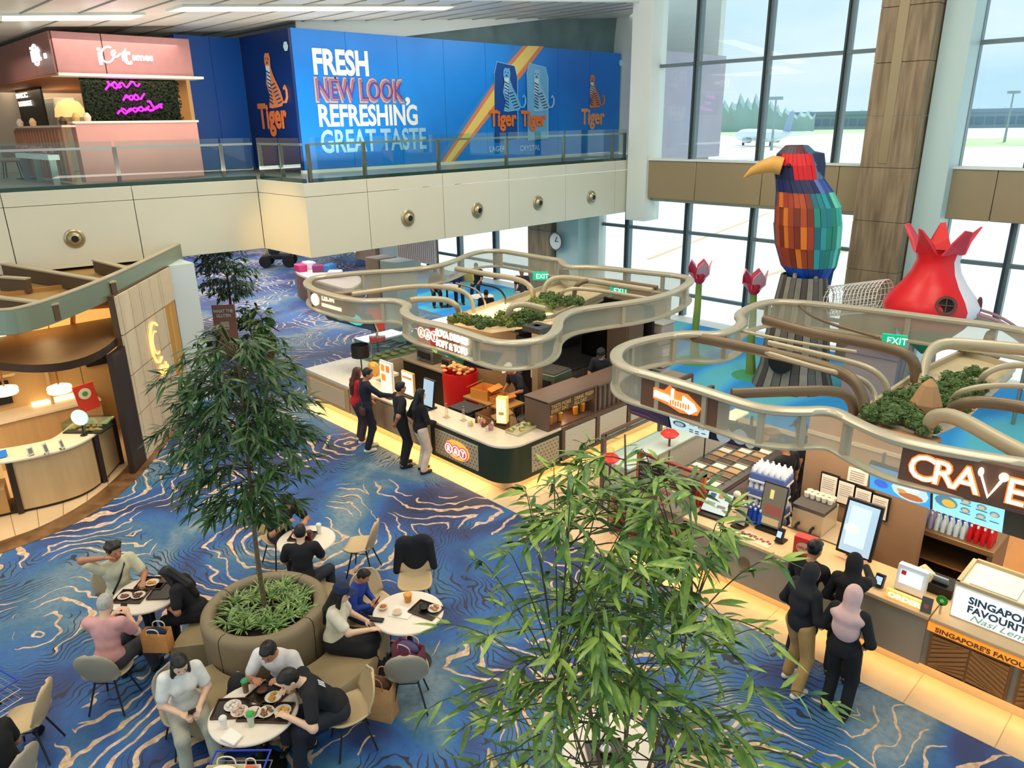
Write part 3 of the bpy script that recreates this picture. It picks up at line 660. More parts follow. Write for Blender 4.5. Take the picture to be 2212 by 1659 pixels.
kb2 = [([(1650, 690, z2), (1750, 720, z2), (1900, 745, z2), (1975, 770, 2.8), (1980, 825, 2.4)], .11, BRN),
       ([(1470, 722, z2), (1590, 745, z2), (1760, 785, z2), (1840, 812, 2.85), (1866, 860, 2.6), (1866, 895, 2.4)], .11, BRN),
       ([(1660, 740, z2), (1800, 772, z2), (1885, 795, 2.85), (1918, 830, 2.65), (1918, 868, 2.4)], .055, BEIGE),
       ([(1600, 745, z2), (1780, 800, z2), (1860, 815, 2.8), (1890, 845, 2.6), (1893, 885, 2.4)], .05, BEIGE),
       ([(1580, 850, z2), (1700, 845, z2), (1810, 843, 2.85), (1840, 862, 2.7), (1845, 895, 2.45)], .09, BRN),
       ([(1720, 655, z2), (1760, 690, z2), (1900, 730, z2)], .035, BRN),
       ([(1600, 715, z2), (1720, 740, z2), (1850, 760, z2)], .035, BEIGE),
       ([(2260, 760, z2), (2110, 745, z2), (2030, 740, 2.85), (2000, 770, 2.7), (1992, 835, 2.4)], .12, BEIGE),
       ([(2300, 800, z2), (2200, 785, z2), (2130, 800, 2.8), (2110, 840, 2.45)], .06, BEIGE),
       ([(2300, 850, z2), (2200, 830, z2), (2080, 838, 2.8), (2050, 870, 2.5)], .05, BEIGE),
       ([(2310, 905, z2), (2180, 872, z2), (2080, 866, 2.85), (2040, 900, 2.5)], .10, BRN),
       ([(2330, 1035, z2), (2180, 965, z2), (2060, 895, 2.85), (2010, 900, 2.7), (2000, 940, 2.4)], .12, BEIGE)]
can2, loop2 = canopy('kiosk_canopy', 'wavy steel and mesh canopy ring with glowing CRAVE sign on the right', K2, 2.93, .46, [.01, .06, .14, .19, .25, .3, .36, .5, .6, .7, .78, .84, .9, .96], kb2, (-3.5, 10, 2.4))
# roof decks with planting
DECK = mat('roof_deck', '#C8B894', .6, vary=.06, scale=3)
def deck(name, label, px, z):
    pts = [G(x, y, z) for x, y in px]; c = sum(pts, Vector())/len(pts)
    t = thing(name, label, 'planter box', (c.x, c.y, z-.12))
    B().slab([Vector(p)-Vector((0, 0, .12)) for p in pts], (0, 0, .12)).obj('tray', DECK, t, bevel=.01)
    b = B(); n = len(pts)
    for i in range(n): b.beam(pts[i]+Vector((0, 0, .04)), pts[(i+1) % n]+Vector((0, 0, .04)), .05, .1)
    b.obj('rim', BEIGE, t)
    return t
deck('roof_planter', 'roof planter tray in the middle of the central kiosk canopy', [(980, 690), (1060, 708), (1190, 690), (1330, 628), (1230, 606), (1130, 640)], 2.38)
deck('roof_planter', 'large roof planter tray in the middle of the right kiosk canopy', [(1845, 905), (1975, 945), (2080, 900), (2190, 800), (2080, 765), (1985, 810)], 2.34)
# planted mounds
def bush_mesh(seed, m):
    r = random.Random(seed); b = B()
    for k in range(9):
        c = Vector((r.uniform(-.75, .75), r.uniform(-.75, .75), r.uniform(-.1, .35))); rad = r.uniform(.32, .55)
        for i in range(70):
            th = r.uniform(0, 2*PI); ph = math.acos(r.uniform(-.3, 1)); d = Vector((math.sin(ph)*math.cos(th), math.sin(ph)*math.sin(th), math.cos(ph)))
            p = c+d*rad*r.uniform(.85, 1.08); t = d.orthogonal().normalized(); t = (Matrix.Rotation(r.uniform(0, 6.3), 3, d) @ t); u = d.cross(t); s_ = r.uniform(.07, .13)
            p2 = p+d*s_*.6
            b.add([p-t*s_*.5, p+u*s_*.8+d*.02, p2+t*s_*.5, p-u*s_*.8], [(0, 1, 2), (0, 2, 3)])
        b.ell(c, (rad*.86, rad*.86, rad*.8), 8, 5)
    return b.mesh('foliage', m, smooth=False)
def bush(name, me, x, y, z, s, label, group, rz=0):
    p = G(x, y, z); t = thing(name, label, 'bush', p, rz, group)
    o = link('foliage', me, t, local=True, kind='stuff'); o.scale = (s, s, s*.8); return t
MOSS = mat('moss_green', '#647E40', .8, col2='#34502A', scale=6); MOSSY = mat('moss_yellow', '#8A9440', .8, col2='#4A5E2A', scale=6)
bm = [bush_mesh(i, MOSS) for i in (1, 2, 3)]; bmy = [bush_mesh(i, MOSSY) for i in (4, 5)]
for i, (x, y, s_) in enumerate([(1008, 692, .30), (1035, 696, .28), (1085, 694, .34), (1118, 690, .36), (1150, 684, .26), (1160, 666, .30), (1195, 656, .30), (1235, 650, .26), (1190, 642, .24)]):
    bush('planted_bush', (bmy if i in (0, 2, 5) else bm)[i % 2], x, y, 2.5, s_, 'yellow-green leafy mound planted on the central kiosk roof' if i in (0, 2, 5) else 'dark green leafy mound planted on the central kiosk roof', 'leafy mounds on the central kiosk roof'+(' (yellowish)' if i in (0, 2, 5) else ''), i)
for i, (x, y, s_) in enumerate([(1895, 900, .22), (1930, 885, .26), (1955, 905, .26), (1975, 870, .26), (1990, 920, .2), (2010, 860, .28), (2040, 835, .26), (2075, 825, .28), (2060, 855, .2), (2100, 840, .22), (1935, 860, .16), (2045, 880, .24), (2110, 805, .18)]):
    bush('planted_bush', bm[i % 3], x, y, 2.5, s_, 'dark green mossy mound planted on the roof tray of the right kiosk', 'mossy mounds on the right kiosk roof', i*1.7)
b = B(); p = G(2000, 877, 2.55); b.lathe([(.16, -.1), (.20, .05), (.10, .3), (.02, .38)], p, 7)
tag(b.obj('rock', mat('sandstone', '#B98D62', .8), smooth=False), 'pointed tan stone among the mossy mounds', 'rock')
# illuminated band signs
def band_sign(loop, ztop, h, px0, px1, label, m, build, cat='sign', d=.12, nm='canopy_sign'):
    # straight sign box on the outer side of the ring between two pixels of the band
    mid = ztop-h/2
    a = G(px0[0], px0[1], mid); b_ = G(px1[0], px1[1], mid); r = (b_-a).normalized(); n_ = r.cross(Up)
    t = thing(nm, label, cat, (a+b_)/2)
    a = a+n_*.06; b_ = b_+n_*.06
    W = (b_-a).length
    B().beam(a, b_, .1, h*1.02).obj('backing', m, t, bevel=.02)
    build(t, a+n_*.055, r, W, h, n_); return t
def sg1(t, a, r, W, h, n_):
    mt = Matrix((r, Up, n_)).transposed(); B().lathe([(.13, 0), (.13, .03), (.001, .03)], a+r*.2, 18, mtx=mt).obj('logo_disc', GLOW, t)
    txt('lettering', 'LEON', GLOW, t, a+r*.42+Up*.02, r, Up, .13, .9, .02, .006)
    B().slab([a+r*.42-Up*.04, a+r*1.08-Up*.06, a+r*1.08-Up*.13, a+r*.42-Up*.11], n_*.02).obj('light_line', GLOW, t)
band_sign(loop1, 2.93, .42, (680, 642), (768, 662), 'bronze sign with a glowing white disc and LEON lettering on the kiosk canopy', SIGNBR, sg1)
def sg2(t, a, r, W, h, n_):
    mt = Matrix((r, Up, n_)).transposed()
    B().slab([a+Up*h*.42, a+r*W*.44+Up*h*.42, a+r*W*.44-Up*h*.42, a-Up*h*.42], n_*.012).obj('red_plate', mat('red_sign', '#B52B22', .5, emit=.25), t)
    for k, ch in enumerate('R&Y'):
        c = a+r*(.13+k*.19)+n_*.015
        B().lathe([(.085, 0), (.10, 0), (.10, .012), (.085, .012)], c, 18, cap=False, mtx=mt).obj('ring', GLOW, t)
        txt('lettering', ch, GLOW, t, c-Up*.05, r, Up, .10, 1, .015, .004, 'CENTER')
    txt('lettering', 'SOYA DRINKS', GLOW, t, a+r*W*.47+Up*.03+n_*.01, r, Up, .12, .82, .02, .004); txt('lettering', 'SOFT & TOFU', GLOW, t, a+r*W*.47-Up*.15+n_*.01, r, Up, .12, .82, .02, .004)
band_sign(loop1, 2.93, .42, (914, 712), (1002, 740), 'red and white glowing sign with three ringed characters on the central canopy', SIGNBR, sg2)
def sg3(t, a, r, W, h, n_):
    f = lambda x, y: a+r*(x*W)+Up*(y*h)
    HALO = mat('halo_orange', '#E8732A', .5, emit=.9)
    B().slab([f(.17, .22), f(.30, .22), f(.36, .42), f(.44, .3), f(.58, .3), f(.74, .0), f(.70, -.25), f(.5, -.32), f(.36, -.2), f(.17, -.12)], n_*.008).obj('halo', HALO, t, smooth=False)
    B().slab([f(.19, .15), f(.37, .10), f(.37, -.08), f(.19, -.04)], n_*.03).obj('glow_bar', GLOW, t)
    B().slab([f(.395, .34), (f(.42, .34)), f(.42, .0), f(.395, .0)], n_*.03).obj('glow_stem', GLOW, t)
    B().slab([f(.37, .02), f(.53, .04), f(.53, .22), f(.66, .06), f(.70, -.10), f(.62, -.27), f(.57, -.2), f(.38, -.14)], n_*.03).obj('glow_arrow', GLOW, t, smooth=False)
    b = B()
    for k in range(8): b.box(f(.40+k*.03, -.06+.02*(k % 2))+n_*.034, (.02, .02, .07))
    b.obj('lettering_gaps', HALO, t, kind='stuff')
band_sign(loop2, 2.93, .46, (1394, 838), (1578, 893), 'dark bronze canopy sign with a glowing white arrow shape', mat('sign_brown', '#6B4A38', .5), sg3)
def sg4(t, a, r, W, h, n_):
    for m, k, off in ((mat('halo_orange'), .0, .016), (GLOW, .014, .001)):
        o = a+n_*(k+.004)
        for ch, fx, hh in (('C', .06, .28), ('R', .225, .27), ('A', .365, .27), ('E', .69, .27)):
            txt('lettering', ch, m, t, o+r*(fx*W)-Up*.135, r, Up, hh, .95, .012, off)
        w = .022+off*.6; f = lambda x, y: o+r*(x*W)+Up*y
        if k == 0: o = o-n_*.05
        b = B()
        b.tube([f(.535, .09), f(.60, -.13), f(.665, .09)], w, 6, flat=(1, .5)); b.ell(f(.53, .12), (w*1.2, w*1.2, w*2.2), 8, 6); b.ell(f(.67, .12), (w*2.0,)*3, 10, 6); b.obj('cutlery_letter', m, t)
band_sign(loop2, 2.93, .46, (1950, 990), (2290, 1075), 'large bronze canopy sign reading CRAVE in glowing white letters', mat('sign_brown'), sg4)
# hanging menu screens
def screen(px, zs, label, m, deco=None, cat='menu screen', nm='menu_screen', group=None):
    # px: four pixels tl,tr,br,bl ; zs: z top, z bottom ; bottom edge pulled under the top edge
    tl, tr = G(px[0][0], px[0][1], zs[0]), G(px[1][0], px[1][1], zs[0]); br, bl = G(px[2][0], px[2][1], zs[1]), G(px[3][0], px[3][1], zs[1])
    r = (tr-tl).normalized(); u = ((tl-bl)+(tr-br)).normalized(); n_ = r.cross(u).normalized()
    if n_.dot(Vector((0, 0, CAMZ))-tl) < 0: n_ = -n_
    t = thing(nm, label, cat, (tl+br)/2, group=group)
    B().slab([tl, tr, br, bl], -n_*.05).obj('casing', BLK, t)
    i = lambda a, b_, f: a.lerp(b_, f)
    for f_ in (.2, .8): B().beam(tl.lerp(tr, f_)-n_*.04, tl.lerp(tr, f_)-n_*.04+Up*.14, .03, .03).obj('bracket', STEEL, t)
    c = (tl+tr+br+bl)/4
    q = [p.lerp(c, .04)+n_*.004 for p in (tl, tr, br, bl)]
    B().slab(q, n_*.004).obj('display', m, t, smooth=False)
    if deco: deco(t, q, n_*.01)
    return t
def qpt(q, x, y): return q[3].lerp(q[2], x).lerp(q[0].lerp(q[1], x), y)
def blob(q, n_, x, y, rx, ry, m, t, nm='food_picture', k=12):
    B().slab([qpt(q, x+rx*math.cos(2*PI*i/k), y+ry*math.sin(2*PI*i/k))+n_ for i in range(k)][::1], n_*.3).obj(nm, m, t, smooth=False)
def E(name, col='#808080', e=.9): return mat('scr_'+name, col, .4, emit=e)
def lines(q, n_, rows, m, t, h=.012, nm='text_lines'):
    b = B()
    for x0, x1, y in rows: b.slab([qpt(q, x0, y)+n_, qpt(q, x1, y)+n_, qpt(q, x1, y+h)+n_, qpt(q, x0, y+h)+n_], n_*.2)
    b.obj(nm, m, t, kind='stuff')
def dk1(t, q, n_): blob(q, n_, .62, .5, .2, .42, E('teal', '#39B6B9'), t); blob(q, n_, .3, .4, .12, .3, E('teal2', '#1E6F80'), t)
screen([(683, 652), (800, 680), (815, 717), (708, 690)], (2.5, 2.2), 'dark menu screen with teal pictures under the left end of the central canopy', E('night', '#18323F', .5), dk1)
def dk2(t, q, n_):
    blob(q, n_, .3, .45, .1, .45, E('lime', '#7FB04A'), t); blob(q, n_, .42, .6, .12, .2, E('leaf', '#3E8A3A', .6), t); blob(q, n_, .62, .45, .09, .35, E('ice', '#A9C6CF', .8), t); blob(q, n_, .78, .4, .1, .3, E('leaf2', '#2F6B3A', .5), t)
screen([(890, 712), (1010, 755), (1003, 790), (918, 752)], (2.5, 2.15), 'green menu screen with drink pictures under the central canopy', E('dgreen', '#1F4F30', .5), dk2)
screen([(1010, 755), (1085, 765), (1062, 800), (1003, 790)], (2.5, 2.15), 'switched-off black menu screen beside the green one', BLK)
def dk3(t, q, n_): blob(q, n_, .3, .2, .3, .05, E('plum', '#5A2A48', .5), t)
screen([(1352, 850), (1440, 878), (1450, 925), (1362, 893)], (2.47, 2.1), 'navy menu screen at the left end under the right canopy', E('navy', '#141838', .5), dk3)
def dk4(t, q, n_):
    for x, y, a in ((.22, .75, .15), (.25, .35, .17), (.6, .75, .09), (.8, .68, .08), (.58, .48, .07), (.8, .42, .08)):
        blob(q, n_, x, y, a, a*.8, E('bowl', '#27506A', .4), t); blob(q, n_*1.4, x, y, a*.7, a*.55, E('bowl_in', '#A8BFC0', .5), t)
    lines(q, n_, [(.5, .6, .2), (.65, .75, .18), (.82, .92, .16), (.5, .6, .1), (.65, .75, .08)], E('ink', '#2A3A48', .1), t, .04)
screen([(1440, 878), (1540, 903), (1532, 948), (1450, 925)], (2.47, 2.1), 'pale menu screen showing bowls under the right canopy', E('mint', '#BFD3D2', .75), dk4)
def dk5(t, q, n_):
    blob(q, n_, .28, .4, .16, .4, E('rice', '#8E9AA0', .7), t); blob(q, n_, .62, .5, .16, .38, E('rice2', '#7E8E98', .7), t); blob(q, n_, .84, .3, .1, .25, E('rice3', '#93A08A', .6), t)
screen([(1540, 903), (1641, 930), (1640, 975), (1532, 948)], (2.47, 2.1), 'dark menu screen with pale dumplings under the right canopy', E('night2', '#10162A', .4), dk5)
def dk6(t, q, n_):
    blob(q, n_, .68, .42, .3, .38, E('plate', '#BBD8D8', .8), t); blob(q, n_*1.4, .66, .55, .17, .2, E('rice4', '#CFE9D8', .9), t); blob(q, n_*1.5, .7, .25, .2, .13, E('sambal', '#B0653A', .8), t); blob(q, n_*1.6, .55, .38, .08, .08, E('chick', '#C9975A', .8), t)
    blob(q, n_, .2, .35, .12, .16, E('splash', '#2160C8', .8), t)
screen([(1878, 1000), (2014, 1042), (2012, 1100), (1876, 1052)], (2.45, 2.02), 'bright blue menu screen with a plate of rice under the CRAVE sign', E('aqua', '#1E93CF', .9), dk6)
def dk7(t, q, n_):
    blob(q, n_, .2, .5, .17, .22, E('dish_b', '#3E7FA0', .8), t); blob(q, n_*1.4, .24, .48, .1, .14, E('egg', '#E0A63A', .9), t)
    for x, y in ((.48, .75), (.7, .72), (.48, .42), (.7, .38), (.88, .6)): blob(q, n_, x, y, .07, .1, E('dish_c', '#5F8FA6', .7), t); blob(q, n_*1.4, x, y-.01, .045, .06, E('dish_d', '#C8B08A', .8), t)
    lines(q, n_, [(.4, .55, .28), (.62, .78, .24), (.4, .55, .6), (.62, .78, .57), (.82, .95, .3)], E('ink2', '#2B6C86', .3), t, .03)
screen([(2014, 1042), (2176, 1092), (2168, 1152), (2012, 1100)], (2.45, 2.02), 'pale turquoise menu screen with small dishes under the CRAVE sign', E('turq', '#8FD6DB', .85), dk7)
screen([(2176, 1092), (2330, 1135), (2320, 1200), (2168, 1152)], (2.45, 2.02), 'switched-off black menu screen at the right edge', BLK)
# exit signs hanging
EXG = mat('exit_green', '#12A57A', .4, emit=.7)
def exitsign(x, y, z, w, h, label):
    p = G(x, y, z); r = Vector((-p.y, p.x, 0)).normalized()*-1; n_ = r.cross(Up); t = thing('exit_sign', label, 'exit sign', p)
    B().beam(p-r*w/2, p+r*w/2, .05, h).obj('light_box', EXG, t, bevel=.01)
    txt('lettering', 'EXIT', mat('exit_white', '#D8FFF0', .5, emit=1.0), t, p+n_*.03-r*w*.30-Up*h*.28, r, Up, h*.55, .95, .01, .0)
    B().tube([p+Up*h/2, p+Up*(h/2+.12)], .012, 6).obj('hanger', STEEL, t)
exitsign(1931, 735, 2.75, .36, .2, 'green EXIT sign inside the right canopy ring'); exitsign(1167, 596, 2.75, .36, .2, 'green EXIT sign behind the central roof planting'); exitsign(1336, 627, 2.75, .36, .2, 'green EXIT sign at the right end of the central canopy')
# ================= kiosk 1 body =================
CREAMT = mat('counter_top', '#E8D9C0', .3, vary=.05, scale=8); FRONTB = mat('counter_front', '#9A8A72', .45, vary=.05, scale=3); DKGR = mat('dark_green', '#243322', .35)
PLIN = mat('plinth_stone', '#CDB48A', .45); WICK = mat('wicker', '#C9B698', .6); TAUPE = mat('taupe_wall', '#A3835C', .6, vary=.03)
FRM = mat('frame_brown', '#6A5347', .45, .1); TERR = mat('pale_terrazzo', '#CFCBBE', .4, vary=.12, scale=40); KIT = mat('kitchen_black', '#1C1A1A', .4, .2); SSD = mat('steel_dark', '#6C6A68', .35, .7)
k1 = thing('kiosk_counter', 'long L-shaped serving counter of the central kiosk with a rounded green corner', 'counter', (-11.7, 8.4, 0))
YF, XS, ZT = 7.95, -8.42, .95
def rcorner(x0, y1, inset, r=.45):     # outline from left end to the far end of the side, outer face
    a = [(x0, YF+inset)] + arc((XS-inset-r, YF+inset+r), r, -90, 0, 8) + [(XS-inset, y1)]
    return a
def Lshape(x0, y1, inset, depth, r=.45):
    o = rcorner(x0, y1, inset, r); return o + [(XS-inset-depth, y1), (XS-inset-depth, YF+inset+depth), (x0, YF+inset+depth)]
B().prism(Lshape(-15.05, 13.6, .2, .45, .15), 0, .28).obj('plinth', PLIN, k1, bevel=.01)
B().prism(Lshape(-15.05, 13.6, 0.02, .5), .28, .9).obj('carcass', FRONTB, k1)
B().prism(Lshape(-13.2, 10.0, -.03, .62), .9, ZT).obj('worktop', CREAMT, k1, bevel=.012)
B().prism([(-15.1, YF-.02), (-13.25, YF-.02), (-13.25, 9.25), (-15.1, 9.25)], .84, .915).obj('worktop', TERR, k1, bevel=.01, label='pale speckled worktop at the left end')
def fpan(x0, x1, z0, z1, m, nm, d=.02, label=None): return B().bb(x0, x1, YF-d, YF+.02, z0, z1).obj(nm, m, k1, bevel=.006, label=label)
def span_(y0, y1, z0, z1, m, nm, d=.02, label=None): return B().bb(XS-.02, XS+d, y0, y1, z0, z1).obj(nm, m, k1, bevel=.006, label=label)
fpan(-15.05, -13.3, .28, .84, mat('wicker_frame', '#BF9B6E', .5), 'panel'); fpan(-14.9, -13.45, .36, .76, WICK, 'lattice_panel', .035)
for a, b_ in ((-13.25, -12.3), (-12.29, -11.3), (-11.29, -10.45)): fpan(a, b_, .29, .88, mat('oak_front', '#B49C7C', .5, vary=.06, scale=2, stretch=(4, 4, .4)), 'panel')
gpts = rcorner(-10.45, 9.32, -.025)
B().strip(gpts, .24, .9).obj('green_fascia', DKGR, k1)
DOT = mat('dotted_panel', '#B9AB8E', .5); DOTB = mat('dot_bronze', '#7D6B4C', .5)
fpan(-10.3, -9.1, .33, .82, DOT, 'dotted_panel', .045); span_(8.55, 9.25, .33, .82, DOT, 'dotted_panel', .045)
b = B()
for i in range(14):
    for j in range(7):
        z = .36+j*.07; x = -10.25+i*.083+(.04 if j % 2 else 0)
        b.box((x, YF-.047, z), (.028, .006, .028), ry=PI/4)
for i in range(8):
    for j in range(7):
        z = .36+j*.07; y = 8.6+i*.083+(.04 if j % 2 else 0); b.box((XS+.047, y, z), (.006, .028, .028), rx=PI/4)
b.obj('dots', DOTB, k1, kind='stuff', smooth=False)
t = thing('badge_sign', 'red glowing cloud-shaped badge with three characters on the green counter', 'sign', (-9.65, YF-.06, .57))
B().lathe([(.34, 0), (.34, .012)], (-9.65, YF-.05, .57), 20, mtx=Matrix.Rotation(PI/2, 3, 'X') @ Matrix.Diagonal((1, .55, 1))).obj('glow_plate', mat('badge_glow', '#F2A046', .5, emit=.9), t)
for k, ch in enumerate('R&Y'):
    c = Vector((-9.85+k*.2, YF-.075, .57)); mt = Matrix.Rotation(PI/2, 3, 'X')
    B().lathe([(.12, 0), (.12, .012), (.001, .012)], c, 16, mtx=mt).obj('disc', mat('badge_red', '#D23A34', .5, emit=.5), t)
    B().lathe([(.085, 0), (.10, 0), (.10, .02), (.085, .02)], c, 16, cap=False, mtx=mt).obj('ring', GLOW, t)
    txt('lettering', ch, GLOW, t, c+Vector((0, -.016, -.05)), Rx, Up, .10, 1, .01, .004, 'CENTER')
for a, b_ in ((9.42, 10.28), (10.42, 11.25), (11.4, 12.4), (12.5, 13.55)): span_(a, b_, .36, .86, TERR, 'terrazzo_panel', .045)
for y in (9.37, 10.35, 11.33, 12.45, 13.58): span_(y-.04, y+.04, .28, .93, FRM, 'frame_post', .055)
span_(9.33, 13.6, .88, .95, FRM, 'frame_rail', .05); span_(9.33, 13.6, .28, .34, FRM, 'frame_rail', .05)
def strip_light(name, a, b_, z, e, col=(1, .62, .25), w=.06):
    a = Vector((a[0], a[1], z)); b_ = Vector((b_[0], b_[1], z)); o = light(name, 'AREA', (a+b_)/2, (0, 0, math.atan2((b_-a).y, (b_-a).x)), e, col, (b_-a).length, w); return o
strip_light('plinth_led', (-15, YF+.08), (-8.9, YF+.08), .27, 26); strip_light('plinth_led', (XS-.08, 8.3), (XS-.08, 13.5), .27, 16)
# display cabinet and slatted screen on the side
t = thing('display_cabinet', 'brown display cabinet with brass cups and raised lettering on the kiosk side', 'cabinet', (-8.7, 9.7, .95))
B().bb(-9.0, -8.96, 9.05, 10.32, .95, 1.5).obj('back_panel', mat('cabinet_back', '#8E4A24', .5), t)
B().bb(-9.0, -8.42, 9.0, 9.05, .95, 1.5).obj('side_panel', FRM, t); B().bb(-9.0, -8.42, 10.3, 10.35, .95, 1.5).obj('side_panel', FRM, t)
B().bb(-9.02, -8.40, 9.0, 10.35, 1.48, 1.52).obj('top', FRM, t, bevel=.005); B().bb(-9.0, -8.42, 9.05, 10.3, .95, .97).obj('base', FRM, t)
B().bb(-8.47, -8.44, 9.05, 10.3, 1.24, 1.46).obj('header_board', mat('header', '#5A3F30', .5), t)
for k, s_ in enumerate(('TASTE MORE', 'DRINK FRESH')): txt('lettering', s_, mat('brass_letter', '#C8A870', .4, .4), t, (-8.435, 9.1+k*.62, 1.36), Rg, Up, .07, .9, .01, .004); txt('lettering', ['EVERY DAY', 'ALL DAY'][k], mat('brass_letter'), t, (-8.435, 9.1+k*.62, 1.27), Rg, Up, .07, .9, .01, .004)
light('cabinet_lamp', 'POINT', (-8.7, 9.7, 1.2), (0, 0, 0), 4, (1, .6, .3), .05)
for k, (y, z) in enumerate(((9.25, 1.0), (9.5, 1.0), (9.95, 1.0), (10.15, 1.0))):
    q = thing('cup', ['brass cup nearest the green counter in the display cabinet', 'second brass cup in the display cabinet', 'third brass cup, right of the gap in the display cabinet', 'brass cup at the far end of the display cabinet'][k], 'cup', (-8.6, y, z-.02), group='brass cups in the display cabinet')
    B().lathe([(.03, 0), (.045, .01), (.05, .1), (.055, .16), (.05, .16), (.045, .02), (.001, .02)], (-8.6, y, z-.025), 14).obj('body', mat('brass', '#E39A2C', .3, .4), q); B().cyl((-8.6, y, z+.135), .05, .05, 12, .03).obj('lid', mat('cup_lid', '#F2CF7A', .4), q)
t = thing('slatted_screen', 'brown slatted counter-top screen beside the display cabinet', 'screen', (-8.6, 11, .95))
B().bb(-9.0, -8.42, 10.4, 11.75, 1.44, 1.48).obj('top', FRM, t, bevel=.005)
for k in range(10): B().bb(-8.47, -8.42, 10.42+k*.143, 10.47+k*.143, .95, 1.44).obj('slat', FRM, t)
B().bb(-8.50, -8.49, 10.42, 11.75, .97, 1.44).obj('backing', mat('frost', '#D5D8D2', .5), t)
# partition, column, kitchen units
t = thing('partition_wall', 'beige partition wall inside the central kiosk', 'partition', (-12.5, 10.6, 0)); B().bb(-13.3, -11.0, 10.75, 10.85, 0, 1.95).obj('panel', TAUPE, t, bevel=.01)
t = thing('support_post', 'slim beige post holding up the central canopy corner', 'post', (-9.55, 9.9, 0)); B().bb(-9.63, -9.47, 9.83, 9.97, 0, 2.55).obj('shaft', mat('post_beige', '#8F7556', .5), t, bevel=.01); B().bb(-9.7, -9.4, 9.75, 10.05, 0, .03).obj('base_plate', SSD, t)
B().bb(-9.75, -9.3, 9.7, 10.1, 2.45, 2.55).obj('cap', SSD, t)
t = thing('kitchen_back_wall', 'dark steel back wall of the kitchen inside the central kiosk', 'wall unit', (-10.9, 13.6, 0))
B().bb(-11.4, -9.3, 13.3, 13.38, 0, 2.35).obj('panel', KIT, t); B().bb(-11.4, -11.32, 11.1, 13.3, 0, 2.35).obj('panel', mat('kit_grey', '#3A3532', .5), t)
B().bb(-11.3, -10.9, 11.3, 13.2, 1.5, 1.54).obj('shelf', SSD, t)
t = thing('kitchen_bench', 'stainless steel kitchen bench with tall splashback inside the central kiosk', 'bench', (-11, 12.3, 0))
B().bb(-11.3, -10.6, 11.2, 13.2, .85, .9).obj('top', SSD, t, bevel=.01); B().bb(-11.3, -11.25, 11.2, 13.2, .9, 1.15).obj('splashback', SSD, t)
for k in range(3):
    dr_ = B().bb(-11.25, -10.62, 11.22+k*.66, 11.86+k*.66, .0, .84).obj('door', mat('bench_door', '#8B7F7A', .3, .6), t, bevel=.01); B().bb(-10.62, -10.6, 11.4+k*.66, 11.7+k*.66, .72, .74).obj('handle', STEEL, dr_)
t = thing('storage_tower', 'tall dark cabinet beside the stacked clear tubs', 'cabinet', (-9.7, 12.9, 0)); B().bb(-10.0, -9.45, 12.6, 13.2, 0, 2.35).obj('body', mat('tower', '#5B4A3C', .5), t, bevel=.01); B().bb(-9.45, -9.43, 12.64, 13.16, .1, 2.2).obj('door', mat('tower_door', '#6E5A48', .5), t)
# machines
def machine(x, y, z, d, label, m, cat='appliance', rz=0):
    t = thing('drink_machine', label, cat, (x, y, z), rz)
    w, l, h = d
    B().box((0, 0, h/2), (w, l, h)).obj('body', m, t, bevel=.02, local=True); B().box((0, 0, h+.012), (w*.9, l*.9, .025)).obj('top', SSD, t, local=True)
    B().box((0, -l/2-.01, h*.55), (w*.7, .02, h*.45)).obj('front_panel', BLK, t, local=True)
    B().tube([(-w*.25, -l/2-.02, h*.3), (-w*.25, -l/2-.06, h*.3), (-w*.25, -l/2-.06, h*.2)], .012, 6).obj('spout', STEEL, t, local=True); return t
machine(-9.75, 10.55, .9, (.55, .6, .55), 'square grey-green drink machine in the middle of the central kiosk', mat('machine_green', '#5E6A5C', .4, .3), rz=.1)
t = thing('work_table', 'wooden work table with cardboard boxes behind the central counter', 'table', (-10.4, 9.6, 0))
B().bb(-11.1, -9.9, 9.3, 9.9, .85, .89).obj('top', mat('table_wood', '#A97B48', .5), t, bevel=.005)
for x in (-11.05, -9.95):
    for y in (9.35, 9.85): B().bb(x-.03, x+.03, y-.03, y+.03, 0, .85).obj('leg', SSD, t)
def carton(x, y, z, d, label, rz=0, col='#C58A45', nm='cardboard_box'):
    t = thing(nm, label, 'box', (x, y, z), rz); w, l, h = d; m = mat('carton_'+col, col, .7)
    for c, s_, in (((0, -l/2, h/2), (w, .01, h)), ((0, l/2, h/2), (w, .01, h)), ((-w/2, 0, h/2), (.01, l, h)), ((w/2, 0, h/2), (.01, l, h)), ((0, 0, .005), (w, l, .01))): B().box(c, s_).obj('side_panel', m, t, local=True)
    B().box((-w*.62, 0, h+.03), (w*.3, l, .008), ry=-.5).obj('flap', m, t, local=True); B().box((w*.62, 0, h+.03), (w*.3, l, .008), ry=.5).obj('flap', m, t, local=True); return t
carton(-10.75, 9.6, .89, (.42, .42, .2), 'open orange cardboard box on the work table', .2, '#D98E3A'); carton(-10.3, 9.65, .89, (.3, .4, .1), 'flattened orange cardboard box beside the open one', -.1, '#C57B34')
carton(-10.05, 9.15, .45, (.45, .5, .4), 'brown cardboard box below the work table', 0, '#A5794E')
t = thing('crate', 'dark blue-grey crate behind the white countertop', 'crate', (-10.6, 8.95, .55), .05); 
for k in range(5): B().box((0, 0, .03+k*.07), (.55, .45, .05)).obj('side_band', mat('crate_navy', '#2A2D3A', .6), t, local=True, bevel=.01)
B().box((0, 0, .15), (.5, .4, .3)).obj('core', mat('crate_navy'), t, local=True)
t = thing('plinth_stand', 'low stand under the dark crate', 'stand', (-10.6, 8.95, 0)); B().bb(-10.9, -10.3, 8.7, 9.2, 0, .55).obj('body', FRONTB, t, bevel=.01)
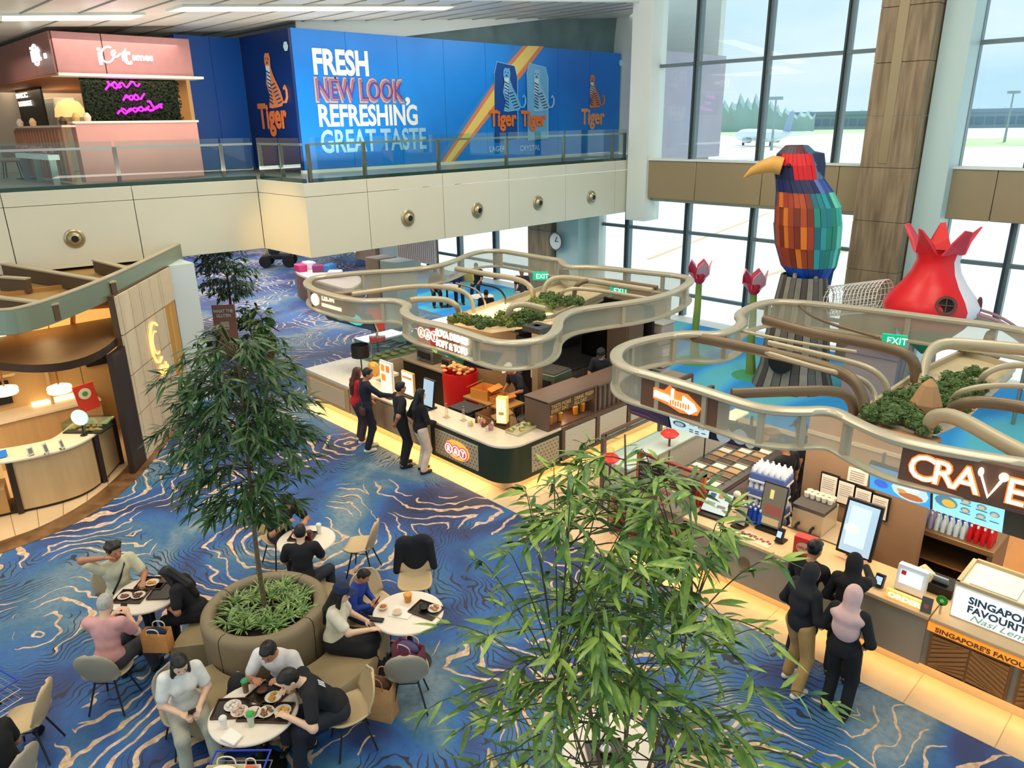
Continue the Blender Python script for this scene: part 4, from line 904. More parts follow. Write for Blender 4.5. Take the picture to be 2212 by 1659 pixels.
# red sack bin
t = thing('red_bin', 'tall red bin lined with a bag of fried snacks behind the counter', 'bin', (-11.6, 9.6, 0))
B().lathe([(.36, .02), (.36, .3), (.37, 1.2), (.39, 1.2), (.38, .35)], (-11.7, 9.75, 0), 24).obj('body', mat('red_plastic', '#C4161C', .35), t)
b = B(); r_ = random.Random(3)
for k in range(60): b.ell((-11.7+r_.gauss(0, .16), 9.75+r_.gauss(0, .16), 1.2+r_.uniform(0, .16)), (r_.uniform(.03, .07), r_.uniform(.03, .07), .03), 6, 4)
b.obj('snacks', mat('snack', '#D9A066', .7), t, kind='stuff')
# light boxes, screens on counter
def standee(x, y, z, w, h, rz, label, face, frame=None, tilt=0, cat='sign', nm='light_box', th=.05, deco=None):
    t = thing(nm, label, cat, (x, y, z), rz)
    B().box((0, 0, .015), (w*.9, .2, .03)).obj('foot', DARKMET, t, local=True)
    R_ = Matrix.Rotation(tilt, 3, 'X'); c = R_ @ Vector((0, 0, h/2))
    B().box(c+Vector((0, 0, .03)), (w, th, h), mtx=R_).obj('frame', frame or BLK, t, local=True, bevel=.008)
    B().box(c+Vector((0, 0, .03))+R_ @ Vector((0, -th/2-.003, 0)), (w*.9, .006, h*.93), mtx=R_).obj('display', face, t, local=True)
    if deco:
        for (px, pz, pw, ph, m) in deco: B().box(c+Vector((0, 0, .03))+R_ @ Vector((px*w, -th/2-.008, pz*h)), (pw*w, .004, ph*h), mtx=R_).obj('picture', m, t, local=True)
    return t
E1 = E('warmwhite', '#FFE7C0', 1.1); E2 = E('bluewhite', '#A9C4D8', .6)
standee(-12.05, 8.12, ZT, .42, .72, 0, 'glowing white menu light box with food pictures on the central counter', E1, mat('frame_white', '#E8E0D0', .4), deco=[(-.22, .3, .3, .2, E('or1', '#E08A3A', .8)), (.18, .3, .3, .2, E('or2', '#D9743A', .8)), (-.2, .02, .34, .2, E('or1', '#E08A3A'))])
standee(-11.75, 8.42, ZT, .40, .5, 0, 'second glowing cream light box behind the menu light box', E1, mat('frame_gold', '#C9A25A', .4), deco=[(0, .25, .8, .1, E('or3', '#B98A4A', .5))])
standee(-10.95, 8.28, ZT, .34, .55, 0, 'black-framed touch screen on the central counter', E2, BLK, -.15)
standee(-12.75, 8.5, ZT-.05, .3, .55, -.3, 'grey touch screen standing near the woman in red', E('grey', '#6E7C84', .5), BLK, -.15)
t = standee(-9.3, 8.72, ZT, .2, .5, .5, 'cream upright light box on the white countertop', E('cream', '#FFE9A8', 1.0), mat('lb_yellow', '#EACB6A', .5, emit=.5), th=.14, deco=[(0, -.1, .5, .12, E('or3', '#B98A4A'))])
# acrylic holders, tray of bottles, plates
for k, (x, y) in enumerate(((-10.3, 8.2), (-9.95, 8.32))):
    t = thing('acrylic_stand', ['clear acrylic card stand near the glowing screen', 'clear acrylic card stand nearer the green corner'][k], 'card stand', (x, y, ZT)); B().slab([(x-.05, y, ZT), (x+.05, y, ZT), (x+.015, y, ZT+.28), (x-.015, y, ZT+.28)], (0, .02, 0)).obj('panel', glass('acrylic', (.93, .9, .88), .15), t); B().bb(x-.06, x+.06, y-.04, y+.06, ZT, ZT+.01).obj('foot', mat('pinkish', '#D9B8A0', .4), t)
t = thing('serving_tray', 'long pale tray on the white countertop corner', 'tray', (-8.85, 8.85, ZT), PI/2+.1)
B().box((0, 0, .01), (.75, .3, .02)).obj('base', mat('tray_pale', '#CFC4A0', .5), t, local=True, bevel=.004)
for s_ in (-1, 1): B().box((0, s_*.15, .03), (.75, .012, .05)).obj('rim', mat('tray_pale'), t, local=True)
r_ = random.Random(8)
for k in range(14):
    x, y = -8.85+.1*r_.uniform(-1, 1), 8.55+.046*k; m = [mat('snk1', '#D8C36A', .5), mat('snk2', '#6E9A3A', .5), mat('snk3', '#E3D8C0', .5)][k % 3]
    t = tag(B().box((x, y, ZT+.045), (.09, .05, .05), rz=r_.uniform(0, 3)).obj('snack_packet', m, bevel=.01), ['small yellow snack packet in the long pale tray', 'small green snack packet in the long pale tray', 'small cream snack packet in the long pale tray'][k % 3], 'packet', 'snack packets in the long pale tray '+['(yellow)', '(green)', '(cream)'][k % 3])
for k in range(16):
    x, y = -9.5+r_.uniform(-.25, .3), 8.35+r_.uniform(-.14, .18); m = [mat('snk4', '#D98A94', .5), mat('snk1', '#D8C36A'), mat('snk5', '#7A3A34', .5), mat('snk3', '#E3D8C0')][k % 4]
    tag(B().lathe([(.028, 0), (.032, .02), (.03, .07), (.012, .085), (.012, .10), (.001, .10)], (x, y, ZT), 10).obj('drink_cup', m), ['small pink cup in the cluster on the white countertop', 'small yellow cup in the cluster on the white countertop', 'small maroon cup in the cluster on the white countertop', 'small cream cup in the cluster on the white countertop'][k % 4], 'cup', 'cups clustered on the white countertop '+['(pink)', '(yellow)', '(maroon)', '(cream)'][k % 4])
t = thing('warming_plate', 'round steel warming plate beside the cream light box', 'plate', (-9.0, 9.0, ZT)); B().lathe([(.2, 0), (.22, .02), (.22, .05), (.2, .05), (.19, .03), (.001, .03)], (-9.15, 9.25, ZT-.05), 20).obj('body', SSD, t); B().lathe([(.1, 0), (.1, .03), (.02, .06)], (-9.15, 9.25, ZT-.02), 16).obj('knob', BLK, t)
# black drum lamp and glass case at the left end
t = thing('table_lamp', 'table lamp with a black drum shade at the kiosk left end', 'lamp', (-13.9, 8.7, .9)); B().lathe([(.19, 0), (.2, .0), (.2, .28), (.19, .28)], (-13.9, 8.7, 1.28), 22, cap=False).obj('shade', BLK, t); B().tube([(-13.9, 8.7, .9), (-13.9, 8.7, 1.4)], .015, 8).obj('pole', DARKMET, t); B().cyl((-13.9, 8.7, .9), .1, .02).obj('base', DARKMET, t); B().cyl((-13.9, 8.7, 1.42), .19, .01, 18).obj('diffuser', BLK, t)
t = thing('glass_case', 'long glass display case at the left end of the central kiosk', 'display case', (-14.6, 10.7, .9))
B().bb(-15.05, -14.35, 9.3, 12.6, 0, .85).obj('base', FRONTB, t, bevel=.01)
for a in ((-15.03, -14.37, 9.3, 9.31, .85, 1.35), (-15.03, -15.02, 9.3, 12.6, .85, 1.35), (-14.38, -14.37, 9.3, 12.6, .85, 1.35), (-15.03, -14.37, 12.59, 12.6, .85, 1.35)): B().bb(*a).obj('glass_pane', RGLASS, t)
B().bb(-15.05, -14.35, 9.28, 12.62, 1.35, 1.37).obj('glass_top', glass('case_top', (.75, .86, .82), .25), t)
for x in (-15.03, -14.37):
    for y in (9.3, 12.6): B().bb(x-.012, x+.012, y-.012, y+.012, .85, 1.37).obj('corner_post', STEEL, t)
for k in range(22):
    x, y = -14.85+.25*(k % 2)+r_.uniform(-.03, .03), 9.55+.27*(k//2)
    tag(B().lathe([(.05, 0), (.09, .03), (.085, .05), (.001, .08)], (x, y, .852), 10).obj('pastry_plate', mat('pastry', '#B9A37A', .6)), 'small plate of food inside the long glass case', 'plate', 'plates in the long glass case')
t = thing('basket', 'wheat-coloured bread basket beside the black lamp', 'basket', (-13.55, 8.95, .9)); 
B().lathe([(.11, 0), (.13, .12), (.12, .26), (.06, .32), (.001, .33)], (-13.5, 8.75, .9), 12).obj('body', mat('wheat', '#D9A24A', .7), t)
for k in range(5): B().tube([(-13.5+.12*math.cos(k*1.25), 8.75+.12*math.sin(k*1.25), .92), (-13.5+.11*math.cos(k*1.25), 8.75+.11*math.sin(k*1.25), 1.2)], .008, 5).obj('rib', mat('wheat_dark', '#A8742A', .7), t)
# inner rear bench with espresso gear
t = thing('rear_bench', 'dark rear bench in the kiosk behind the counter screens', 'bench', (-12.9, 10.1, 0)); B().bb(-13.9, -12.1, 9.85, 10.4, 0, .95).obj('carcass', KIT, t); B().bb(-13.95, -12.05, 9.8, 10.45, .95, 1.0).obj('top', mat('bench_top', '#8A7A66', .4), t, bevel=.008)
machine(-13.2, 10.15, 1.0, (.6, .4, .32), 'espresso machine on the dark rear bench', SSD); machine(-12.5, 10.15, 1.0, (.3, .3, .24), 'small metal grinder on the dark rear bench', mat('grinder', '#6B5A4A', .4, .4))
t = thing('kitchen_island', 'black appliance column in the middle of the central kiosk', 'appliance', (-10.6, 10.6, 0)); B().bb(-11.0, -10.2, 10.75, 11.15, 0, 1.9).obj('body', KIT, t, bevel=.02)
for k in range(4): B().cyl((-10.85+.2*k, 10.72, 1.1+.12*(k % 2)), .06, .2, 10).obj('canister', [STEEL, BLK, mat('can_white', '#D8D4C8', .5), BLK][k], t)
B().bb(-10.95, -10.25, 10.70, 10.74, 1.45, 1.8).obj('screen', mat('island_scr', '#22303A', .3), t)
# stacked clear tubs
TUB = mat('tub_plastic', '#D9CFC4', .3, alpha=.7); 
cols = ['#C9CFC9', '#D9C8B8', '#E2DAD2', '#CDBFB4', '#E6DFD8', '#B6A79A', '#C9B8AC']
for k, c in enumerate(cols):
    p = (-9.55+.05*math.sin(k*2.1), 13.9+.05*math.cos(k*1.7), k*.27+.02); q = thing('storage_tub', 'clear plastic storage tub, %s of the stack beside the dark cabinet' % ['lowest', 'second from the bottom', 'third from the bottom', 'middle', 'third from the top', 'second from the top', 'topmost'][k], 'tub', p, .15*math.sin(k), 'stacked clear tubs')
    B().box((0, 0, .11), (.62, .45, .22)).obj('body', mat('tub_'+c, c, .35), q, local=True, bevel=.03); B().box((0, 0, .235), (.66, .49, .03)).obj('lid', mat('tub_lid', '#BFC4C0', .4), q, local=True, bevel=.01)
t = thing('partition_wall', 'tall beige wall panel behind the staff member in a cap', 'partition', (-10.9, 15.1, 0)); B().bb(-11.9, -9.7, 14.45, 14.6, 0, 2.35).obj('panel', mat('pinkbeige', '#C7AE94', .6), t, bevel=.01)
light('kiosk_lamp', 'AREA', (-11, 10.2, 2.4), (0, 0, 0), 60, (1, .78, .52), 3.5, 2.2)
light('kiosk_lamp', 'AREA', (-12.6, 8.6, 2.4), (0, 0, 0), 22, (1, .78, .52), 2.4, .3)
# ================= kiosk 2 body =================
STONE2 = mat('counter_stone', '#A08F78', .4, vary=.07, scale=1.5); WOODF = mat('wood_front', '#A9743E', .5, vary=.08, scale=2, stretch=(1, 1, 6)); OAK = mat('pale_wood_top', '#D8B384', .4, vary=.04, scale=3)
k2 = thing('kiosk_counter', 'long stone-fronted serving counter of the CRAVE kiosk', 'counter', (-2.5, 8.4, 0))
Y2 = 8.15
B().bb(-6.1, 2.5, Y2+.25, 8.9, 0, .28).obj('plinth', PLIN, k2, bevel=.01)
B().bb(-4.95, 2.5, Y2+.03, 8.8, .28, .9).obj('carcass', FRONTB, k2)
for a, b_ in ((-4.95, -3.42), (-3.41, -1.82)): B().bb(a, b_, Y2, Y2+.04, .27, .9).obj('stone_panel', STONE2, k2, bevel=.006)
for a, b_ in ((-5.0, -3.42), (-3.41, -1.80), (-1.79, .2), (.21, 2.5)): B().bb(a, b_, Y2-.04, 8.85, .9, .95).obj('worktop', OAK, k2, bevel=.01)
B().lathe([(.06, 0), (.08, .01), (.085, .02), (.07, .02), (.06, .01)], (-4.05, Y2, .62), 16, mtx=Matrix.Rotation(PI/2, 3, 'X')).obj('round_logo', mat('logo_br', '#7D6446', .5), k2)
CHV = mat('chevron_wood', '#A8703A', .5, vary=.1, scale=3); CHD = mat('chevron_dark', '#8A5A2E', .5)
for x0 in (-1.76, -.9, -.04, .82, 1.68):
    dr_ = B().bb(x0, x0+.8, Y2, Y2+.05, .30, .76).obj('door', CHD, k2, bevel=.005)
    b = B()
    for s_ in (0, 1):
        xa = x0+.03+s_*.38; xb = xa+.36
        for k in range(-4, 9):
            z0 = .32+k*.06; z1 = z0+(.2 if s_ == 0 else -.2)
            if s_ == 1: z0 += .2; z1 += .2
            za, zb = z0, z1
            b.slab([(xa, Y2-.012, max(.32, min(.74, za))), (xb, Y2-.012, max(.32, min(.74, zb))), (xb, Y2-.012, max(.32, min(.74, zb+.04))), (xa, Y2-.012, max(.32, min(.74, za+.04)))], (0, .012, 0))
    b.obj('chevron_strips', CHV, dr_, kind='stuff', smooth=False)
B().bb(-1.8, 2.5, Y2-.03, Y2+.02, .78, .88).obj('lit_fascia', mat('lit_orange', '#E8912E', .5, emit=.7), k2)
txt('lettering', "SINGAPORE'S FAVOURITE SINGAPORE'S FAVOURITE", mat('sign_brown2', '#7A4A1E', .5), k2, (-1.72, Y2-.035, .80), Rx, Up, .055, 1.15, .006, .002)
strip_light('plinth_led', (-4.9, Y2+.12), (2.4, Y2+.12), .27, 16)
strip_light('cabinet_led', (-5.9, Y2+.0), (-5.0, Y2+.0), .27, 12, (1, .45, .15))
# lit "SINGAPORE'S FAVOURITE" box
t = thing('light_box', "white light box reading SINGAPORE'S FAVOURITE on the wooden counter end", 'display case', (-.6, 8.5, .95))
B().bb(-1.66, 1.6, 8.3, 8.95, .95, 1.36).obj('body', mat('lb_body', '#E9E6DC', .4), t, bevel=.01)
B().slab([(-1.64, 8.295, .98), (1.6, 8.295, .98), (1.6, 8.295, 1.33), (-1.64, 8.295, 1.33)], (0, -.01, 0)).obj('lit_face', E('lbface', '#EAF3F3', .95), t)
txt('lettering', "SINGAPORE'S", mat('ink_blue', '#3E5166', .5), t, (-1.5, 8.28, 1.20), Rx, Up, .082, 1.0, .006, .004); txt('lettering', 'FAVOURITE', mat('ink_blue'), t, (-1.5, 8.28, 1.09), Rx, Up, .082, 1.0, .006, .004)
txt('lettering', 'Nasi Lemak', mat('ink_green', '#A8CDB8', .5), t, (-1.46, 8.28, 1.0), Rx, Up, .075, 1.25, .006, .001, shear=.35)
B().bb(-1.66, 1.6, 8.30, 8.33, 1.36, 1.4).obj('rim', mat('rim_tan', '#C9AD80', .4), t); B().bb(-1.66, 1.6, 8.92, 8.95, 1.36, 1.4).obj('rim', mat('rim_tan'), t); B().bb(-1.66, -1.62, 8.3, 8.95, 1.36, 1.4).obj('rim', mat('rim_tan'), t)
for k in range(6): B().bb(-1.55+k*.52, -1.1+k*.52, 8.4, 8.85, 1.362, 1.375).obj('glass_lid', mat('lid_pale', '#CFE0D8', .2), t, bevel=.004)
# back wall with certificates
t = thing('back_wall', 'brown back wall panel of the CRAVE kiosk behind the ordering screen', 'partition', (-3.2, 9.7, 0))
B().bb(-4.03, -2.42, 9.62, 9.8, 0, 2.4).obj('panel', mat('crave_wall', '#94765A', .55, vary=.03), t, bevel=.01); B().bb(-4.03, -2.42, 9.60, 9.63, 2.05, 2.1).obj('ledge', BEIGE, t)
for k in range(4):
    a = GY(1776+k*36.5, 1020+k*15.3, 9.61); c = GY(1776+k*36.5+33, 1060+k*15.3+12, 9.61)
    q = thing('framed_certificate', ['leftmost framed white certificate on the brown wall', 'second framed certificate from the left', 'third framed certificate from the left', 'rightmost framed certificate, under the blue screen'][k], 'certificate', (a.x, 9.6, c.z), group='row of framed certificates')
    B().bb(a.x, c.x, 9.58, 9.615, c.z-.06, a.z+.02).obj('frame', BLK, q); B().bb(a.x+.02, c.x-.02, 9.572, 9.585, c.z-.04, a.z).obj('sheet', mat('paper', '#E8E0D4', .7), q)
    b = B()
    for j in range(6): b.bb(a.x+.04, c.x-.04-.02*(j % 2), 9.569, 9.574, a.z-.05-j*.03, a.z-.045-j*.03)
    b.obj('text_lines', mat('ink_grey', '#8A8078', .6), q, kind='stuff')
a = GY(1835, 1008, 9.61); q = thing('notice', 'white printed notice above the framed certificates', 'notice', (a.x, 9.6, a.z-.2)); B().bb(a.x, a.x+.26, 9.59, 9.615, a.z-.2, a.z).obj('sheet', mat('paper'), q); b = B()
for j in range(5): b.bb(a.x+.03, a.x+.22, 9.585, 9.592, a.z-.04-j*.032, a.z-.033-j*.032)
b.obj('text_lines', mat('ink_grey'), q, kind='stuff')
# drinks chiller
t = thing('drinks_chiller', 'low open steel chiller with bottles on top, right of the brown wall', 'chiller', (-2.1, 10.3, 0))
B().bb(-2.68, -1.66, 10.0, 10.8, .9, .98).obj('top', mat('chiller_top', '#8E7350', .35, .5), t, bevel=.01); B().bb(-2.68, -2.62, 10.0, 10.8, 0, .9).obj('side_panel', SSD, t); B().bb(-1.72, -1.66, 10.0, 10.8, 0, .9).obj('side_panel', SSD, t)
B().bb(-2.62, -1.72, 10.6, 10.75, 0, .9).obj('back_panel', mat('chiller_in', '#2E2018', .5), t); B().bb(-2.62, -1.72, 10.1, 10.6, .5, .52).obj('shelf', mat('bronze_shelf', '#A3804E', .3, .6), t); B().bb(-2.62, -1.72, 10.1, 10.6, .15, .17).obj('shelf', mat('bronze_shelf'), t)
def bottle(x, y, z, h, m, mc, label, group, r=.03):
    t = thing('bottle', label, 'bottle', (x, y, z), group=group)
    B().lathe([(.001, 0), (r, .003), (r, h*.62), (r*.4, h*.82), (r*.4, h*.9)], (0, 0, 0), 10).obj('body', m, t, local=True); B().cyl((0, 0, h*.88), r*.45, h*.12, 8).obj('cap', mc, t, local=True); return t
WB = mat('water_bottle', '#C9DDE8', .2); BB = mat('blue_bottle', '#2458C8', .25); RB = mat('red_bottle', '#C21620', .25); PB = mat('purple_bottle', '#9A93B8', .3); WC = mat('white_cap', '#EDEDEA', .4)
protoB = {}
for i in range(12):
    for j in range(3):
        m, nm = ((PB, 'clear purple-tinted'), (WB, 'clear'), (RB, 'red'))[0 if i < 3 else (1 if i < 8 else 2)]
        if 3 <= i < 8 and j == 2: m, nm = BB, 'blue'
        loc = (-2.6+i*.078, 10.1+j*.1, .98)
        lb = {'clear purple-tinted': 'purple-tinted drink bottle at the left end of the chiller top', 'clear': 'clear water bottle in the middle of the chiller top', 'red': 'red drink bottle at the right end of the chiller top', 'blue': 'blue drink bottle in the back row of the chiller top'}[nm]
        if nm not in protoB: protoB[nm] = bottle(*loc, .24, m, WC, lb, nm+' bottles on the chiller')
        else: dup(protoB[nm], loc)
t = thing('wood_floor', 'orange wooden floor boards inside the right kiosk', 'floor mat', (-1, 11, 0)); wd_ = mat('orange_boards', '#D9924A', .45, vary=.06, scale=2)
for k in range(14): B().bb(-4.0+k*.36, -3.65+k*.36, 8.9, 14.2, .005, .015).obj('board', wd_, t)
# steel servery
t = thing('steel_servery', 'long stainless steel servery with food wells in the right kiosk', 'counter', (-5.4, 10.4, 0))
B().bb(-5.9, -5.05, 9.1, 11.8, .0, .9).obj('cabinet', mat('servery_steel', '#9A8F96', .3, .7), t, bevel=.01); B().bb(-5.92, -5.03, 9.08, 11.85, .9, .94).obj('top', SSD, t, bevel=.008)
for k in range(3):
    dr_ = B().bb(-5.045, -5.03, 9.15+k*.9, 10.0+k*.9, .3, .84).obj('door', mat('servery_door', '#B3A8AE', .3, .6), t, bevel=.005); B().bb(-5.03, -5.0, 9.4+k*.9, 9.8+k*.9, .74, .76).obj('handle', STEEL, dr_)
B().bb(-5.04, -5.01, 9.1, 11.8, .62, .68).obj('rail', STEEL, t)
wc = [mat('well_a', '#7A5A3A', .5), mat('well_b', '#B08A5A', .5), mat('well_c', '#D8CFC0', .5), mat('well_d', '#4A3A2A', .5)]
for j in range(9):
    for i in range(3):
        x, y = -5.75+i*.25, 9.3+j*.2
        B().bb(x-.1, x+.1, y-.08, y+.08, .942, .95).obj('well', wc[(i*3+j*5) % 4], t); 
    B().bb(-5.88, -5.12, 9.39+j*.2, 9.41+j*.2, .94, .965).obj('divider', STEEL, t)
for k in range(2): B().lathe([(.14, 0), (.15, .1), (.14, .1), (.13, .01), (.001, .01)], (-5.5, 11.2+k*.4, .945), 18).obj('pot', wc[1], t)
t = thing('heat_lamp', 'black framed heat lamp stand over the steel servery', 'lamp', (-5.8, 10.4, .94))
for y in (10.0, 11.0): B().tube([(-5.85, y, .94), (-5.85, y, 1.45)], .012, 6).obj('post', BLK, t)
B().bb(-5.95, -5.7, 9.9, 11.1, 1.45, 1.48).obj('hood', mat('lampglow', '#FFE9B8', .4, emit=.6), t)
t = thing('side_counter', 'pale counter with a glass screen along the left side of the right kiosk', 'counter', (-6.7, 9.9, 0))
B().bb(-7.05, -6.55, 8.9, 12.2, 0, .88).obj('carcass', TERR, t); B().bb(-7.1, -6.5, 8.85, 12.25, .88, .92).obj('top', mat('sidetop', '#C8DAD2', .25), t, bevel=.008)
B().bb(-7.08, -7.06, 9.0, 12.2, .92, 1.3).obj('glass_pane', RGLASS, t)
for y in (8.9, 10.5, 12.2): B().bb(-7.1, -7.04, y-.04, y+.04, 0, 1.34).obj('post', FRM, t)
B().bb(-7.1, -7.04, 8.9, 12.2, 1.31, 1.35).obj('rail', FRM, t)
t = thing('grill_counter', 'brown display counter with red lattice front at the left end of the right kiosk', 'counter', (-5.5, 8.4, 0))
B().bb(-6.15, -5.0, 8.05, 8.8, .28, .84).obj('carcass', mat('grill_brown', '#6A3A28', .5), t); B().bb(-6.2, -4.98, 8.0, 8.85, .84, .88).obj('top', mat('grill_top', '#5A463A', .4), t, bevel=.008)
LAT = mat('red_lattice', '#C23A28', .5, emit=.15)
for a, b_ in ((-6.1, -5.6), (-5.55, -5.03)):
    B().bb(a, b_, 8.01, 8.04, .32, .8).obj('front_panel', mat('panel_dk', '#7A2E22', .5), t)
    b = B()
    for k in range(9): b.beam((a+.02, 8.0, .34+k*.05), (b_-.02, 8.0, .36+k*.05), .006, .008)
    for k in range(11): b.beam((a+.03+k*.045, 8.0, .33), (a+.03+k*.045, 8.0, .79), .006, .008)
    b.obj('lattice', LAT, t, kind='stuff')
for x in (-6.15, -5.57, -5.02): B().bb(x-.03, x+.03, 7.98, 8.04, .25, .86).obj('post', mat('lit_post', '#C9703A', .5), t)
for x in (-6.15, -5.02): B().bb(x-.03, x+.03, 8.6, 8.66, .88, 1.42).obj('upright', mat('lit_post'), t)
B().bb(-6.18, -4.99, 8.6, 8.66, 1.38, 1.42).obj('top_rail', mat('rail_red', '#8A3A28', .5), t)
def board(name, label, x0, x1, y, z0, z1, m, cat='menu board', texts=(), tm=None):
    q = thing(name, label, cat, ((x0+x1)/2, y, z0)); B().bb(x0, x1, y, y+.03, z0, z1).obj('panel', m, q, bevel=.003)
    if texts:
        for (s_, tz, h_) in texts: txt('lettering', s_, tm, q, (x0+.03, y-.004, tz), Rx, Up, h_, .9, .004, .001)
    return q
board('menu_board', 'dark chalk menu board behind the leaves at the right kiosk', -6.1, -5.6, 8.55, .92, 1.32, mat('board_dk', '#2A1C18', .5), texts=(('MENU', 1.22, .06), ('NOODLES 8.80', 1.12, .035), ('RICE 7.80', 1.04, .035)), tm=mat('chalk', '#B8A898', .5))
board('menu_poster', 'red and cream menu poster standing on the grill counter', -5.5, -5.1, 8.2, .88, 1.22, mat('poster_cr', '#C9B39A', .5), cat='poster', texts=(('HOT', 1.12, .07), ('SOUP', 1.02, .06), ('SETS', .93, .05)), tm=mat('red_sign'))
t = thing('red_dispenser', 'red tube dispenser beside the menu poster', 'dispenser', (-5.0, 8.5, .88))
for k in range(4): B().cyl((-5.06+k*.045, 8.55, .9), .018, .3, 8).obj('tube', mat('red_plastic'), t)
B().bb(-5.1, -4.9, 8.48, 8.62, .88, .9).obj('foot', BLK, t)
for k, (x, y, lb) in enumerate(((1318, 990, 'red round lantern on a post at the left corner of the right kiosk'), (1447, 937, 'red round lantern at the rear corner of the right kiosk'))):
    p = G(x, y, 1.15); t = thing('red_lantern', lb, 'lantern', (p.x, p.y, 0), group='red lanterns at the right kiosk')
    B().tube([(p.x, p.y, 0), (p.x, p.y, 1.1)], .02, 8).obj('pole', FRM, t); B().lathe([(.001, -.07), (.11, -.05), (.16, 0), (.11, .05), (.001, .07)], (p.x, p.y, 1.15), 16).obj('shade', mat('lantern_red', '#E0261E', .4, emit=.3), t); B().cyl((p.x, p.y, 1.2), .06, .12, 12).obj('glass_cup', RGLASS, t)
# bottled water packs
PACKT = mat('pack_film', '#DDE6EE', .15); PACKB = mat('pack_blue', '#5A72B8', .35)
def pack(k, lb, x, y, z, rz):
    t = thing('water_pack', lb, 'water bottle pack', (x, y, z), rz, 'shrink-wrapped water packs')
    B().box((0, 0, .09), (.52, .34, .12)).obj('label_band', PACKB, t, local=True, bevel=.02)
    b = B()
    for i in range(6):
        for j in range(4): b.lathe([(.038, 0), (.038, .05), (.015, .085), (.015, .1)], (-.21+i*.085, -.13+j*.085, .15), 8)
    b.obj('bottle_tops', PACKT, t, local=True, kind='stuff'); B().box((0, 0, .02), (.53, .35, .04)).obj('film', PACKT, t, local=True, bevel=.01)
    return t
for k in range(6): pack(k, 'shrink-wrapped pack of water bottles, %s of the stack beside the brown wall' % ['lowest', 'second from the bottom', 'third from the bottom', 'third from the top', 'second from the top', 'topmost'][k], -4.38+.02*(k % 2), 9.35, k*.255, .05*(k % 3))
# counter-top items of kiosk 2
ZC = .95
def easel(x, y, w, h, rz, tilt, label, m, deco, nm='menu_card', cat='menu'):
    return standee(x, y, ZC, w, h, rz, label, m, BLK, tilt, cat, nm, .02, deco)
bl = mat('bowl_blue', '#3A5F88', .5)
easel(-4.72, 8.42, .40, .36, .1, -.9, 'pale menu card with bowl pictures leaning on the stone counter', mat('menu_pale', '#D5E4EC', .5), [(-.25, .25, .2, .18, bl), (.05, .28, .18, .16, mat('bowl_or', '#C98A6A', .5)), (.3, .25, .18, .18, bl), (-.2, -.1, .3, .12, mat('bowl_gr', '#8FA8B8', .5)), (.2, -.15, .3, .1, mat('ink_grey'))])
easel(-4.3, 8.42, .17, .28, -.1, -.2, 'small beige information card on the stone counter', mat('card_beige', '#D8C0A0', .6), [(0, .2, .5, .05, mat('ink_grey'))])
easel(-3.98, 8.62, .34, .62, .05, -.2, 'tall black-framed poster screen on the stone counter', E('poster', '#6B6150', .5), [(-.1, .25, .15, .2, E('glass_y', '#D9C87A', .6)), (.05, -.1, .7, .2, E('dish_r', '#8A4A3A', .5)), (0, -.35, .7, .15, E('dish_y', '#B8A070', .5))], 'poster_screen', 'screen')
t = thing('card_terminal', 'black payment terminal beside the poster screen', 'payment terminal', (-3.72, 8.42, ZC)); B().box((-3.72, 8.42, ZC+.1), (.09, .06, .2), rx=-.4).obj('body', BLK, t, bevel=.01); B().box((-3.72, 8.385, ZC+.13), (.06, .01, .08), rx=-.4).obj('display', E('term', '#A9C4E8', .7), t); B().box((-3.72, 8.46, ZC+.01), (.12, .14, .02)).obj('base', BLK, t)
t = thing('white_lamp', 'round white globe ornament on a thin stand by the blue bottles', 'ornament', (-4.55, 8.75, ZC)); B().tube([(-4.55, 8.75, ZC), (-4.55, 8.75, ZC+.22)], .006, 6).obj('stem', BEIGE, t); B().ell((-4.55, 8.75, ZC+.27), .055, 14, 8).obj('globe', mat('globe_cream', '#E9DCC0', .4), t); B().cyl((-4.55, 8.75, ZC), .04, .02).obj('foot', BEIGE, t)
for k in range(10):
    loc = (-4.42+.075*(k % 5), 8.62+.09*(k//5), ZC)
    if k == 0: pb = bottle(*loc, .24, BB, WC, 'blue water bottle with white cap behind the stone counter', 'blue bottles behind the stone counter', .034)
    else: dup(pb, loc)
t = thing('red_sign_box', 'red countertop sign box with a cream oval on the stone counter', 'sign', (-3.33, 8.3, ZC)); B().box((-3.33, 8.3, ZC+.15), (.26, .14, .3), rz=.1).obj('body', mat('red_sign'), t, bevel=.008); B().lathe([(.09, 0), (.09, .008), (.001, .008)], (-3.32, 8.222, ZC+.17), 18, mtx=Matrix.Rotation(.1, 3, 'Z') @ Matrix.Rotation(PI/2, 3, 'X') @ Matrix.Diagonal((1, .8, 1))).obj('oval', mat('oval_cream', '#D9B890', .5), t)
txt('lettering', 'HALAL', mat('red_sign'), t, (-3.32, 8.212, ZC+.155), (math.cos(.1), math.sin(.1), 0), Up, .04, .9, .004, .001, 'CENTER')
t = thing('sticker_sheet', 'sheet of red dish pictures stuck on the stone countertop', 'menu', (-4.0, 8.28, ZC)); B().box((-4.0, 8.27, ZC+.003), (.5, .2, .005), rz=-.02).obj('sheet', mat('sticker', '#E3C8A8', .5), t)
for k in range(10): B().box((-4.19+.045*k, 8.31-.03*(k % 2), ZC+.008), (.035, .05, .004)).obj('picture', mat('stk%d' % (k % 2), ['#B0382C', '#8A4A3A'][k % 2], .5), t)
t = thing('coffee_machine', 'steel coffee machine stacked with white cups in the right kiosk', 'appliance', (-3.6, 9.1, .9)); B().box((-3.6, 9.15, 1.1), (.42, .5, .32)).obj('body', mat('machine_cream', '#C9B79A', .35, .2), t, bevel=.02); B().box((-3.6, 9.1, 1.28), (.44, .4, .05)).obj('cup_warmer', SSD, t)
b = B()
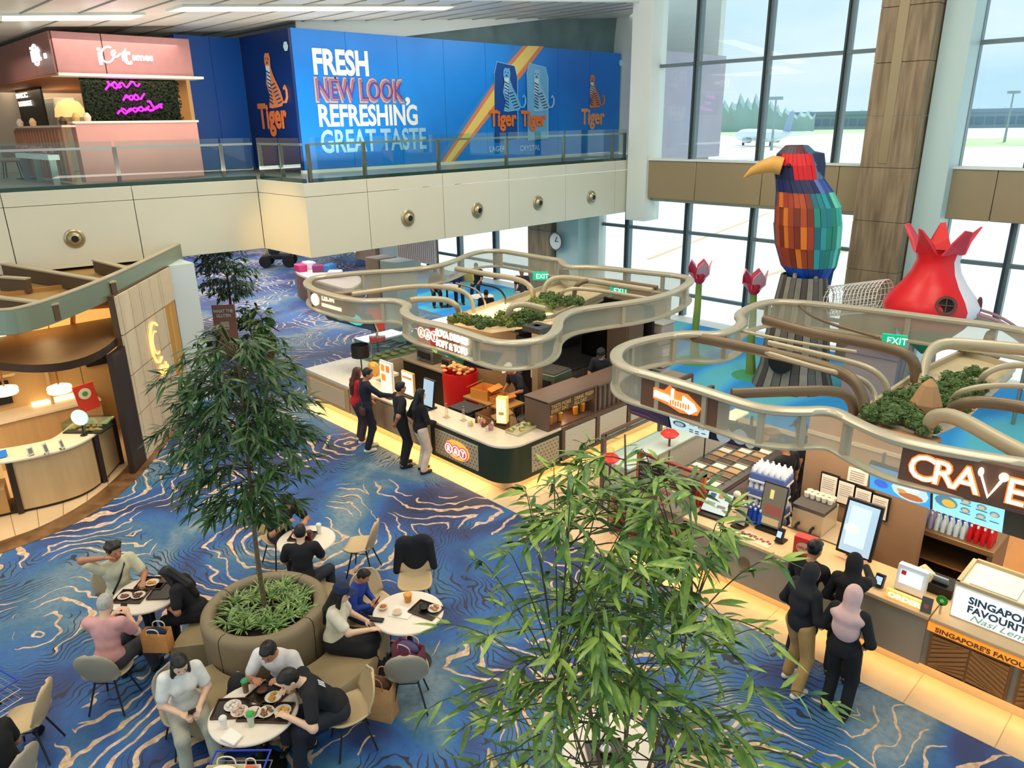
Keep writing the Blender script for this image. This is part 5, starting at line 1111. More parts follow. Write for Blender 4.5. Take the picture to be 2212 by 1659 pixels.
for i in range(5):
    for j in range(2): b.lathe([(.03, 0), (.042, .07), (.038, .07), (.028, .01)], (-3.76+i*.08, 9.2+j*.09, 1.31), 10)
b.obj('cup_rack', mat('cup_wht', '#EFE6D4', .5), t, kind='stuff')
for k in range(2): B().tube([(-3.7+k*.2, 8.9, 1.05), (-3.7+k*.2, 8.83, 1.05), (-3.7+k*.2, 8.8, 1.0)], .02, 8).obj('portafilter', BLK, t)
B().bb(-3.85, -3.0, 8.9, 9.5, .0, .94).obj('stand', mat('machine_cream'), t)
t = thing('order_kiosk', 'self-order touch screen in a black frame facing the queue', 'screen', (-2.95, 8.85, ZC))
R_ = Matrix.Rotation(-.25, 3, 'X'); c = Vector((-2.86, 8.72, ZC+.42))
B().box(c, (.44, .05, .72), mtx=R_).obj('frame', BLK, t, bevel=.012); B().box(c+R_ @ Vector((0, -.03, 0)), (.37, .006, .64), mtx=R_).obj('display', E('kscreen', '#9FB9CC', .75), t); B().box(c+R_ @ Vector((-.02, -.035, .02)), (.24, .004, .5), mtx=R_).obj('menu_panel', E('kpanel', '#BCD4E4', .8), t); B().lathe([(.09, 0), (.001, .002)], c+R_ @ Vector((-.08, -.04, -.02)), 14, mtx=R_ @ Matrix.Rotation(PI/2, 3, 'X') @ Matrix.Diagonal((1, .7, 1))).obj('highlight', E('kring', '#F2E3C0', 1), t)
B().box((-2.86, 8.85, ZC+.05), (.25, .25, .1)).obj('foot', BLK, t, bevel=.01)
t = thing('card_terminal', 'payment terminal with lit screen right of the order screen', 'payment terminal', (-2.42, 8.3, ZC)); B().box((-2.42, 8.32, ZC+.08), (.1, .09, .16), rx=-.5).obj('body', BLK, t, bevel=.01); B().box((-2.42, 8.28, ZC+.1), (.07, .01, .09), rx=-.5).obj('display', E('term'), t)
t = thing('code_stand', 'white countertop stand with a printed pale panel', 'sign', (-2.15, 8.5, ZC)); B().box((-2.12, 8.45, ZC+.17), (.32, .1, .32), rx=-.12).obj('body', mat('stand_white', '#E6EEF2', .4), t, bevel=.008); B().box((-2.12, 8.39, ZC+.2), (.24, .01, .16), rx=-.12).obj('print', E('qrpanel', '#C9DCE8', .8), t); B().box((-2.2, 8.385, ZC+.26), (.05, .01, .05), rx=-.12).obj('mark', mat('red_sign'), t)
t = thing('order_sign', 'lit ORDER sign strip on the countertop', 'sign', (-2.1, 8.2, ZC)); B().box((-2.08, 8.2, ZC+.05), (.44, .05, .1)).obj('body', mat('order_lit', '#F0B860', .4, emit=.7), t, bevel=.005); txt('lettering', 'ORDER', mat('lb_cream', '#FFEFC8', .5, emit=1.1), t, (-2.27, 8.17, ZC+.02), Rx, Up, .06, 1.25, .004, .003)
t = thing('table_card', 'dark grey price card standing on the counter', 'card', (-1.86, 8.2, ZC)); B().box((-1.86, 8.18, ZC+.09), (.11, .02, .18), rx=-.2, rz=.1).obj('card', mat('card_dk', '#5A5652', .5), t); B().box((-1.86, 8.167, ZC+.08), (.05, .004, .05), rx=-.2, rz=.1).obj('print', mat('card_red', '#A85A4A', .5), t)
t = thing('green_badge', 'round green badge on the counter screen', 'sign', (-1.74, 8.3, 1.1)); B().lathe([(.06, 0), (.06, .01), (.001, .01)], (-1.74, 8.26, 1.12), 16, mtx=Matrix.Rotation(PI/2, 3, 'X')).obj('disc', mat('badge_green', '#2F8A2E', .5), t); B().lathe([(.025, 0), (.001, .004)], (-1.74, 8.249, 1.12), 5, mtx=Matrix.Rotation(PI/2, 3, 'X')).obj('star', mat('badge_star', '#A8D878', .5), t)
B().bb(-1.75, -1.73, 8.25, 8.28, ZC, 1.08).obj('stem', BEIGE, t)
t = thing('cash_register', 'black cash register behind the lit ORDER sign', 'register', (-1.95, 8.75, ZC)); B().box((-1.9, 8.75, ZC+.06), (.34, .3, .12)).obj('body', BLK, t, bevel=.01); B().box((-1.9, 8.68, ZC+.16), (.2, .02, .14), rx=.5).obj('display', mat('reg_scr', '#8FA3B0', .3), t)
t = thing('paper_bags', 'cream paper bags heaped beside the register', 'bag', (-2.1, 8.65, ZC)); 
B().slab([(-2.2, 8.6, ZC), (-2.0, 8.6, ZC), (-1.95, 8.62, ZC+.2), (-2.08, 8.62, ZC+.28), (-2.18, 8.62, ZC+.17)], (0, .1, 0)).obj('body', mat('bag_cream', '#D9C49A', .7), t, bevel=.01)
light('kiosk_lamp', 'AREA', (-3.0, 9.1, 2.4), (0, 0, 0), 40, (1, .78, .52), 3.2, 1.0); light('kiosk_lamp', 'AREA', (-5.5, 10.3, 2.4), (0, 0, 0), 25, (1, .85, .65), 1.2, 2.6)
light('kiosk_lamp', 'AREA', (-1, 11, 2.4), (0, 0, 0), 30, (1, .7, .4), 2, 3)
# ================= playground =================
CR = Vector((.911, .412, 0)); CF = Vector((-.412, .911, 0))
TRB = Vector((-7.67, 16.98, 0))
t = thing('trunk_tower', 'grey plank-clad tree trunk play tower under the giant bird', 'play tower', TRB)
grp = [mat('plank_a', '#7A776C', .7, vary=.08), mat('plank_b', '#5F5E56', .7, vary=.08), mat('plank_c', '#8C877A', .7, vary=.08), mat('plank_d', '#4C4440', .7)]
N_ = 26
for k in range(N_):
    a0, a1 = 2*PI*k/N_+.012, 2*PI*(k+1)/N_-.012
    pts = []
    rr = [(0, .95), (.5, .8), (1.3, .73), (2.72, .52)]
    b = B()
    vs = [(TRB.x+r_*math.cos(a), TRB.y+r_*math.sin(a), z) for z, r_ in rr for a in (a0, a1)] + [(TRB.x+(r_-.05)*math.cos(a), TRB.y+(r_-.05)*math.sin(a), z) for z, r_ in rr for a in (a0, a1)]
    n = len(rr)
    fs = [(i*2, i*2+1, i*2+3, i*2+2) for i in range(n-1)] + [(2*n+i*2, 2*n+i*2+2, 2*n+i*2+3, 2*n+i*2+1) for i in range(n-1)] + [(i*2, i*2+2, 2*n+i*2+2, 2*n+i*2) for i in range(n-1)] + [(i*2+1, 2*n+i*2+1, 2*n+i*2+3, i*2+3) for i in range(n-1)] + [(2*n-2, 2*n-1, 4*n-1, 4*n-2)]
    b.add(vs, fs); b.obj('plank', grp[(k*7) % 4], t, smooth=False)
B().cyl((TRB.x, TRB.y, 2.6), .5, .08, 20).obj('deck', grp[1], t); B().lathe([(.22, 0), (.30, 0), (.30, .04), (.22, .04)], TRB+Vector((.05, -.83, .8)), 20, mtx=Matrix.Rotation(PI/2, 3, 'X')).obj('round_window', BLK, t)
bird = thing('giant_bird', 'giant faceted wooden bird with a red face and teal wings on the trunk tower', 'sculpture', TRB+Vector((0, 0, 2.68)))
rings = [(2.68, .12, .42), (2.95, .06, .60), (3.4, .0, .70), (3.9, -.05, .73), (4.3, -.10, .70), (4.62, -.2, .61), (4.9, -.33, .52), (5.2, -.40, .51), (5.45, -.44, .42), (5.62, -.46, .24)]
bc = {}
def bmat(nm, c): return mat('bird_'+nm, c, .5)
NS = 32; rb = random.Random(4)
for s_ in range(NS):
    th0, th1 = 2*PI*s_/NS, 2*PI*(s_+1)/NS; thm = (th0+th1)/2
    for i in range(len(rings)-1):
        (z0, c0, w0), (z1, c1, w1) = rings[i], rings[i+1]
        # angle: 0 = camera-right, PI = beak side; toward camera = -PI/2
        a = math.degrees(thm) % 360; zm = (z0+z1)/2; fr = 195 <= a <= 285; wing = (a > 285 or a < 75)
        if zm < 2.9: c = rb.choice(['#0B3F9E', '#0A56C4', '#123A86'])
        elif zm < 4.55:
            if fr: c = rb.choice(['#8A3A1E', '#9C3F24', '#7A2E1A', '#B0481E', '#A33A2A']) if rb.random() > .16 else '#E07A22'
            elif wing: c = rb.choice(['#1E7E86', '#156A78', '#2C9AA0', '#1F8C78']) if not (a > 330 or a < 60) else rb.choice(['#3CC0B6', '#58D0C0', '#2FAE9E', '#7AD8B0'])
            else: c = rb.choice(['#1C6C7C', '#2A8A94', '#123E78'])
        elif zm < 4.95: c = rb.choice(['#141A4E', '#1C2460']) if 150 < a < 300 else rb.choice(['#6F8FC0', '#5C78B4', '#3E58A0'])
        elif zm < 5.35: c = '#D8141C' if (225 if zm > 5.1 else 262) < a < 312 else ('#161A48' if 190 < a <= 262 and zm < 5.1 else (rb.choice(['#3A5A78', '#587A9A', '#6B93B0']) if (a >= 305 or a < 100) else rb.choice(['#5A2A3A', '#3C2A40'])))
        else: c = rb.choice(['#6A2A3A', '#4A3848', '#5C3444', '#3F4A50']) if 120 < a < 300 else rb.choice(['#4A6A84', '#56809A'])
        k = 1+rb.uniform(-.02, .035)
        def P_(z, cc, w, th, kk): return TRB+CR*(cc+w*kk*math.cos(th))+CF*(w*.86*kk*math.sin(th))+Vector((0, 0, z))
        g = .006
        o_ = [P_(z0, c0, w0, th0+g, k), P_(z0, c0, w0, th1-g, k), P_(z1, c1, w1, th1-g, k), P_(z1, c1, w1, th0+g, k)]
        n_ = [P_(z0, c0, w0, th0+g, k-.08), P_(z0, c0, w0, th1-g, k-.08), P_(z1, c1, w1, th1-g, k-.08), P_(z1, c1, w1, th0+g, k-.08)]
        B().add(o_+n_, [(0, 1, 2, 3), (4, 7, 6, 5), (0, 4, 5, 1), (1, 5, 6, 2), (2, 6, 7, 3), (3, 7, 4, 0)]).obj('slat', bmat(c, c), bird, smooth=False)
B().lathe([(.01, 2.7)]+[(w*.6, z) for z, c_, w in rings[:-1]]+[(.01, 5.5)], TRB+CR*-.12, 20, cap=False).obj('core', bmat('core', '#1A2A50'), bird)
bk = [TRB+CR*x+CF*-.28+Vector((0, 0, z)) for x, z in ((-.72, 5.18), (-.92, 5.22), (-1.14, 5.16), (-1.36, 5.06), (-1.52, 4.93))]
B().tube(bk, [.2, .19, .15, .09, .02], 10).obj('beak', bmat('beak', '#D9A24E'), bird, angle=60)
B().ell(TRB+CR*-.58+CF*-.42+Vector((0, 0, 5.2)), (.05, .05, .05)).obj('eye', BLK, bird)
b = B(); b.slab([TRB+CR*x+CF*.5+Vector((0, 0, z)) for x, z in ((.2, 3.0), (.68, 3.2), (.6, 2.2), (.4, 1.9))], CF*.06); b.obj('tail', bmat('tail', '#1B5FA8'), bird)
for s_ in (-.2, .25): B().tube([TRB+CR*s_+CF*-.3+Vector((0, 0, 2.85)), TRB+CR*s_+CF*-.42+Vector((0, 0, 2.66))], .05, 6).obj('foot', bmat('foot', '#8A8478'), bird)
# pomegranate house
pc = GY(2008, 667, 17.2); pz = pc.z; CF = Vector((pc.x, pc.y, 0)).normalized(); CR = Vector((CF.y, -CF.x, 0))
t = thing('fruit_playhouse', 'giant red pomegranate playhouse with a round window', 'playhouse', (pc.x, pc.y, 0))
RED = mat('fruit_red', '#DE0F1C', .35); RED2 = mat('fruit_dark_red', '#B8121E', .45)
prof = [(.02, pz-1.0), (.35, pz-.72), (.70, pz-.35), (.90, pz-.05), (.92, pz+.12), (.82, pz+.3), (.62, pz+.55), (.47, pz+.8), (.40, pz+1.05), (.44, pz+1.22)]
def part_lathe(pr, a0, a1, n, m, nm, off=0):
    b = B(); vs = []
    for r_, z in pr:
        for k in range(n+1):
            a = math.radians(a0+(a1-a0)*k/n); vs.append(Vector((pc.x, pc.y, z))+CR*((r_+off)*math.cos(a))+CF*((r_+off)*math.sin(a)))
    b.add(vs, [(i*(n+1)+k, i*(n+1)+k+1, (i+1)*(n+1)+k+1, (i+1)*(n+1)+k) for i in range(len(pr)-1) for k in range(n)])
    return b.obj(nm, m, t, angle=60)
part_lathe(prof[3:], 25, 318, 26, RED, 'shell'); part_lathe(prof[3:], 318, 385, 8, mat('fruit_white', '#E9E4EC', .5), 'white_panel')
part_lathe(prof[:3], 0, 360, 28, mat('fruit_green', '#2E7A4A', .5), 'lower_tip'); part_lathe(prof[2:4], 0, 360, 28, RED2, 'lower_shell')
for k in range(5):
    a = 2*PI*k/5+.35; d = CR*math.cos(a)+CF*math.sin(a); s_ = Vector((-d.y, d.x, 0)); o = Vector((pc.x, pc.y, pz+1.2))+d*.42
    b = B(); b.slab([o-s_*.24, o+s_*.24, o+d*.10+s_*.17+Vector((0, 0, .24)), o+d*.34+s_*.05+Vector((0, 0, .52)), o+d*.30-s_*.05+Vector((0, 0, .54)), o+d*.10-s_*.15+Vector((0, 0, .24))], -d*.05); b.obj('crown_petal', RED if k % 2 else mat('fruit_pink', '#D8404E', .4), t, smooth=False)
wd0 = Vector((pc.x, pc.y, pz+.26))+CR*.28-CF*.80; mt = Matrix((CR, (Up*.93+CF*.36).normalized(), (-CF*.93+Up*.36).normalized())).transposed()
B().lathe([(.14, .01), (.20, .0), (.20, .05), (.14, .05)], wd0, 20, mtx=mt, cap=False).obj('window_ring', mat('win_brown', '#5A2A20', .5), t); B().lathe([(.15, .02), (.001, .02)], wd0, 16, mtx=mt).obj('window_hole', BLK, t)
B().box(wd0+mt @ Vector((0, 0, .04)), (.3, .02, .02), mtx=mt).obj('window_bar', mat('win_brown'), t); B().box(wd0+mt @ Vector((0, 0, .04)), (.02, .3, .02), mtx=mt).obj('window_bar', mat('win_brown'), t)
wd1 = Vector((pc.x, pc.y, pz+.15))+CR*.88+CF*.0; B().ell(wd1, (.06, .06, .2)).obj('side_opening', mat('win_brown'), t)
for s_ in (-1, 1): B().tube([(pc.x+s_*.3, pc.y, 0), (pc.x+s_*.2, pc.y, pz-.6)], .06, 8).obj('post', mat('post_play', '#9A8F86', .5), t)
t = thing('play_platform', 'pinkish boxed platform under the red playhouse', 'platform', (pc.x-1.3, pc.y, 0)); B().bb(pc.x-1.55, pc.x-.4, pc.y-.2, pc.y+.6, 0, 1.1).obj('body', mat('plat_pink', '#A9948F', .6), t, bevel=.02); B().bb(pc.x-1.6, pc.x-.35, pc.y-.25, pc.y+.65, 1.1, 1.16).obj('deck', mat('plat_deck', '#8F7F8A', .6), t)
# net tunnel
n0 = Vector((pc.x, pc.y, pz+.2))-CR*.9; n1 = GV(1781, 652, TRB)
t = thing('net_tunnel', 'white rope net tunnel between the trunk tower and the red playhouse', 'net', (n1.x, n1.y, n1.z-.4)); dx = (n0-n1).normalized(); sx_ = dx.cross(Up).normalized(); b = B()
L_ = (n0-n1).length
for i in range(17): 
    c = n1+dx*(L_*i/16); b.tube([c+sx_*.34*math.cos(a)+Up*.36*math.sin(a) for a in [2*PI*k/14 for k in range(14)]], .009, 4, closed=True)
for k in range(16):
    a = 2*PI*k/16; o = sx_*.34*math.cos(a)+Up*.36*math.sin(a); b.tube([n1+o, n0+o], .008, 4)
b.obj('net', mat('net_white', '#EDEDE6', .6), t, kind='stuff'); B().tube([n1+sx_*.36*math.cos(a)+Up*.38*math.sin(a) for a in [2*PI*k/20 for k in range(20)]], .025, 6, closed=True).obj('hoop', mat('net_white'), t)
t = thing('slide', 'grey slide running down from the red playhouse', 'slide', (pc.x+1.3, pc.y, 0)); s0 = Vector((pc.x, pc.y, pz-.05))+CR*.8; pts = [s0, s0+CR*.5-Up*.12, s0+CR*1.1-Up*.5, s0+CR*1.6-Up*1.0, s0+CR*2.1-Up*(pz-.25)]
B().tube(smooth_loop(pts, 2, False), .22, 8, flat=(1.2, .35)).obj('chute', mat('slide_grey', '#A89E98', .3, .3), t, angle=60)
for s_ in (-.26, .26): B().tube(smooth_loop([p+CF*s_+Up*.1 for p in pts], 2, False), .03, 6).obj('side_rail', mat('slide_rail', '#B8868C', .4), t)
B().tube([pts[2]-Up*.1, (pts[2].x, pts[2].y, 0)], .04, 6).obj('support', STEEL, t)
def tulip(gx, gy, tx, ty, label, lean):
    base = G(gx, gy); top = GV(tx, ty, base); t = thing('giant_tulip', label, 'sculpture', base, group='giant red tulips in the play area')
    side = CR*lean; tp = Vector((base.x, base.y, top.z-.35))+side
    B().tube([base, base.lerp(tp, .35)-CR*.03, base.lerp(tp, .7), tp], [.13, .10, .09, .08], 10).obj('stem', mat('tulip_stem', '#8FA04A', .5, col2='#4E8A3A', scale=.9), t)
    for k in range(5):
        a = 2*PI*k/5+.3; d = CR*math.cos(a)+CF*math.sin(a); s_ = Vector((-d.y, d.x, 0))
        b = B(); b.slab([tp-s_*.05, tp+s_*.05, tp+d*.24+s_*.17+Up*.25, tp+d*.26+s_*.14+Up*.45, tp+d*.30+Up*.6, tp+d*.26-s_*.14+Up*.45, tp+d*.24-s_*.17+Up*.25], -d*.03); b.obj('petal', mat('tulip_red', '#C2183E', .4) if k % 2 else mat('tulip_pink', '#D9B0BE', .4), t)
    B().ell(tp+Up*.2, (.17, .17, .24)).obj('cup', mat('tulip_red'), t); B().lathe([(.5, 0), (.45, .03), (.1, .08)], base, 14).obj('foot', mat('tulip_foot', '#3E9A6A', .7), t)
tulip(1500, 780, 1485, 582, 'giant red tulip nearer the central kiosk canopy', -.02); tulip(1622, 812, 1577, 603, 'giant red tulip beside the plank trunk tower', -.12)
t = thing('planter_pot', 'dark square pot of dried orange flowers in the play area', 'planter', G(1368, 800)); g_ = G(1368, 800)
B().lathe([(.28, 0), (.36, .75), (.32, .75), (.3, .6), (.001, .6)], g_, 4, mtx=Matrix.Rotation(PI/4, 3, 'Z')).obj('pot', mat('pot_navy', '#161A2A', .5), t, smooth=False)
b = B()
for k in range(40): b.ell(g_+Vector((rb.gauss(0, .16), rb.gauss(0, .16), .78+rb.uniform(0, .2))), (.06, .06, .05), 6, 4)
b.obj('flowers', mat('dried', '#D99A5A', .7, col2='#F0D8C0', scale=9), t, kind='stuff')
def barrier(x, y, label):
    g_ = G(x, y); t = thing('barrier_post', label, 'post', g_, group='thin barrier posts by the window'); B().tube([g_, g_+Up*1.0], .025, 8).obj('pole', DARKMET, t); B().cyl(g_, .16, .03, 16).obj('base', DARKMET, t)
for k, (x, y) in enumerate(((1334, 695), (1364, 700), (1428, 678))): barrier(x, y, ['thin dark barrier post nearest the central kiosk', 'second thin dark barrier post from the kiosk', 'thin dark barrier post standing closest to the window'][k])
p = GY(1201, 521, 19.98); t = thing('wall_clock', 'round white wall clock on the wooden pillar', 'clock', p); mt = Matrix.Rotation(PI/2, 3, 'X')
B().lathe([(.30, 0), (.33, .02), (.33, .05), (.29, .05)], p, 24, mtx=mt, cap=False).obj('rim', mat('clock_rim', '#6A6058', .4), t); B().lathe([(.29, 0), (.29, .03), (.001, .03)], p, 24, mtx=mt).obj('dial', mat('dial_white', '#F2EFEA', .5), t)
B().box(p+Vector((.04, -.05, .08)), (.02, .01, .2), ry=.5).obj('hand', BLK, t); B().box(p+Vector((.07, -.05, 0)), (.16, .01, .02)).obj('hand', BLK, t)
# ================= left cafe =================
CAFE_O = [(-12.7, -4), (-12.8, 1.26), (-12.85, 2.11), (-13.39, 3.13), (-14.5, 4.17), (-16.52, 5.61), (-18.45, 6.85)]
MARB = mat('brown_marble', '#8A6540', .35, vary=.0, col2='#5E4228', scale=4); CT = mat('cafe_tile', '#E2C49A', .35, vary=.06, scale=1.2)
o2 = smooth_loop([Vector((x, y, 0)) for x, y in CAFE_O], 2, False)
B().prism([(p.x, p.y) for p in o2]+[(-25, 8), (-25, -4)], .001, .008).obj('marble_border', MARB, fl)
inn = []
for i, p in enumerate(o2):
    a = o2[max(0, i-1)]; b_ = o2[min(len(o2)-1, i+1)]; d = (b_-a).normalized(); inn.append(p+Vector((-d.y, d.x, 0))*.42)
B().prism([(p.x, p.y) for p in inn]+[(-25, 8), (-25, -4)], .004, .012).obj('cafe_tiles', CT, fl)
for k in range(7):
    p = inn[min(len(inn)-1, 3+k*2)]; 
    B().beam(p+Vector((0, 0, .0125)), p+Vector((-1.6, .1*k, .0125)), .012, .002).obj('tile_joint', mat('joint', '#9A7A50', .7), fl)
COAK = mat('cafe_oak', '#C9A878', .5, vary=.07, scale=1.6, stretch=(5, 5, .4)); CDK = mat('cafe_dark', '#2E1D12', .5); WARM = (1, .72, .4)
cc = thing('cafe_counter', 'rounded oak-panelled serving counter of the cafe on the left', 'counter', (-14.6, 2.0, 0))
cpath = smooth_loop([Vector((x, y, 0)) for x, y in ((-14.3, -4), (-14.25, 1.2), (-13.85, 2.3), (-13.95, 3.0), (-14.9, 3.72))], 3, False)
def offs(path, d):
    o = []
    for i, p in enumerate(path):
        a = path[max(0, i-1)]; b_ = path[min(len(path)-1, i+1)]; t_ = (b_-a).normalized(); o.append(p+Vector((-t_.y, t_.x, 0))*d)
    return o
def band_(path, d0, d1, z0, z1):
    a, c = offs(path, d0), offs(path, d1); return B().prism([(p.x, p.y) for p in a]+[(p.x, p.y) for p in c[::-1]], z0, z1)
low = [p for p in cpath if p.y < 1.75]; hi = [p for p in cpath if p.y >= 1.75]
band_(cpath, .04, .6, 0, .07).obj('toe_kick', CDK, cc)
n1 = [p for p in hi if p.y < 2.95 or p.x > -14.05]; 
for k in range(2):
    seg = hi[:int(len(hi)*.62)] if k == 0 else hi[int(len(hi)*.62):]
    band_(seg, 0, .55, .07, .97).obj('curved_panel', COAK, cc, angle=60)
for p in (hi[0], hi[int(len(hi)*.62)], hi[-1]): B().box((p.x, p.y, .5), (.09, .09, .96)).obj('upright', CDK, cc, bevel=.01)
band_(low, 0, .5, .07, .5).obj('panel', mat('cafe_oak2', '#B98A52', .5, vary=.06, scale=2, stretch=(5, 5, .4)), cc)
band_(low, 0, .5, .5, .53).obj('shelf', COAK, cc); band_(low, .45, .5, .53, .88).obj('shelf_back', mat('cafe_glow', '#F0C070', .5, emit=.55), cc); band_(low, .0, .5, .86, .97).obj('upper_fascia', mat('cafe_fascia', '#B5A684', .5), cc)
band_(cpath, -.05, .62, .97, 1.01).obj('worktop', mat('cafe_top', '#EBDCC2', .35), cc, bevel=.008)
for k in range(7): tag(B().box((-14.1, 1.55-.0-k*.075, .60), (.10, .06, .14)).obj('red_packet', mat('pk_red', '#B0222A', .4), bevel=.006), 'small red packet in the row on the lit shelf of the cafe counter', 'packet', 'red packets on the cafe shelf')
t = thing('small_plant', 'little green plant on the lit cafe shelf', 'plant', (-14.15, .85, .53)); b = B(); r_ = random.Random(2)
for k in range(40): a = r_.uniform(0, 6.3); q = Vector((-14.15+.06*math.cos(a), .85+.06*math.sin(a), .57+r_.uniform(0, .1))); b.add([q, q+Vector((.04, .01, .03)), q+Vector((.01, .04, .05))], [(0, 1, 2)])
b.obj('leaves', mat('leaf_small', '#4E9A3A', .6), t, kind='stuff'); B().cyl((-14.15, .85, .53), .05, .06, 12).obj('pot', CDK, t)
# cafe wall with glowing C
WA, WB_ = Vector((-14.72, 4.14, 0)), Vector((-17.1, 6.02, 0)); wdv = (WB_-WA).normalized(); wn = Vector((wdv.y, -wdv.x, 0))
if wn.dot(-WA) < 0: wn = -wn
cw = thing('cafe_wall', 'cream panelled end wall of the cafe with a glowing gold emblem', 'wall', WA)
LW = (WB_-WA).length; CP = mat('cream_panel', '#D9C6A4', .5, vary=.03)
us = [0, .12, .62, 1.12, 1.22, 1.72, 2.22, 2.34, LW]; vz = [0, .95, 1.75, 2.55, 3.3]
for a, b_ in zip(us[:-1], us[1:]):
    for z0, z1 in zip(vz[:-1], vz[1:]):
        if a == 2.34 and z1 in (1.75, 2.55, .95) and z1 != .95: continue
        p, q = WA+wdv*(a+.012), WA+wdv*(b_-.012)
        B().slab([p+Up*(z0+.012), q+Up*(z0+.012), q+Up*(z1-.012), p+Up*(z1-.012)], -wn*.04).obj('panel', CP, cw, smooth=False)
B().slab([WA-wn*.05, WB_-wn*.05, WB_-wn*.05+Up*3.3, WA-wn*.05+Up*3.3], -wn*.1).obj('backing', mat('cafe_joint', '#5A4228', .6), cw)
B().slab([WA+wdv*2.38+Up*.95-wn*.02, WB_+Up*.95-wn*.02, WB_+Up*2.55-wn*.02, WA+wdv*2.38+Up*2.55-wn*.02], -wn*.04).obj('ochre_niche', mat('ochre', '#B98430', .5, emit=.12), cw)
B().slab([WA+wdv*(-.02), WA-wdv*.62-wn*0, WA-wdv*.62+Up*2.36, WA-wdv*.02+Up*2.36], -wn*.1).obj('dark_return', CDK, cw)
GC = mat('emblem_glow', '#FFC86A', .4, emit=1.7)
gc = WA+wdv*1.45+Up*2.0+wn*.03; pts = [gc+wdv*(.30*math.cos(math.radians(a)))+Up*(.42*math.sin(math.radians(a))) for a in range(50, 311, 18)]
B().tube(pts, .022, 6).obj('emblem_ring', GC, cw); txt('lettering', 'Cafe', GC, cw, gc+wdv*-.08-Up*.72, wdv, Up, .2, .9, .02, .01, shear=.3)
B().tube([gc+wdv*(.18*math.cos(math.radians(a)))+Up*(.24*math.sin(math.radians(a))) for a in range(60, 301, 16)], .014, 6).obj('emblem_inner', GC, cw)
# cafe canopies
top = smooth_loop([G(x, y, 3.6) for x, y in ((-160, 672), (0, 674), (60, 664), (130, 642), (215, 610), (300, 572), (390, 528))], 2, False)
cn = thing('cafe_canopy', 'grey-green metal canopy band with open brown roof beams over the left cafe', 'canopy', (-15, 4, 3.2))
B().strip([(p.x, p.y) for p in top], 3.22, 3.6).obj('band', mat('canopy_grey', '#8E9A84', .35, .5), cn)
bo = offs(top, .12); B().prism([(p.x, p.y) for p in top]+[(p.x, p.y) for p in bo[::-1]], 3.59, 3.62).obj('top_cap', mat('cap_tan', '#B5A88A', .4), cn)
B().prism([(p.x, p.y) for p in offs(top, .14)]+[(-25, 7), (-25, -4)], 3.18, 3.22).obj('roof_lining', mat('lining', '#A9874E', .6), cn)
RB_ = mat('roof_beam', '#5A4530', .6); 
for (a, c) in (((0, 570), (245, 612)), ((-40, 640), (120, 660)), ((205, 563), (290, 585)), ((0, 600), (60, 604))):
    p, q = G(a[0], a[1], 3.5), G(c[0], c[1], 3.5); B().beam(p-Up*.12, q-Up*.12, .1, .26).obj('roof_beam', RB_, cn); B().beam(p+Up*.02, q+Up*.02, .14, .03).obj('beam_cap', mat('cap_tan'), cn)
lo = smooth_loop([G(x, y, 2.5) for x, y in ((-200, 770), (0, 786), (80, 792), (160, 783), (225, 757), (262, 722), (268, 700))], 2, False)
c2 = thing('cafe_canopy', 'dark wood lower canopy with a curved bronze edge over the cafe counter', 'canopy', (-15, 3, 2.4))
B().strip([(p.x, p.y) for p in lo], 2.38, 2.52).obj('edge', mat('lower_edge', '#3A2A1C', .35, .3), c2)
B().prism([(p.x, p.y) for p in offs(lo, .01)]+[(-19, 6.0), (-19, -4)], 2.49, 2.51).obj('top', mat('lower_top', '#8A6A46', .5, vary=.06), c2); B().prism([(p.x, p.y) for p in offs(lo, .02)]+[(-19, 6.0), (-19, -4)], 2.38, 2.39).obj('soffit', mat('soff_dk', '#4A3420', .6), c2)
# lit niches between the canopies
t = thing('lit_wall_panel', 'row of warm backlit niches between the two cafe canopies', 'wall panel', (-17, 4, 2.6))
NG = mat('niche_glow', '#F0B45E', .5, emit=.8); NGB = mat('niche_bar', '#FFE6A8', .4, emit=1.8)
for k, (x0, x1, y0, y1) in enumerate(((165, 262, 672, 712), (108, 152, 690, 722), (38, 104, 700, 742), (-20, 28, 706, 735))):
    a, c, d_, e_ = [GX(x, y, -16.6) for x, y in ((x0, y1), (x1, y1-4), (x1, y0-8), (x0, y0))]
    B().slab([a, c, d_, e_], (-.05, 0, 0)).obj('niche', NG, t, smooth=False); B().slab([a+Vector((.03, .1, .02)), c+Vector((.03, -.1, .02)), c+Vector((.03, -.1, .1)), a+Vector((.03, .1, .1))], (-.02, 0, 0)).obj('light_bar', NGB, t, smooth=False)
B().bb(-16.75, -16.66, -4, 5.4, 2.5, 3.3).obj('backing', mat('wall_amber', '#A8763A', .6), t)
# cafe interior
t = thing('cafe_back_wall', 'warm beige back wall of the cafe with shelves and ovens', 'wall unit', (-16.6, 2, 0))
B().bb(-16.9, -16.8, -4, 5.8, 0, 2.5).obj('panel', mat('cafe_back', '#C9A36A', .6), t); B().bb(-16.8, -16.2, -4, 3.9, 0, .95).obj('back_counter', COAK, t); B().bb(-16.8, -16.15, -4, 3.9, .95, 1.0).obj('back_top', mat('cafe_top'), t)
for a in ((-16.8, -16.45, -1, 2.6, 1.75, 1.8), (-16.8, -16.5, 3.1, 3.15, 0, 2.5)): B().bb(*a).obj('shelf', COAK, t)
B().bb(-16.79, -16.7, .8, 2.5, 1.15, 1.6).obj('oven_front', BLK, t); B().bb(-16.78, -16.68, 3.9, 5.2, 1.55, 2.4).obj('dark_screen', BLK, t)
B().bb(-16.79, -16.6, 2.8, 3.6, 1.0, 1.05).obj('light_bar', NGB, t)
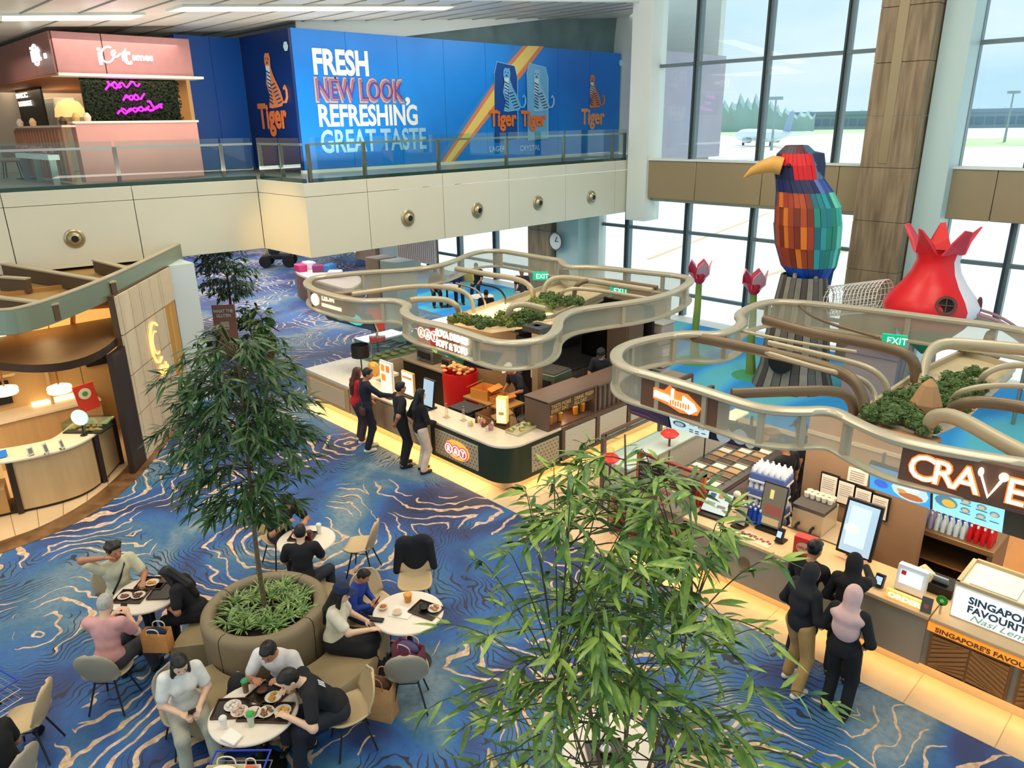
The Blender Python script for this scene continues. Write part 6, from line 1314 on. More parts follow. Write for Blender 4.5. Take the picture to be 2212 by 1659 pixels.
for k in range(3):
    q = GX([258, 253, 247][k], [822, 790, 758][k], -15.75); 
    s_ = thing('lit_shelf', ['lowest glowing wall shelf box beside the cream wall', 'middle glowing wall shelf box beside the cream wall', 'highest glowing wall shelf box beside the cream wall'][k], 'shelf', q, group='glowing shelf boxes of the cafe'); R_ = Matrix.Rotation(math.atan2(wdv.y, wdv.x), 3, 'Z')
    B().box(q, (.34, .16, .24), mtx=R_).obj('box', mat('shelf_box', '#D9A24E', .5, emit=.6), s_); B().box(Vector(q)+Vector((0, 0, -.08))+wn*.09, (.3, .02, .04), mtx=R_).obj('light_strip', NGB, s_)
def pendant(x, y, label):
    p = GX(x, y, -15.2); t = thing('pendant_lamp', label, 'lamp', p, group='pendant lamps in the cafe'); B().tube([p+Up*.05, p+Up*.55], .018, 6).obj('stem', mat('brass_stem', '#8A5A2A', .4, .4), t)
    B().lathe([(.03, .07), (.12, .06), (.2, .03), (.21, 0), (.19, -.03), (.21, -.05), (.19, -.08), (.1, -.1), (.001, -.1)], p, 22).obj('shade', mat('pend_glow', '#FFE3B0', .4, emit=1.5), t)
pendant(10, 842, 'glowing double-ring pendant lamp at the left edge of the picture'); pendant(128, 838, 'glowing double-ring pendant lamp near the dark cafe screen')
p = GX(187, 858, -15.1); t = thing('hanging_poster', 'red hanging poster with a round pale picture in the cafe', 'poster', p); B().tube([p+Up*.2, p+Up*.6], .006, 5).obj('cord', BLK, t); B().box(p, (.03, .36, .52), rx=.12).obj('sheet', mat('poster_red', '#CF3A22', .5), t); B().lathe([(.11, 0), (.001, .004)], p+Vector((.02, -.02, .08)), 16, mtx=Matrix.Rotation(PI/2, 3, 'Y')).obj('picture', mat('pic_pale', '#E8D8B8', .5), t); B().lathe([(.05, 0), (.001, .004)], p+Vector((.028, -.02, .08)), 12, mtx=Matrix.Rotation(PI/2, 3, 'Y')).obj('leaf_motif', mat('leaf_small'), t)
p = G(166, 905, 1.35); t = thing('round_sign', 'round pale-blue disc sign on a foot on the cafe counter', 'sign', (p.x, p.y, 1.01)); mt = Matrix.Rotation(.6, 3, 'Z') @ Matrix.Rotation(PI/2, 3, 'X') 
p = Vector((-14.25, 3.05, 1.36)); B().lathe([(.14, 0), (.15, .015), (.14, .03), (.001, .03)], p, 22, mtx=Matrix.Rotation(PI/4+.1, 3, 'Z') @ Matrix.Rotation(PI/2, 3, 'X')).obj('disc', mat('disc_blue', '#CFE4EE', .3, emit=.35), t); B().tube([p-Up*.14, (p.x, p.y, 1.01)], .012, 6).obj('stem', DARKMET, t); B().cyl((p.x, p.y, 1.01), .06, .015, 14).obj('foot', DARKMET, t)
t = thing('pastry_case', 'small glass pastry case on the cafe counter', 'display case', (-14.5, 3.2, 1.01), .75)
for c, d in (((0, -.2, .1), (.7, .01, .2)), ((0, .2, .1), (.7, .01, .2)), ((-.35, 0, .1), (.01, .4, .2)), ((.35, 0, .1), (.01, .4, .2)), ((0, 0, .2), (.7, .4, .01))): B().box(c, d).obj('glass_pane', RGLASS, t, local=True)
B().box((0, 0, .01), (.72, .42, .02)).obj('base', BLK, t, local=True); b = B()
for k in range(24): b.ell((-.3+.6*r_.random(), -.15+.3*r_.random(), .045), (.04, .03, .025), 6, 4)
b.obj('pastries', mat('pastry_gold', '#D99A3A', .6), t, local=True, kind='stuff')
for k, (x, y, m, w, h, lb) in enumerate(((-14.2, 1.75, mat('disc_blue2', '#2F7FCF', .4, emit=.3), .22, .12, 'blue-screen tablet on the cafe counter'), (-13.95, 2.15, mat('frame_wh', '#E6E0D2', .5), .1, .14, 'small white framed card on the cafe counter'), (-13.8, 2.35, mat('frame_wh'), .08, .2, 'white leaflet holder on the cafe counter'), (-13.85, 2.6, mat('frame_wh'), .09, .17, 'white card stand next to the pastry case'))):
    t = thing(['tablet', 'framed_card', 'leaflet_holder', 'card_stand'][k], lb, ['tablet', 'card', 'holder', 'card'][k], (x, y, 1.01)); B().box((x, y, 1.02+h/2), (w, .02, h), rz=PI/2+.3*k, rx=-.2).obj('panel', m, t, bevel=.003); B().box((x-.03, y, 1.016), (.08, w*.8, .01)).obj('foot', DARKMET, t)
    if k: B().box((x+.013, y, 1.03+h/2), (w*.6, .01, h*.6), rz=PI/2+.3*k, rx=-.2).obj('print', mat('ink_grey'), t)
board('price_sign', 'black price sign hung on the front edge of the cafe counter', -14.12, -13.95, 1.55, .9, 1.0, BLK, cat='sign') 
light('cafe_lamp', 'AREA', (-15.2, 2.2, 2.35), (0, 0, 0), 48, WARM, 1.8, 3.5); light('cafe_lamp', 'AREA', (-17.0, 3.6, 3.15), (PI, 0, 0), 0.1, WARM, 1, 1)
light('cafe_roof_lamp', 'POINT', (-16.2, 3.2, 3.0), (0, 0, 0), 10, (1, .65, .3), .2); light('cafe_front_lamp', 'AREA', (-13.6, 1.0, 3.1), (0, 0, 0), 22, WARM, .6, 3)
struct('wall_behind_cafe', B().bb(-18.35, -18.2, 6.6, 6.75, 0, 3.29), mat('teal_white'))
struct('wall_white_pier', B().bb(-18.2, -17.2, 6.05, 6.6, 0, 3.29), mat('pier_white', '#CFDCDC', .5))
# ================= corridor beyond =================
struct('wall_far', B().bb(-41, -40.8, 8, 21, 0, 3.29), mat('far_shop_wall', '#C9B8A8', .6, vary=.05))
struct('wall_corridor_left', B().bb(-40, -22, 7.5, 7.7, 0, 3.29), mat('left_shop', '#B58A5E', .5))
t = thing('shop_panel', 'pale pink lit shopfront panel at the far end of the corridor', 'panel', (-40.7, 15, 0)); a_, b_ = GX(540, 560, -40.7), GX(600, 560, -40.7); B().bb(-40.75, -40.7, a_.y, b_.y, 0, 2.6).obj('panel', E('shoppink', '#F0C8D0', .6), t)
t = thing('shop_panel', 'orange-brown shopfront panel left of the pale pink one', 'panel', (-40.6, 13, 0)); a_, b_ = GX(455, 555, -40.6), GX(538, 555, -40.6); B().bb(-40.65, -40.6, a_.y, b_.y, 0, 2.8).obj('panel', mat('shop_or', '#C07A54', .6), t)
# toy vehicle display
v0 = G(603, 575); t = thing('toy_buggy', 'black off-road buggy on display at the end of the corridor', 'vehicle', v0, .9)
t.scale = (.62,)*3; B().box((0, 0, .75), (2.2, .9, .35)).obj('body', BLK, t, local=True, bevel=.08); B().box((-.2, 0, 1.25), (.8, .8, .5)).obj('cab', mat('cab_dk', '#26282C', .3), t, local=True, bevel=.12)
for sx in (-.85, .85):
    for sy in (-.62, .62): B().lathe([(.15, -.15), (.42, -.14), (.46, 0), (.42, .14), (.15, .15)], (sx, sy, .46), 16, mtx=Matrix.Rotation(PI/2, 3, 'X')).obj('wheel', mat('tyre', '#141414', .8), t, local=True)
for sy in (-.35, .35): B().tube([(-.9, sy, .9), (-.5, sy, 1.7), (.3, sy, 1.7), (.9, sy, .95)], .04, 6).obj('roll_bar', mat('bar_y', '#A8A04A', .4), t, local=True)
# third curved counter
c0 = [G(x, y, .95) for x, y in ((640, 575), (636, 588), (660, 600), (720, 618), (760, 628), (790, 600), (730, 585))]
t = thing('curved_counter', 'far curved wooden counter with a pale top beyond the central kiosk', 'counter', (c0[3].x, c0[3].y, 0)); cl_ = smooth_loop(c0, 2)
B().prism([(p.x, p.y) for p in cl_][::-1], 0, .9).obj('body', mat('far_counter', '#7A5238', .5, vary=.1, scale=8, stretch=(6, 6, .2)), t); B().prism([(p.x, p.y) for p in cl_][::-1], .9, .97).obj('top', mat('far_top', '#E6D4C4', .4), t)
for k, (x, y, c) in enumerate(((668, 578, '#D8D0E0'), (690, 585, '#7A2A5A'), (712, 584, '#2A6FA8'), (650, 584, '#C2286A'), (725, 598, '#D4C8D8'))):
    p = G(x, y, 1.0); tag(B().box((p.x, p.y, 1.1), (.5, .35, .28), rz=k).obj('display_box', mat('disp'+c, c, .5), bevel=.04), ['pale lilac display box on the far curved counter', 'plum display box on the far curved counter', 'blue display box on the far curved counter', 'magenta display box at the left tip of the far curved counter', 'pale display box nearest us on the far curved counter'][k], 'box', 'boxes on the far curved counter')
# green wall, pillar, slatted screen behind kiosk 1
struct('trim_5', B().bb(-31.6, -29.9, 20.0, 20.5, 0, 3.29), mat('pillar_tan', '#A8957A', .6, vary=.06)); struct('trim_6', B().bb(-29.85, -27.2, 20.2, 20.6, 0, 3.29), mat('teal_white'))
gw = thing('green_wall', 'leafy green wall panel under the gallery', 'plant wall', (-32.3, 19.5, 0)); b = B(); r_ = random.Random(9)
for k in range(1400):
    q = Vector((r_.uniform(-33.2, -31.7), 19.6-r_.uniform(0, .2), r_.uniform(.4, 3.2))); a = r_.uniform(0, 6.3); b.add([q, q+Vector((.09*math.cos(a), -.05, .09*math.sin(a))), q+Vector((.09*math.cos(a+1), .0, .09*math.sin(a+1)))], [(0, 1, 2)])
b.obj('leaves', MOSSY, gw, kind='stuff', smooth=False); B().bb(-33.2, -31.7, 19.6, 19.7, .3, 3.25).obj('backing', mat('gw_back', '#2E3A1E', .8), gw)
sl = thing('slatted_screen', 'pale slatted feature screen behind the central kiosk', 'screen', (-26.5, 20, 0))
B().bb(-28.1, -25.3, 20.1, 20.15, .4, 3.25).obj('backing', mat('slat_back', '#8A6A58', .6), sl)
for k in range(20): B().bb(-28.1+k*.14, -28.03+k*.14, 20.0, 20.1, .4, 3.25-.0*k).obj('slat', mat('slat_pale', '#DACDC0', .5), sl)
t = thing('red_sign', 'small red sign on the white wall beyond the central canopy', 'sign', (-28.4, 20.1, 2)); p = GY(866, 570, 20.19); B().box(p, (.34, .03, .34)).obj('plate', mat('red_sign'), t)
t = thing('red_sign', 'tall red notice behind the dark teal screen', 'sign', (-19.5, 12.5, 0)); p = G(812, 690, 1.7); B().box(p, (.4, .03, .5), rz=.8).obj('plate', mat('red_sign'), t); B().tube([p-Up*.2, (p.x, p.y, 0)], .03, 6).obj('pole', STEEL, t)
t = thing('pillar_pink', 'pale brown free-standing pillar behind the teal menu screen', 'pillar', (-19, 12.9, 0)); p = G(838, 730); B().box((p.x-.5, p.y+.3, 1.2), (.7, .7, 2.4), rz=0).obj('shaft', mat('pillar_tan'), t, bevel=.02); B().box((p.x+.35, p.y+.3, 1.2), (.8, .72, 2.4)).obj('white_side', mat('teal_white'), t, bevel=.02)
light('corridor_lamp', 'AREA', (-26, 13, 3.2), (0, 0, 0), 420, (1, .97, 1), 12, 5); light('corridor_lamp', 'AREA', (-36, 15, 3.2), (0, 0, 0), 260, (1, .85, .85), 6, 5)
# brown sandwich board, red-potted plant
p0 = G(497, 770); t = thing('standing_sign', 'brown standing sign board with white printing by the cafe', 'sign', p0, .95)
B().box((0, 0, .95), (.62, .05, 1.1), rx=-.08).obj('board', mat('sign_tan', '#A4715C', .6), t, local=True, bevel=.01); B().box((0, .1, .2), (.5, .4, .4)).obj('base', mat('sign_tan2', '#8F6450', .6), t, local=True, bevel=.02)
for s_, z, h_ in (('WHAT THE', 1.30, .09), ('GLUTEN', 1.17, .09)):
    o = txt('lettering', s_, WT, None, (0, 0, 0), Rx, Up, h_, .8, .006, .003, 'CENTER'); o.parent = t; o.location = (0, -.055, z)
B().box((0, -.035, .92), (.22, .01, .22)).obj('white_print', mat('print_pale2', '#D8C4B4', .5), t, local=True)
# ================= pink dessert shop on the upper floor =================
XJ = -21.0; PK = mat('pink_metal', '#A87470', .35, .15, vary=.03); PK2 = mat('pink_front', '#C98E84', .45, vary=.04, scale=1)
js = thing('dessert_shop', 'pink dessert shop front with glowing logo on the upper floor', 'shop', (XJ, 5.6, 4.9))
for a, b_ in ((5.62, 6.68), (6.70, 8.82)): B().bb(XJ-.05, XJ, a, b_, 7.46, 8.36).obj('header_panel', PK, js, bevel=.006)
for a, b_ in ((-22.6, XJ-.06), (-24.3, -22.62), (-27.5, -24.32), (-31, -27.52)): B().bb(a, b_, 5.57, 5.62, 7.45, 8.36).obj('header_panel', mat('pink_side', '#A0665C', .4), js, bevel=.006)
B().bb(XJ-.6, XJ+.06, 5.6, 9.05, 7.40, 7.46).obj('soffit_edge', mat('soffit_pale', '#D9CFC0', .4), js); B().bb(-37, XJ, 5.58, 9.0, 7.42, 7.45).obj('ceiling', mat('shop_ceiling', '#B06A3A', .6), js)
B().bb(XJ-.35, XJ, 5.75, 8.72, 4.95, 6.36).obj('front_counter', PK2, js, bevel=.01); B().bb(XJ-.5, XJ+.03, 5.7, 8.76, 6.33, 6.38).obj('counter_top', mat('soffit_pale'), js)
B().bb(-26, -21.4, 5.55, 5.65, 4.95, 6.25).obj('timber_front', mat('timber_pink', '#C08E6E', .5, vary=.12, scale=3, stretch=(6, 6, .3)), js)
for k in range(16): B().bb(-26+k*.29, -25.9+k*.29, 5.50, 5.55, 5.0, 6.2).obj('timber_slat', mat('timber_slat', '#B98262', .5), js)
B().bb(-26, -20.98, 5.45, 5.75, 6.25, 6.3).obj('counter_top', mat('pinkish'), js)
B().bb(-37, -36.9, 5.6, 9, 4.95, 8.3).obj('back_panel', mat('shop_back', '#D8A86A', .6), js); B().bb(-37, -22, 9.0, 9.1, 4.95, 8.3).obj('back_panel', mat('shop_back'), js)
t = thing('leaf_wall', 'dark leafy wall panel with magenta neon script behind the pink counter', 'plant wall', (-21.9, 7.2, 6.3)); b = B(); r_ = random.Random(11)
y0_, y1_ = GX(180, 210, -21.7).y, GX(384, 210, -21.7).y
for k in range(2200):
    q = Vector((-21.7+r_.uniform(0, .1), r_.uniform(y0_, y1_), r_.uniform(6.38, 7.40))); a = r_.uniform(0, 6.3); b.add([q, q+Vector((.05, .07*math.cos(a), .07*math.sin(a))), q+Vector((.0, .07*math.cos(a+1), .07*math.sin(a+1)))], [(0, 1, 2)])
b.obj('leaves', mat('leaf_black', '#1E2E18', .8), t, kind='stuff', smooth=False); B().bb(-21.8, -21.7, y0_, y1_, 6.38, 7.42).obj('backing', mat('leaf_back', '#12180E', .9), t)
NEON = mat('neon_magenta', '#F018E0', .4, emit=3.0)
def squig(x0, y0, x1, y1, n, amp, w):
    pts = []
    for i in range(n+1):
        f = i/n; pts.append(GX(x0+(x1-x0)*f, y0+(y1-y0)*f+amp*math.sin(f*n*1.25+x0), -21.56))
    B().tube(pts, w, 5).obj('neon_script', NEON, t)
squig(228, 188, 302, 180, 16, 6, .025); squig(232, 178, 262, 186, 8, 5, .025); squig(266, 212, 312, 208, 12, 6, .025); squig(270, 206, 300, 214, 8, 4, .02); squig(254, 244, 322, 232, 16, 5, .025); squig(262, 238, 318, 236, 10, 4, .02); squig(318, 224, 350, 232, 6, 7, .03); squig(320, 238, 350, 230, 6, 3, .03)
JW = mat('logo_white', '#F6F4F0', .4, emit=1.0)
def GXt(x, y, z_=0): p = GX(x, y, XJ); return p+Vector((.02, 0, 0))
p = GXt(212, 139); txt('lettering', 'i', JW, js, p, Rg, Up, .40, 1, .03, .012); 
pts = [GXt(232+9*0+ (14*math.cos(math.radians(a))), 118+(17*math.sin(math.radians(a)))) for a in range(-60, -371, -22)]+[GXt(250, 112), GXt(244, 108), GXt(238, 116), GXt(250, 126), GXt(262, 112), GXt(266, 132)]
B().tube(smooth_loop(pts, 1, False), .022, 6).obj('logo_swirl', JW, js); p = GXt(266, 138); txt('lettering', 't', JW, js, p, Rg, Up, .42, 1, .03, .012); p = GXt(286, 130); txt('lettering', 'ames', JW, js, p, Rg, Up, .17, 1.0, .02, .008)
def GYt(x, y): p = GY(x, y, 5.57); return p+Vector((0, -.02, 0))
p = GYt(72, 134); txt('lettering', 'i@t', JW, js, p, Rx, Up, .36, 1, .03, .008); p = GYt(98, 126); txt('lettering', 'am', JW, js, p, Rx, Up, .15, .8, .02, .008)
q = thing('lounge_sign', 'black sign with glowing white lettering inside the pink shop', 'sign', (-24, 6.5, 6.3)); a_ = GY(6, 250, 6.6); c_ = GY(84, 185, 6.6); B().bb(a_.x, c_.x, 6.6, 6.66, 6.3, c_.z).obj('board', BLK, q); txt('lettering', 'SNCC', GLOW, q, GY(40, 230, 6.56)+Up*.24, Rx, Up, .14, 2.6, .02, .006); txt('lettering', 'LOUNGE', GLOW, q, GY(42, 230, 6.56), Rx, Up, .14, 1.9, .02, .006)
q = thing('fridge', 'tall white drinks fridge inside the pink shop', 'fridge', (-23.5, 7.5, 4.95)); a_ = GY(80, 200, 7.2); c_ = GY(112, 200, 7.2); B().bb(a_.x, c_.x, 7.2, 7.8, 4.9, 7.15).obj('body', mat('fridge_wh', '#C8D4D4', .4), q, bevel=.02); B().bb(a_.x+.05, c_.x-.05, 7.18, 7.2, 5.2, 7.0).obj('door', mat('fridge_door', '#A9C2C6', .3), q)
q = thing('dome_lamp', 'large glowing dome lamp inside the pink shop', 'lamp', (-23.5, 7.6, 6.4)); p = GY(150, 235, 7.6); B().lathe([(.45, -.25), (.42, 0), (.3, .2), (.001, .32)], p, 20).obj('shade', mat('dome', '#F2BC78', .5, emit=.9), q); B().tube([p-Up*.25, p-Up*.6], .05, 8).obj('stem', BEIGE, q)
for k, (x, y, c) in enumerate(((42, 262, '#E8E0D0'), (70, 262, '#D8C090'), (135, 262, '#4A3A2A'), (165, 260, '#C9A25A'), (190, 262, '#E0C8B0'))):
    p = GY(x, y, 5.62) if k < 3 else GX(x, y, XJ-.2); tag(B().lathe([(.001, 0), (.07, 0), (.09, .1), (.06, .16), (.03, .2), (.001, .2)], (p.x, p.y if k > 2 else 5.62, 6.3 if k < 3 else 6.38), 10).obj('jar', mat('jar'+c, c, .5)), ['white jar at the left end of the pink shop counter', 'tan jar next to the white jar on the pink shop counter', 'dark jar in the middle of the pink shop counter', 'gold jar on the pink shop counter', 'cream jar by the leafy wall on the pink shop counter'][k], 'jar', 'jars on the pink shop counter')
light('shop_lamp', 'AREA', (-29, 7.4, 7.35), (0, 0, 0), 90, (1, .72, .48), 6, 2.5); light('shop_lamp', 'AREA', (-22.5, 7.2, 7.35), (0, 0, 0), 45, (1, .7, .45), 2.5, 2.5); light('shop_front_lamp', 'AREA', (-20.4, 7.2, 8.3), (0, math.radians(30), 0), 4, (1, .9, .85), .4, 3); light('shop_side_lamp', 'AREA', (-23.5, 4.6, 8.0), (0, 0, 0), 25, (1, .85, .75), 3, .8)
# upstairs cafe furniture
def simple_chair(x, y, rz, label, m, leg, group):
    t = thing('side_chair', label, 'chair', (x, y, 4.9), rz, group)
    B().box((0, 0, .46), (.44, .44, .05)).obj('seat', m, t, local=True, bevel=.02); B().box((0, .2, .72), (.42, .04, .32), rx=-.15).obj('backrest', m, t, local=True, bevel=.015)
    for sx in (-1, 1):
        for sy in (-1, 1): B().tube([(sx*.17, sy*.17, .44), (sx*.22, sy*.22, 0)], .018, 6).obj('leg', leg, t, local=True)
CW_ = mat('chair_rose', '#9A6A58', .6)
p = G(28, 385, 4.9); q = G(140, 383, 4.9); m_ = G(68, 388, 4.9)
simple_chair(p.x-.3, p.y+.1, 1.2, 'dark rose dining chair left of the small table upstairs', CW_, DARKMET, 'upstairs dining chairs'); simple_chair(q.x-.3, q.y, -1.2, 'brown dining chair right of the small table upstairs', mat('chair_br', '#7A5A48', .6), DARKMET, 'upstairs dining chairs')
t = thing('side_table', 'small square table between the two upstairs chairs', 'table', (m_.x-.4, m_.y, 4.9)); B().box((m_.x-.4, m_.y, 5.64), (.7, .7, .04)).obj('top', mat('tbl_wood', '#B9956A', .4), t, bevel=.01); B().tube([(m_.x-.4, m_.y, 4.92), (m_.x-.4, m_.y, 5.62)], .03, 8).obj('column', DARKMET, t); B().box((m_.x-.4, m_.y, 4.915), (.45, .45, .03)).obj('foot', DARKMET, t)
t = thing('planter_row', 'row of pale planters with dry brown foliage upstairs behind the chairs', 'planter', (-22.5, 4.9, 4.9)); B().bb(-24.5, -21.3, 5.1, 5.35, 5.5, 5.62).obj('trough', mat('trough', '#D8E4E0', .4, emit=.1), t); b = B()
for k in range(60): b.ell((r_.uniform(-24.4, -21.5), 5.2+r_.uniform(-.1, .1), 5.68+r_.uniform(0, .1)), (.07, .06, .05), 6, 4)
b.obj('foliage', mat('dry_leaf', '#A8786A', .8), t, kind='stuff')
for x in (-24.3, -23, -21.5): B().bb(x-.03, x+.03, 5.15, 5.3, 4.9, 5.5).obj('leg', STEEL, t)
# ================= people: smooth distance-field figures =================
def surfnet(Fv, org, h):
    S = Fv < 0
    c = S[:-1, :-1, :-1].astype(np.int8)
    tot = np.zeros_like(c)
    for i in (0, 1):
        for j in (0, 1):
            for k in (0, 1):
                tot += S[i:Fv.shape[0]-1+i, j:Fv.shape[1]-1+j, k:Fv.shape[2]-1+k]
    act = np.argwhere((tot > 0) & (tot < 8))
    if len(act) == 0: return np.zeros((0, 3)), []
    vid = -np.ones(tot.shape, np.int64); vid[act[:, 0], act[:, 1], act[:, 2]] = np.arange(len(act))
    acc = np.zeros((len(act), 3)); cnt = np.zeros(len(act))
    for ax in range(3):
        o1, o2 = [q for q in range(3) if q != ax]
        for a in (0, 1):
            for b_ in (0, 1):
                off = np.zeros(3, int); off[o1] = a; off[o2] = b_; p0 = act+off; p1 = p0.copy(); p1[:, ax] += 1
                f0 = Fv[p0[:, 0], p0[:, 1], p0[:, 2]]; f1 = Fv[p1[:, 0], p1[:, 1], p1[:, 2]]
                cr_ = (f0 < 0) != (f1 < 0); t = np.where(cr_, f0/np.where(cr_, f0-f1, 1), 0)
                pos = p0.astype(float); pos[:, ax] += t
                acc[cr_] += pos[cr_]; cnt[cr_] += 1
    V = acc/cnt[:, None]*h+org
    Q = []
    for ax in range(3):
        o1, o2 = (ax+1) % 3, (ax+2) % 3
        sh = list(Fv.shape); sl0 = [slice(None)]*3; sl1 = [slice(None)]*3
        sl0[ax] = slice(0, sh[ax]-1); sl1[ax] = slice(1, sh[ax])
        for o in (o1, o2): sl0[o] = sl1[o] = slice(1, sh[o]-1)
        s0, s1 = S[tuple(sl0)], S[tuple(sl1)]; e = np.argwhere(s0 != s1)
        if not len(e): continue
        flip = s0[e[:, 0], e[:, 1], e[:, 2]]
        for o in (o1, o2): e[:, o] += 1
        def g(d1, d2):
            q = e.copy(); q[:, o1] += d1; q[:, o2] += d2; return vid[q[:, 0], q[:, 1], q[:, 2]]
        qd = np.stack([g(-1, -1), g(0, -1), g(0, 0), g(-1, 0)], 1)
        qd[~flip] = qd[~flip][:, ::-1]; Q.append(qd)
    return V, np.concatenate(Q)
def sdf_mesh(prims, h, k=.03, pad=.03):
    """prims: ('c',a,b,ra,rb[,flat]) round cones, ('e',centre,radii,3x3)"""
    lo = np.full(3, 1e9); hi = -lo
    for p in prims:
        if p[0] == 'c': a, b_, r = np.array(p[1]), np.array(p[2]), max(p[3], p[4]); lo = np.minimum(lo, np.minimum(a, b_)-r); hi = np.maximum(hi, np.maximum(a, b_)+r)
        else: c, r = np.array(p[1]), max(p[2]); lo = np.minimum(lo, c-r); hi = np.maximum(hi, c+r)
    lo -= pad; hi += pad; n = np.ceil((hi-lo)/h).astype(int)+1
    Fv = np.full(n, 1.0)
    ax = [lo[i]+h*np.arange(n[i]) for i in range(3)]
    for p in prims:
        kk = k
        if p[0] == 'c':
            a, b_, ra, rb = np.array(p[1], float), np.array(p[2], float), p[3], p[4]; m = max(ra, rb)+.07
            l, u = np.minimum(a, b_)-m, np.maximum(a, b_)+m
            if len(p) > 5: kk = p[5]
        else:
            a = np.array(p[1], float); m = max(p[2])+.07; l, u = a-m, a+m
            if len(p) > 4: kk = p[4]
        i0 = np.clip(((l-lo)/h).astype(int), 0, n); i1 = np.clip(((u-lo)/h).astype(int)+2, 0, n)
        X_ = ax[0][i0[0]:i1[0], None, None]; Y_ = ax[1][None, i0[1]:i1[1], None]; Z_ = ax[2][None, None, i0[2]:i1[2]]
        if p[0] == 'c':
            d = b_-a; L2 = max(d @ d, 1e-9); t = np.clip(((X_-a[0])*d[0]+(Y_-a[1])*d[1]+(Z_-a[2])*d[2])/L2, 0, 1)
            D = np.sqrt((X_-a[0]-t*d[0])**2+(Y_-a[1]-t*d[1])**2+(Z_-a[2]-t*d[2])**2)-(ra+(rb-ra)*t)
        else:
            R = p[3]; x, y, z = X_-a[0], Y_-a[1], Z_-a[2]; r = p[2]
            if R is not None: x, y, z = R[0][0]*x+R[1][0]*y+R[2][0]*z, R[0][1]*x+R[1][1]*y+R[2][1]*z, R[0][2]*x+R[1][2]*y+R[2][2]*z
            q = np.sqrt((x/r[0])**2+(y/r[1])**2+(z/r[2])**2); q2 = np.sqrt((x/r[0]**2)**2+(y/r[1]**2)**2+(z/r[2]**2)**2)+1e-9
            D = q*(q-1)/q2
        sub = Fv[i0[0]:i1[0], i0[1]:i1[1], i0[2]:i1[2]]
        hh = np.maximum(kk-np.abs(sub-D), 0)/kk
        Fv[i0[0]:i1[0], i0[1]:i1[1], i0[2]:i1[2]] = np.minimum(sub, D)-hh*hh*kk*.25
    return surfnet(Fv, lo, h)
def np_mesh(name, parts, m):
    vs = []; fs = []; o = 0
    for V, Q in parts:
        if len(V) == 0: continue
        vs.append(V); fs.append(np.asarray(Q)+o); o += len(V)
    V = np.concatenate(vs); Q = np.concatenate(fs)
    me = bpy.data.meshes.new(name); me.vertices.add(len(V)); me.vertices.foreach_set('co', V.astype(np.float32).ravel())
    me.loops.add(Q.size); me.loops.foreach_set('vertex_index', Q.astype(np.int32).ravel())
    me.polygons.add(len(Q)); me.polygons.foreach_set('loop_start', np.arange(0, Q.size, 4, dtype=np.int32)); me.polygons.foreach_set('loop_total', np.full(len(Q), 4, np.int32))
    me.polygons.foreach_set('use_smooth', [True]*len(Q)); me.materials.append(m); me.update(calc_edges=True); me.validate(); return me
def V3(*a): return np.array(a, float)
def rotx(a): c, s = math.cos(a), math.sin(a); return np.array([[1, 0, 0], [0, c, -s], [0, s, c]])
def rotz(a): c, s = math.cos(a), math.sin(a); return np.array([[c, -s, 0], [s, c, 0], [0, 0, 1]])
def roty(a): c, s = math.cos(a), math.sin(a); return np.array([[c, 0, s], [0, 1, 0], [-s, 0, c]])
def ik(a, t, l1, l2, pole):
    a = np.array(a, float); t = np.array(t, float); d = t-a; L = np.linalg.norm(d); mx_ = (l1+l2)*.995
    if L > mx_: t = a+d*mx_/L; d = t-a; L = mx_
    u = d/L; x = (l1*l1-l2*l2+L*L)/(2*L); hh = math.sqrt(max(l1*l1-x*x, 0)); p = np.array(pole, float); p = p-u*(p @ u); p /= (np.linalg.norm(p)+1e-9)
    return a+u*x+p*hh, t
SKIN = {'a': mat('skin_a', '#D9A07C', .5), 'b': mat('skin_b', '#B97E5C', .5), 'c': mat('skin_c', '#E8BC9C', .5)}
HAIRB = mat('hair_black', '#14100E', .45); HAIRG = mat('hair_grey', '#B4AEA4', .6, vary=.15, scale=30); SHOEB = mat('shoe_black', '#141414', .5); SHOEW = mat('shoe_white', '#D9D6CE', .5)
LIPS = mat('lips', '#8A4034', .5); EYE = mat('eye_dark', '#1A120E', .3)
def cloth(c): return mat('cloth_'+c.strip('#'), c, .85, vary=.12, scale=7)
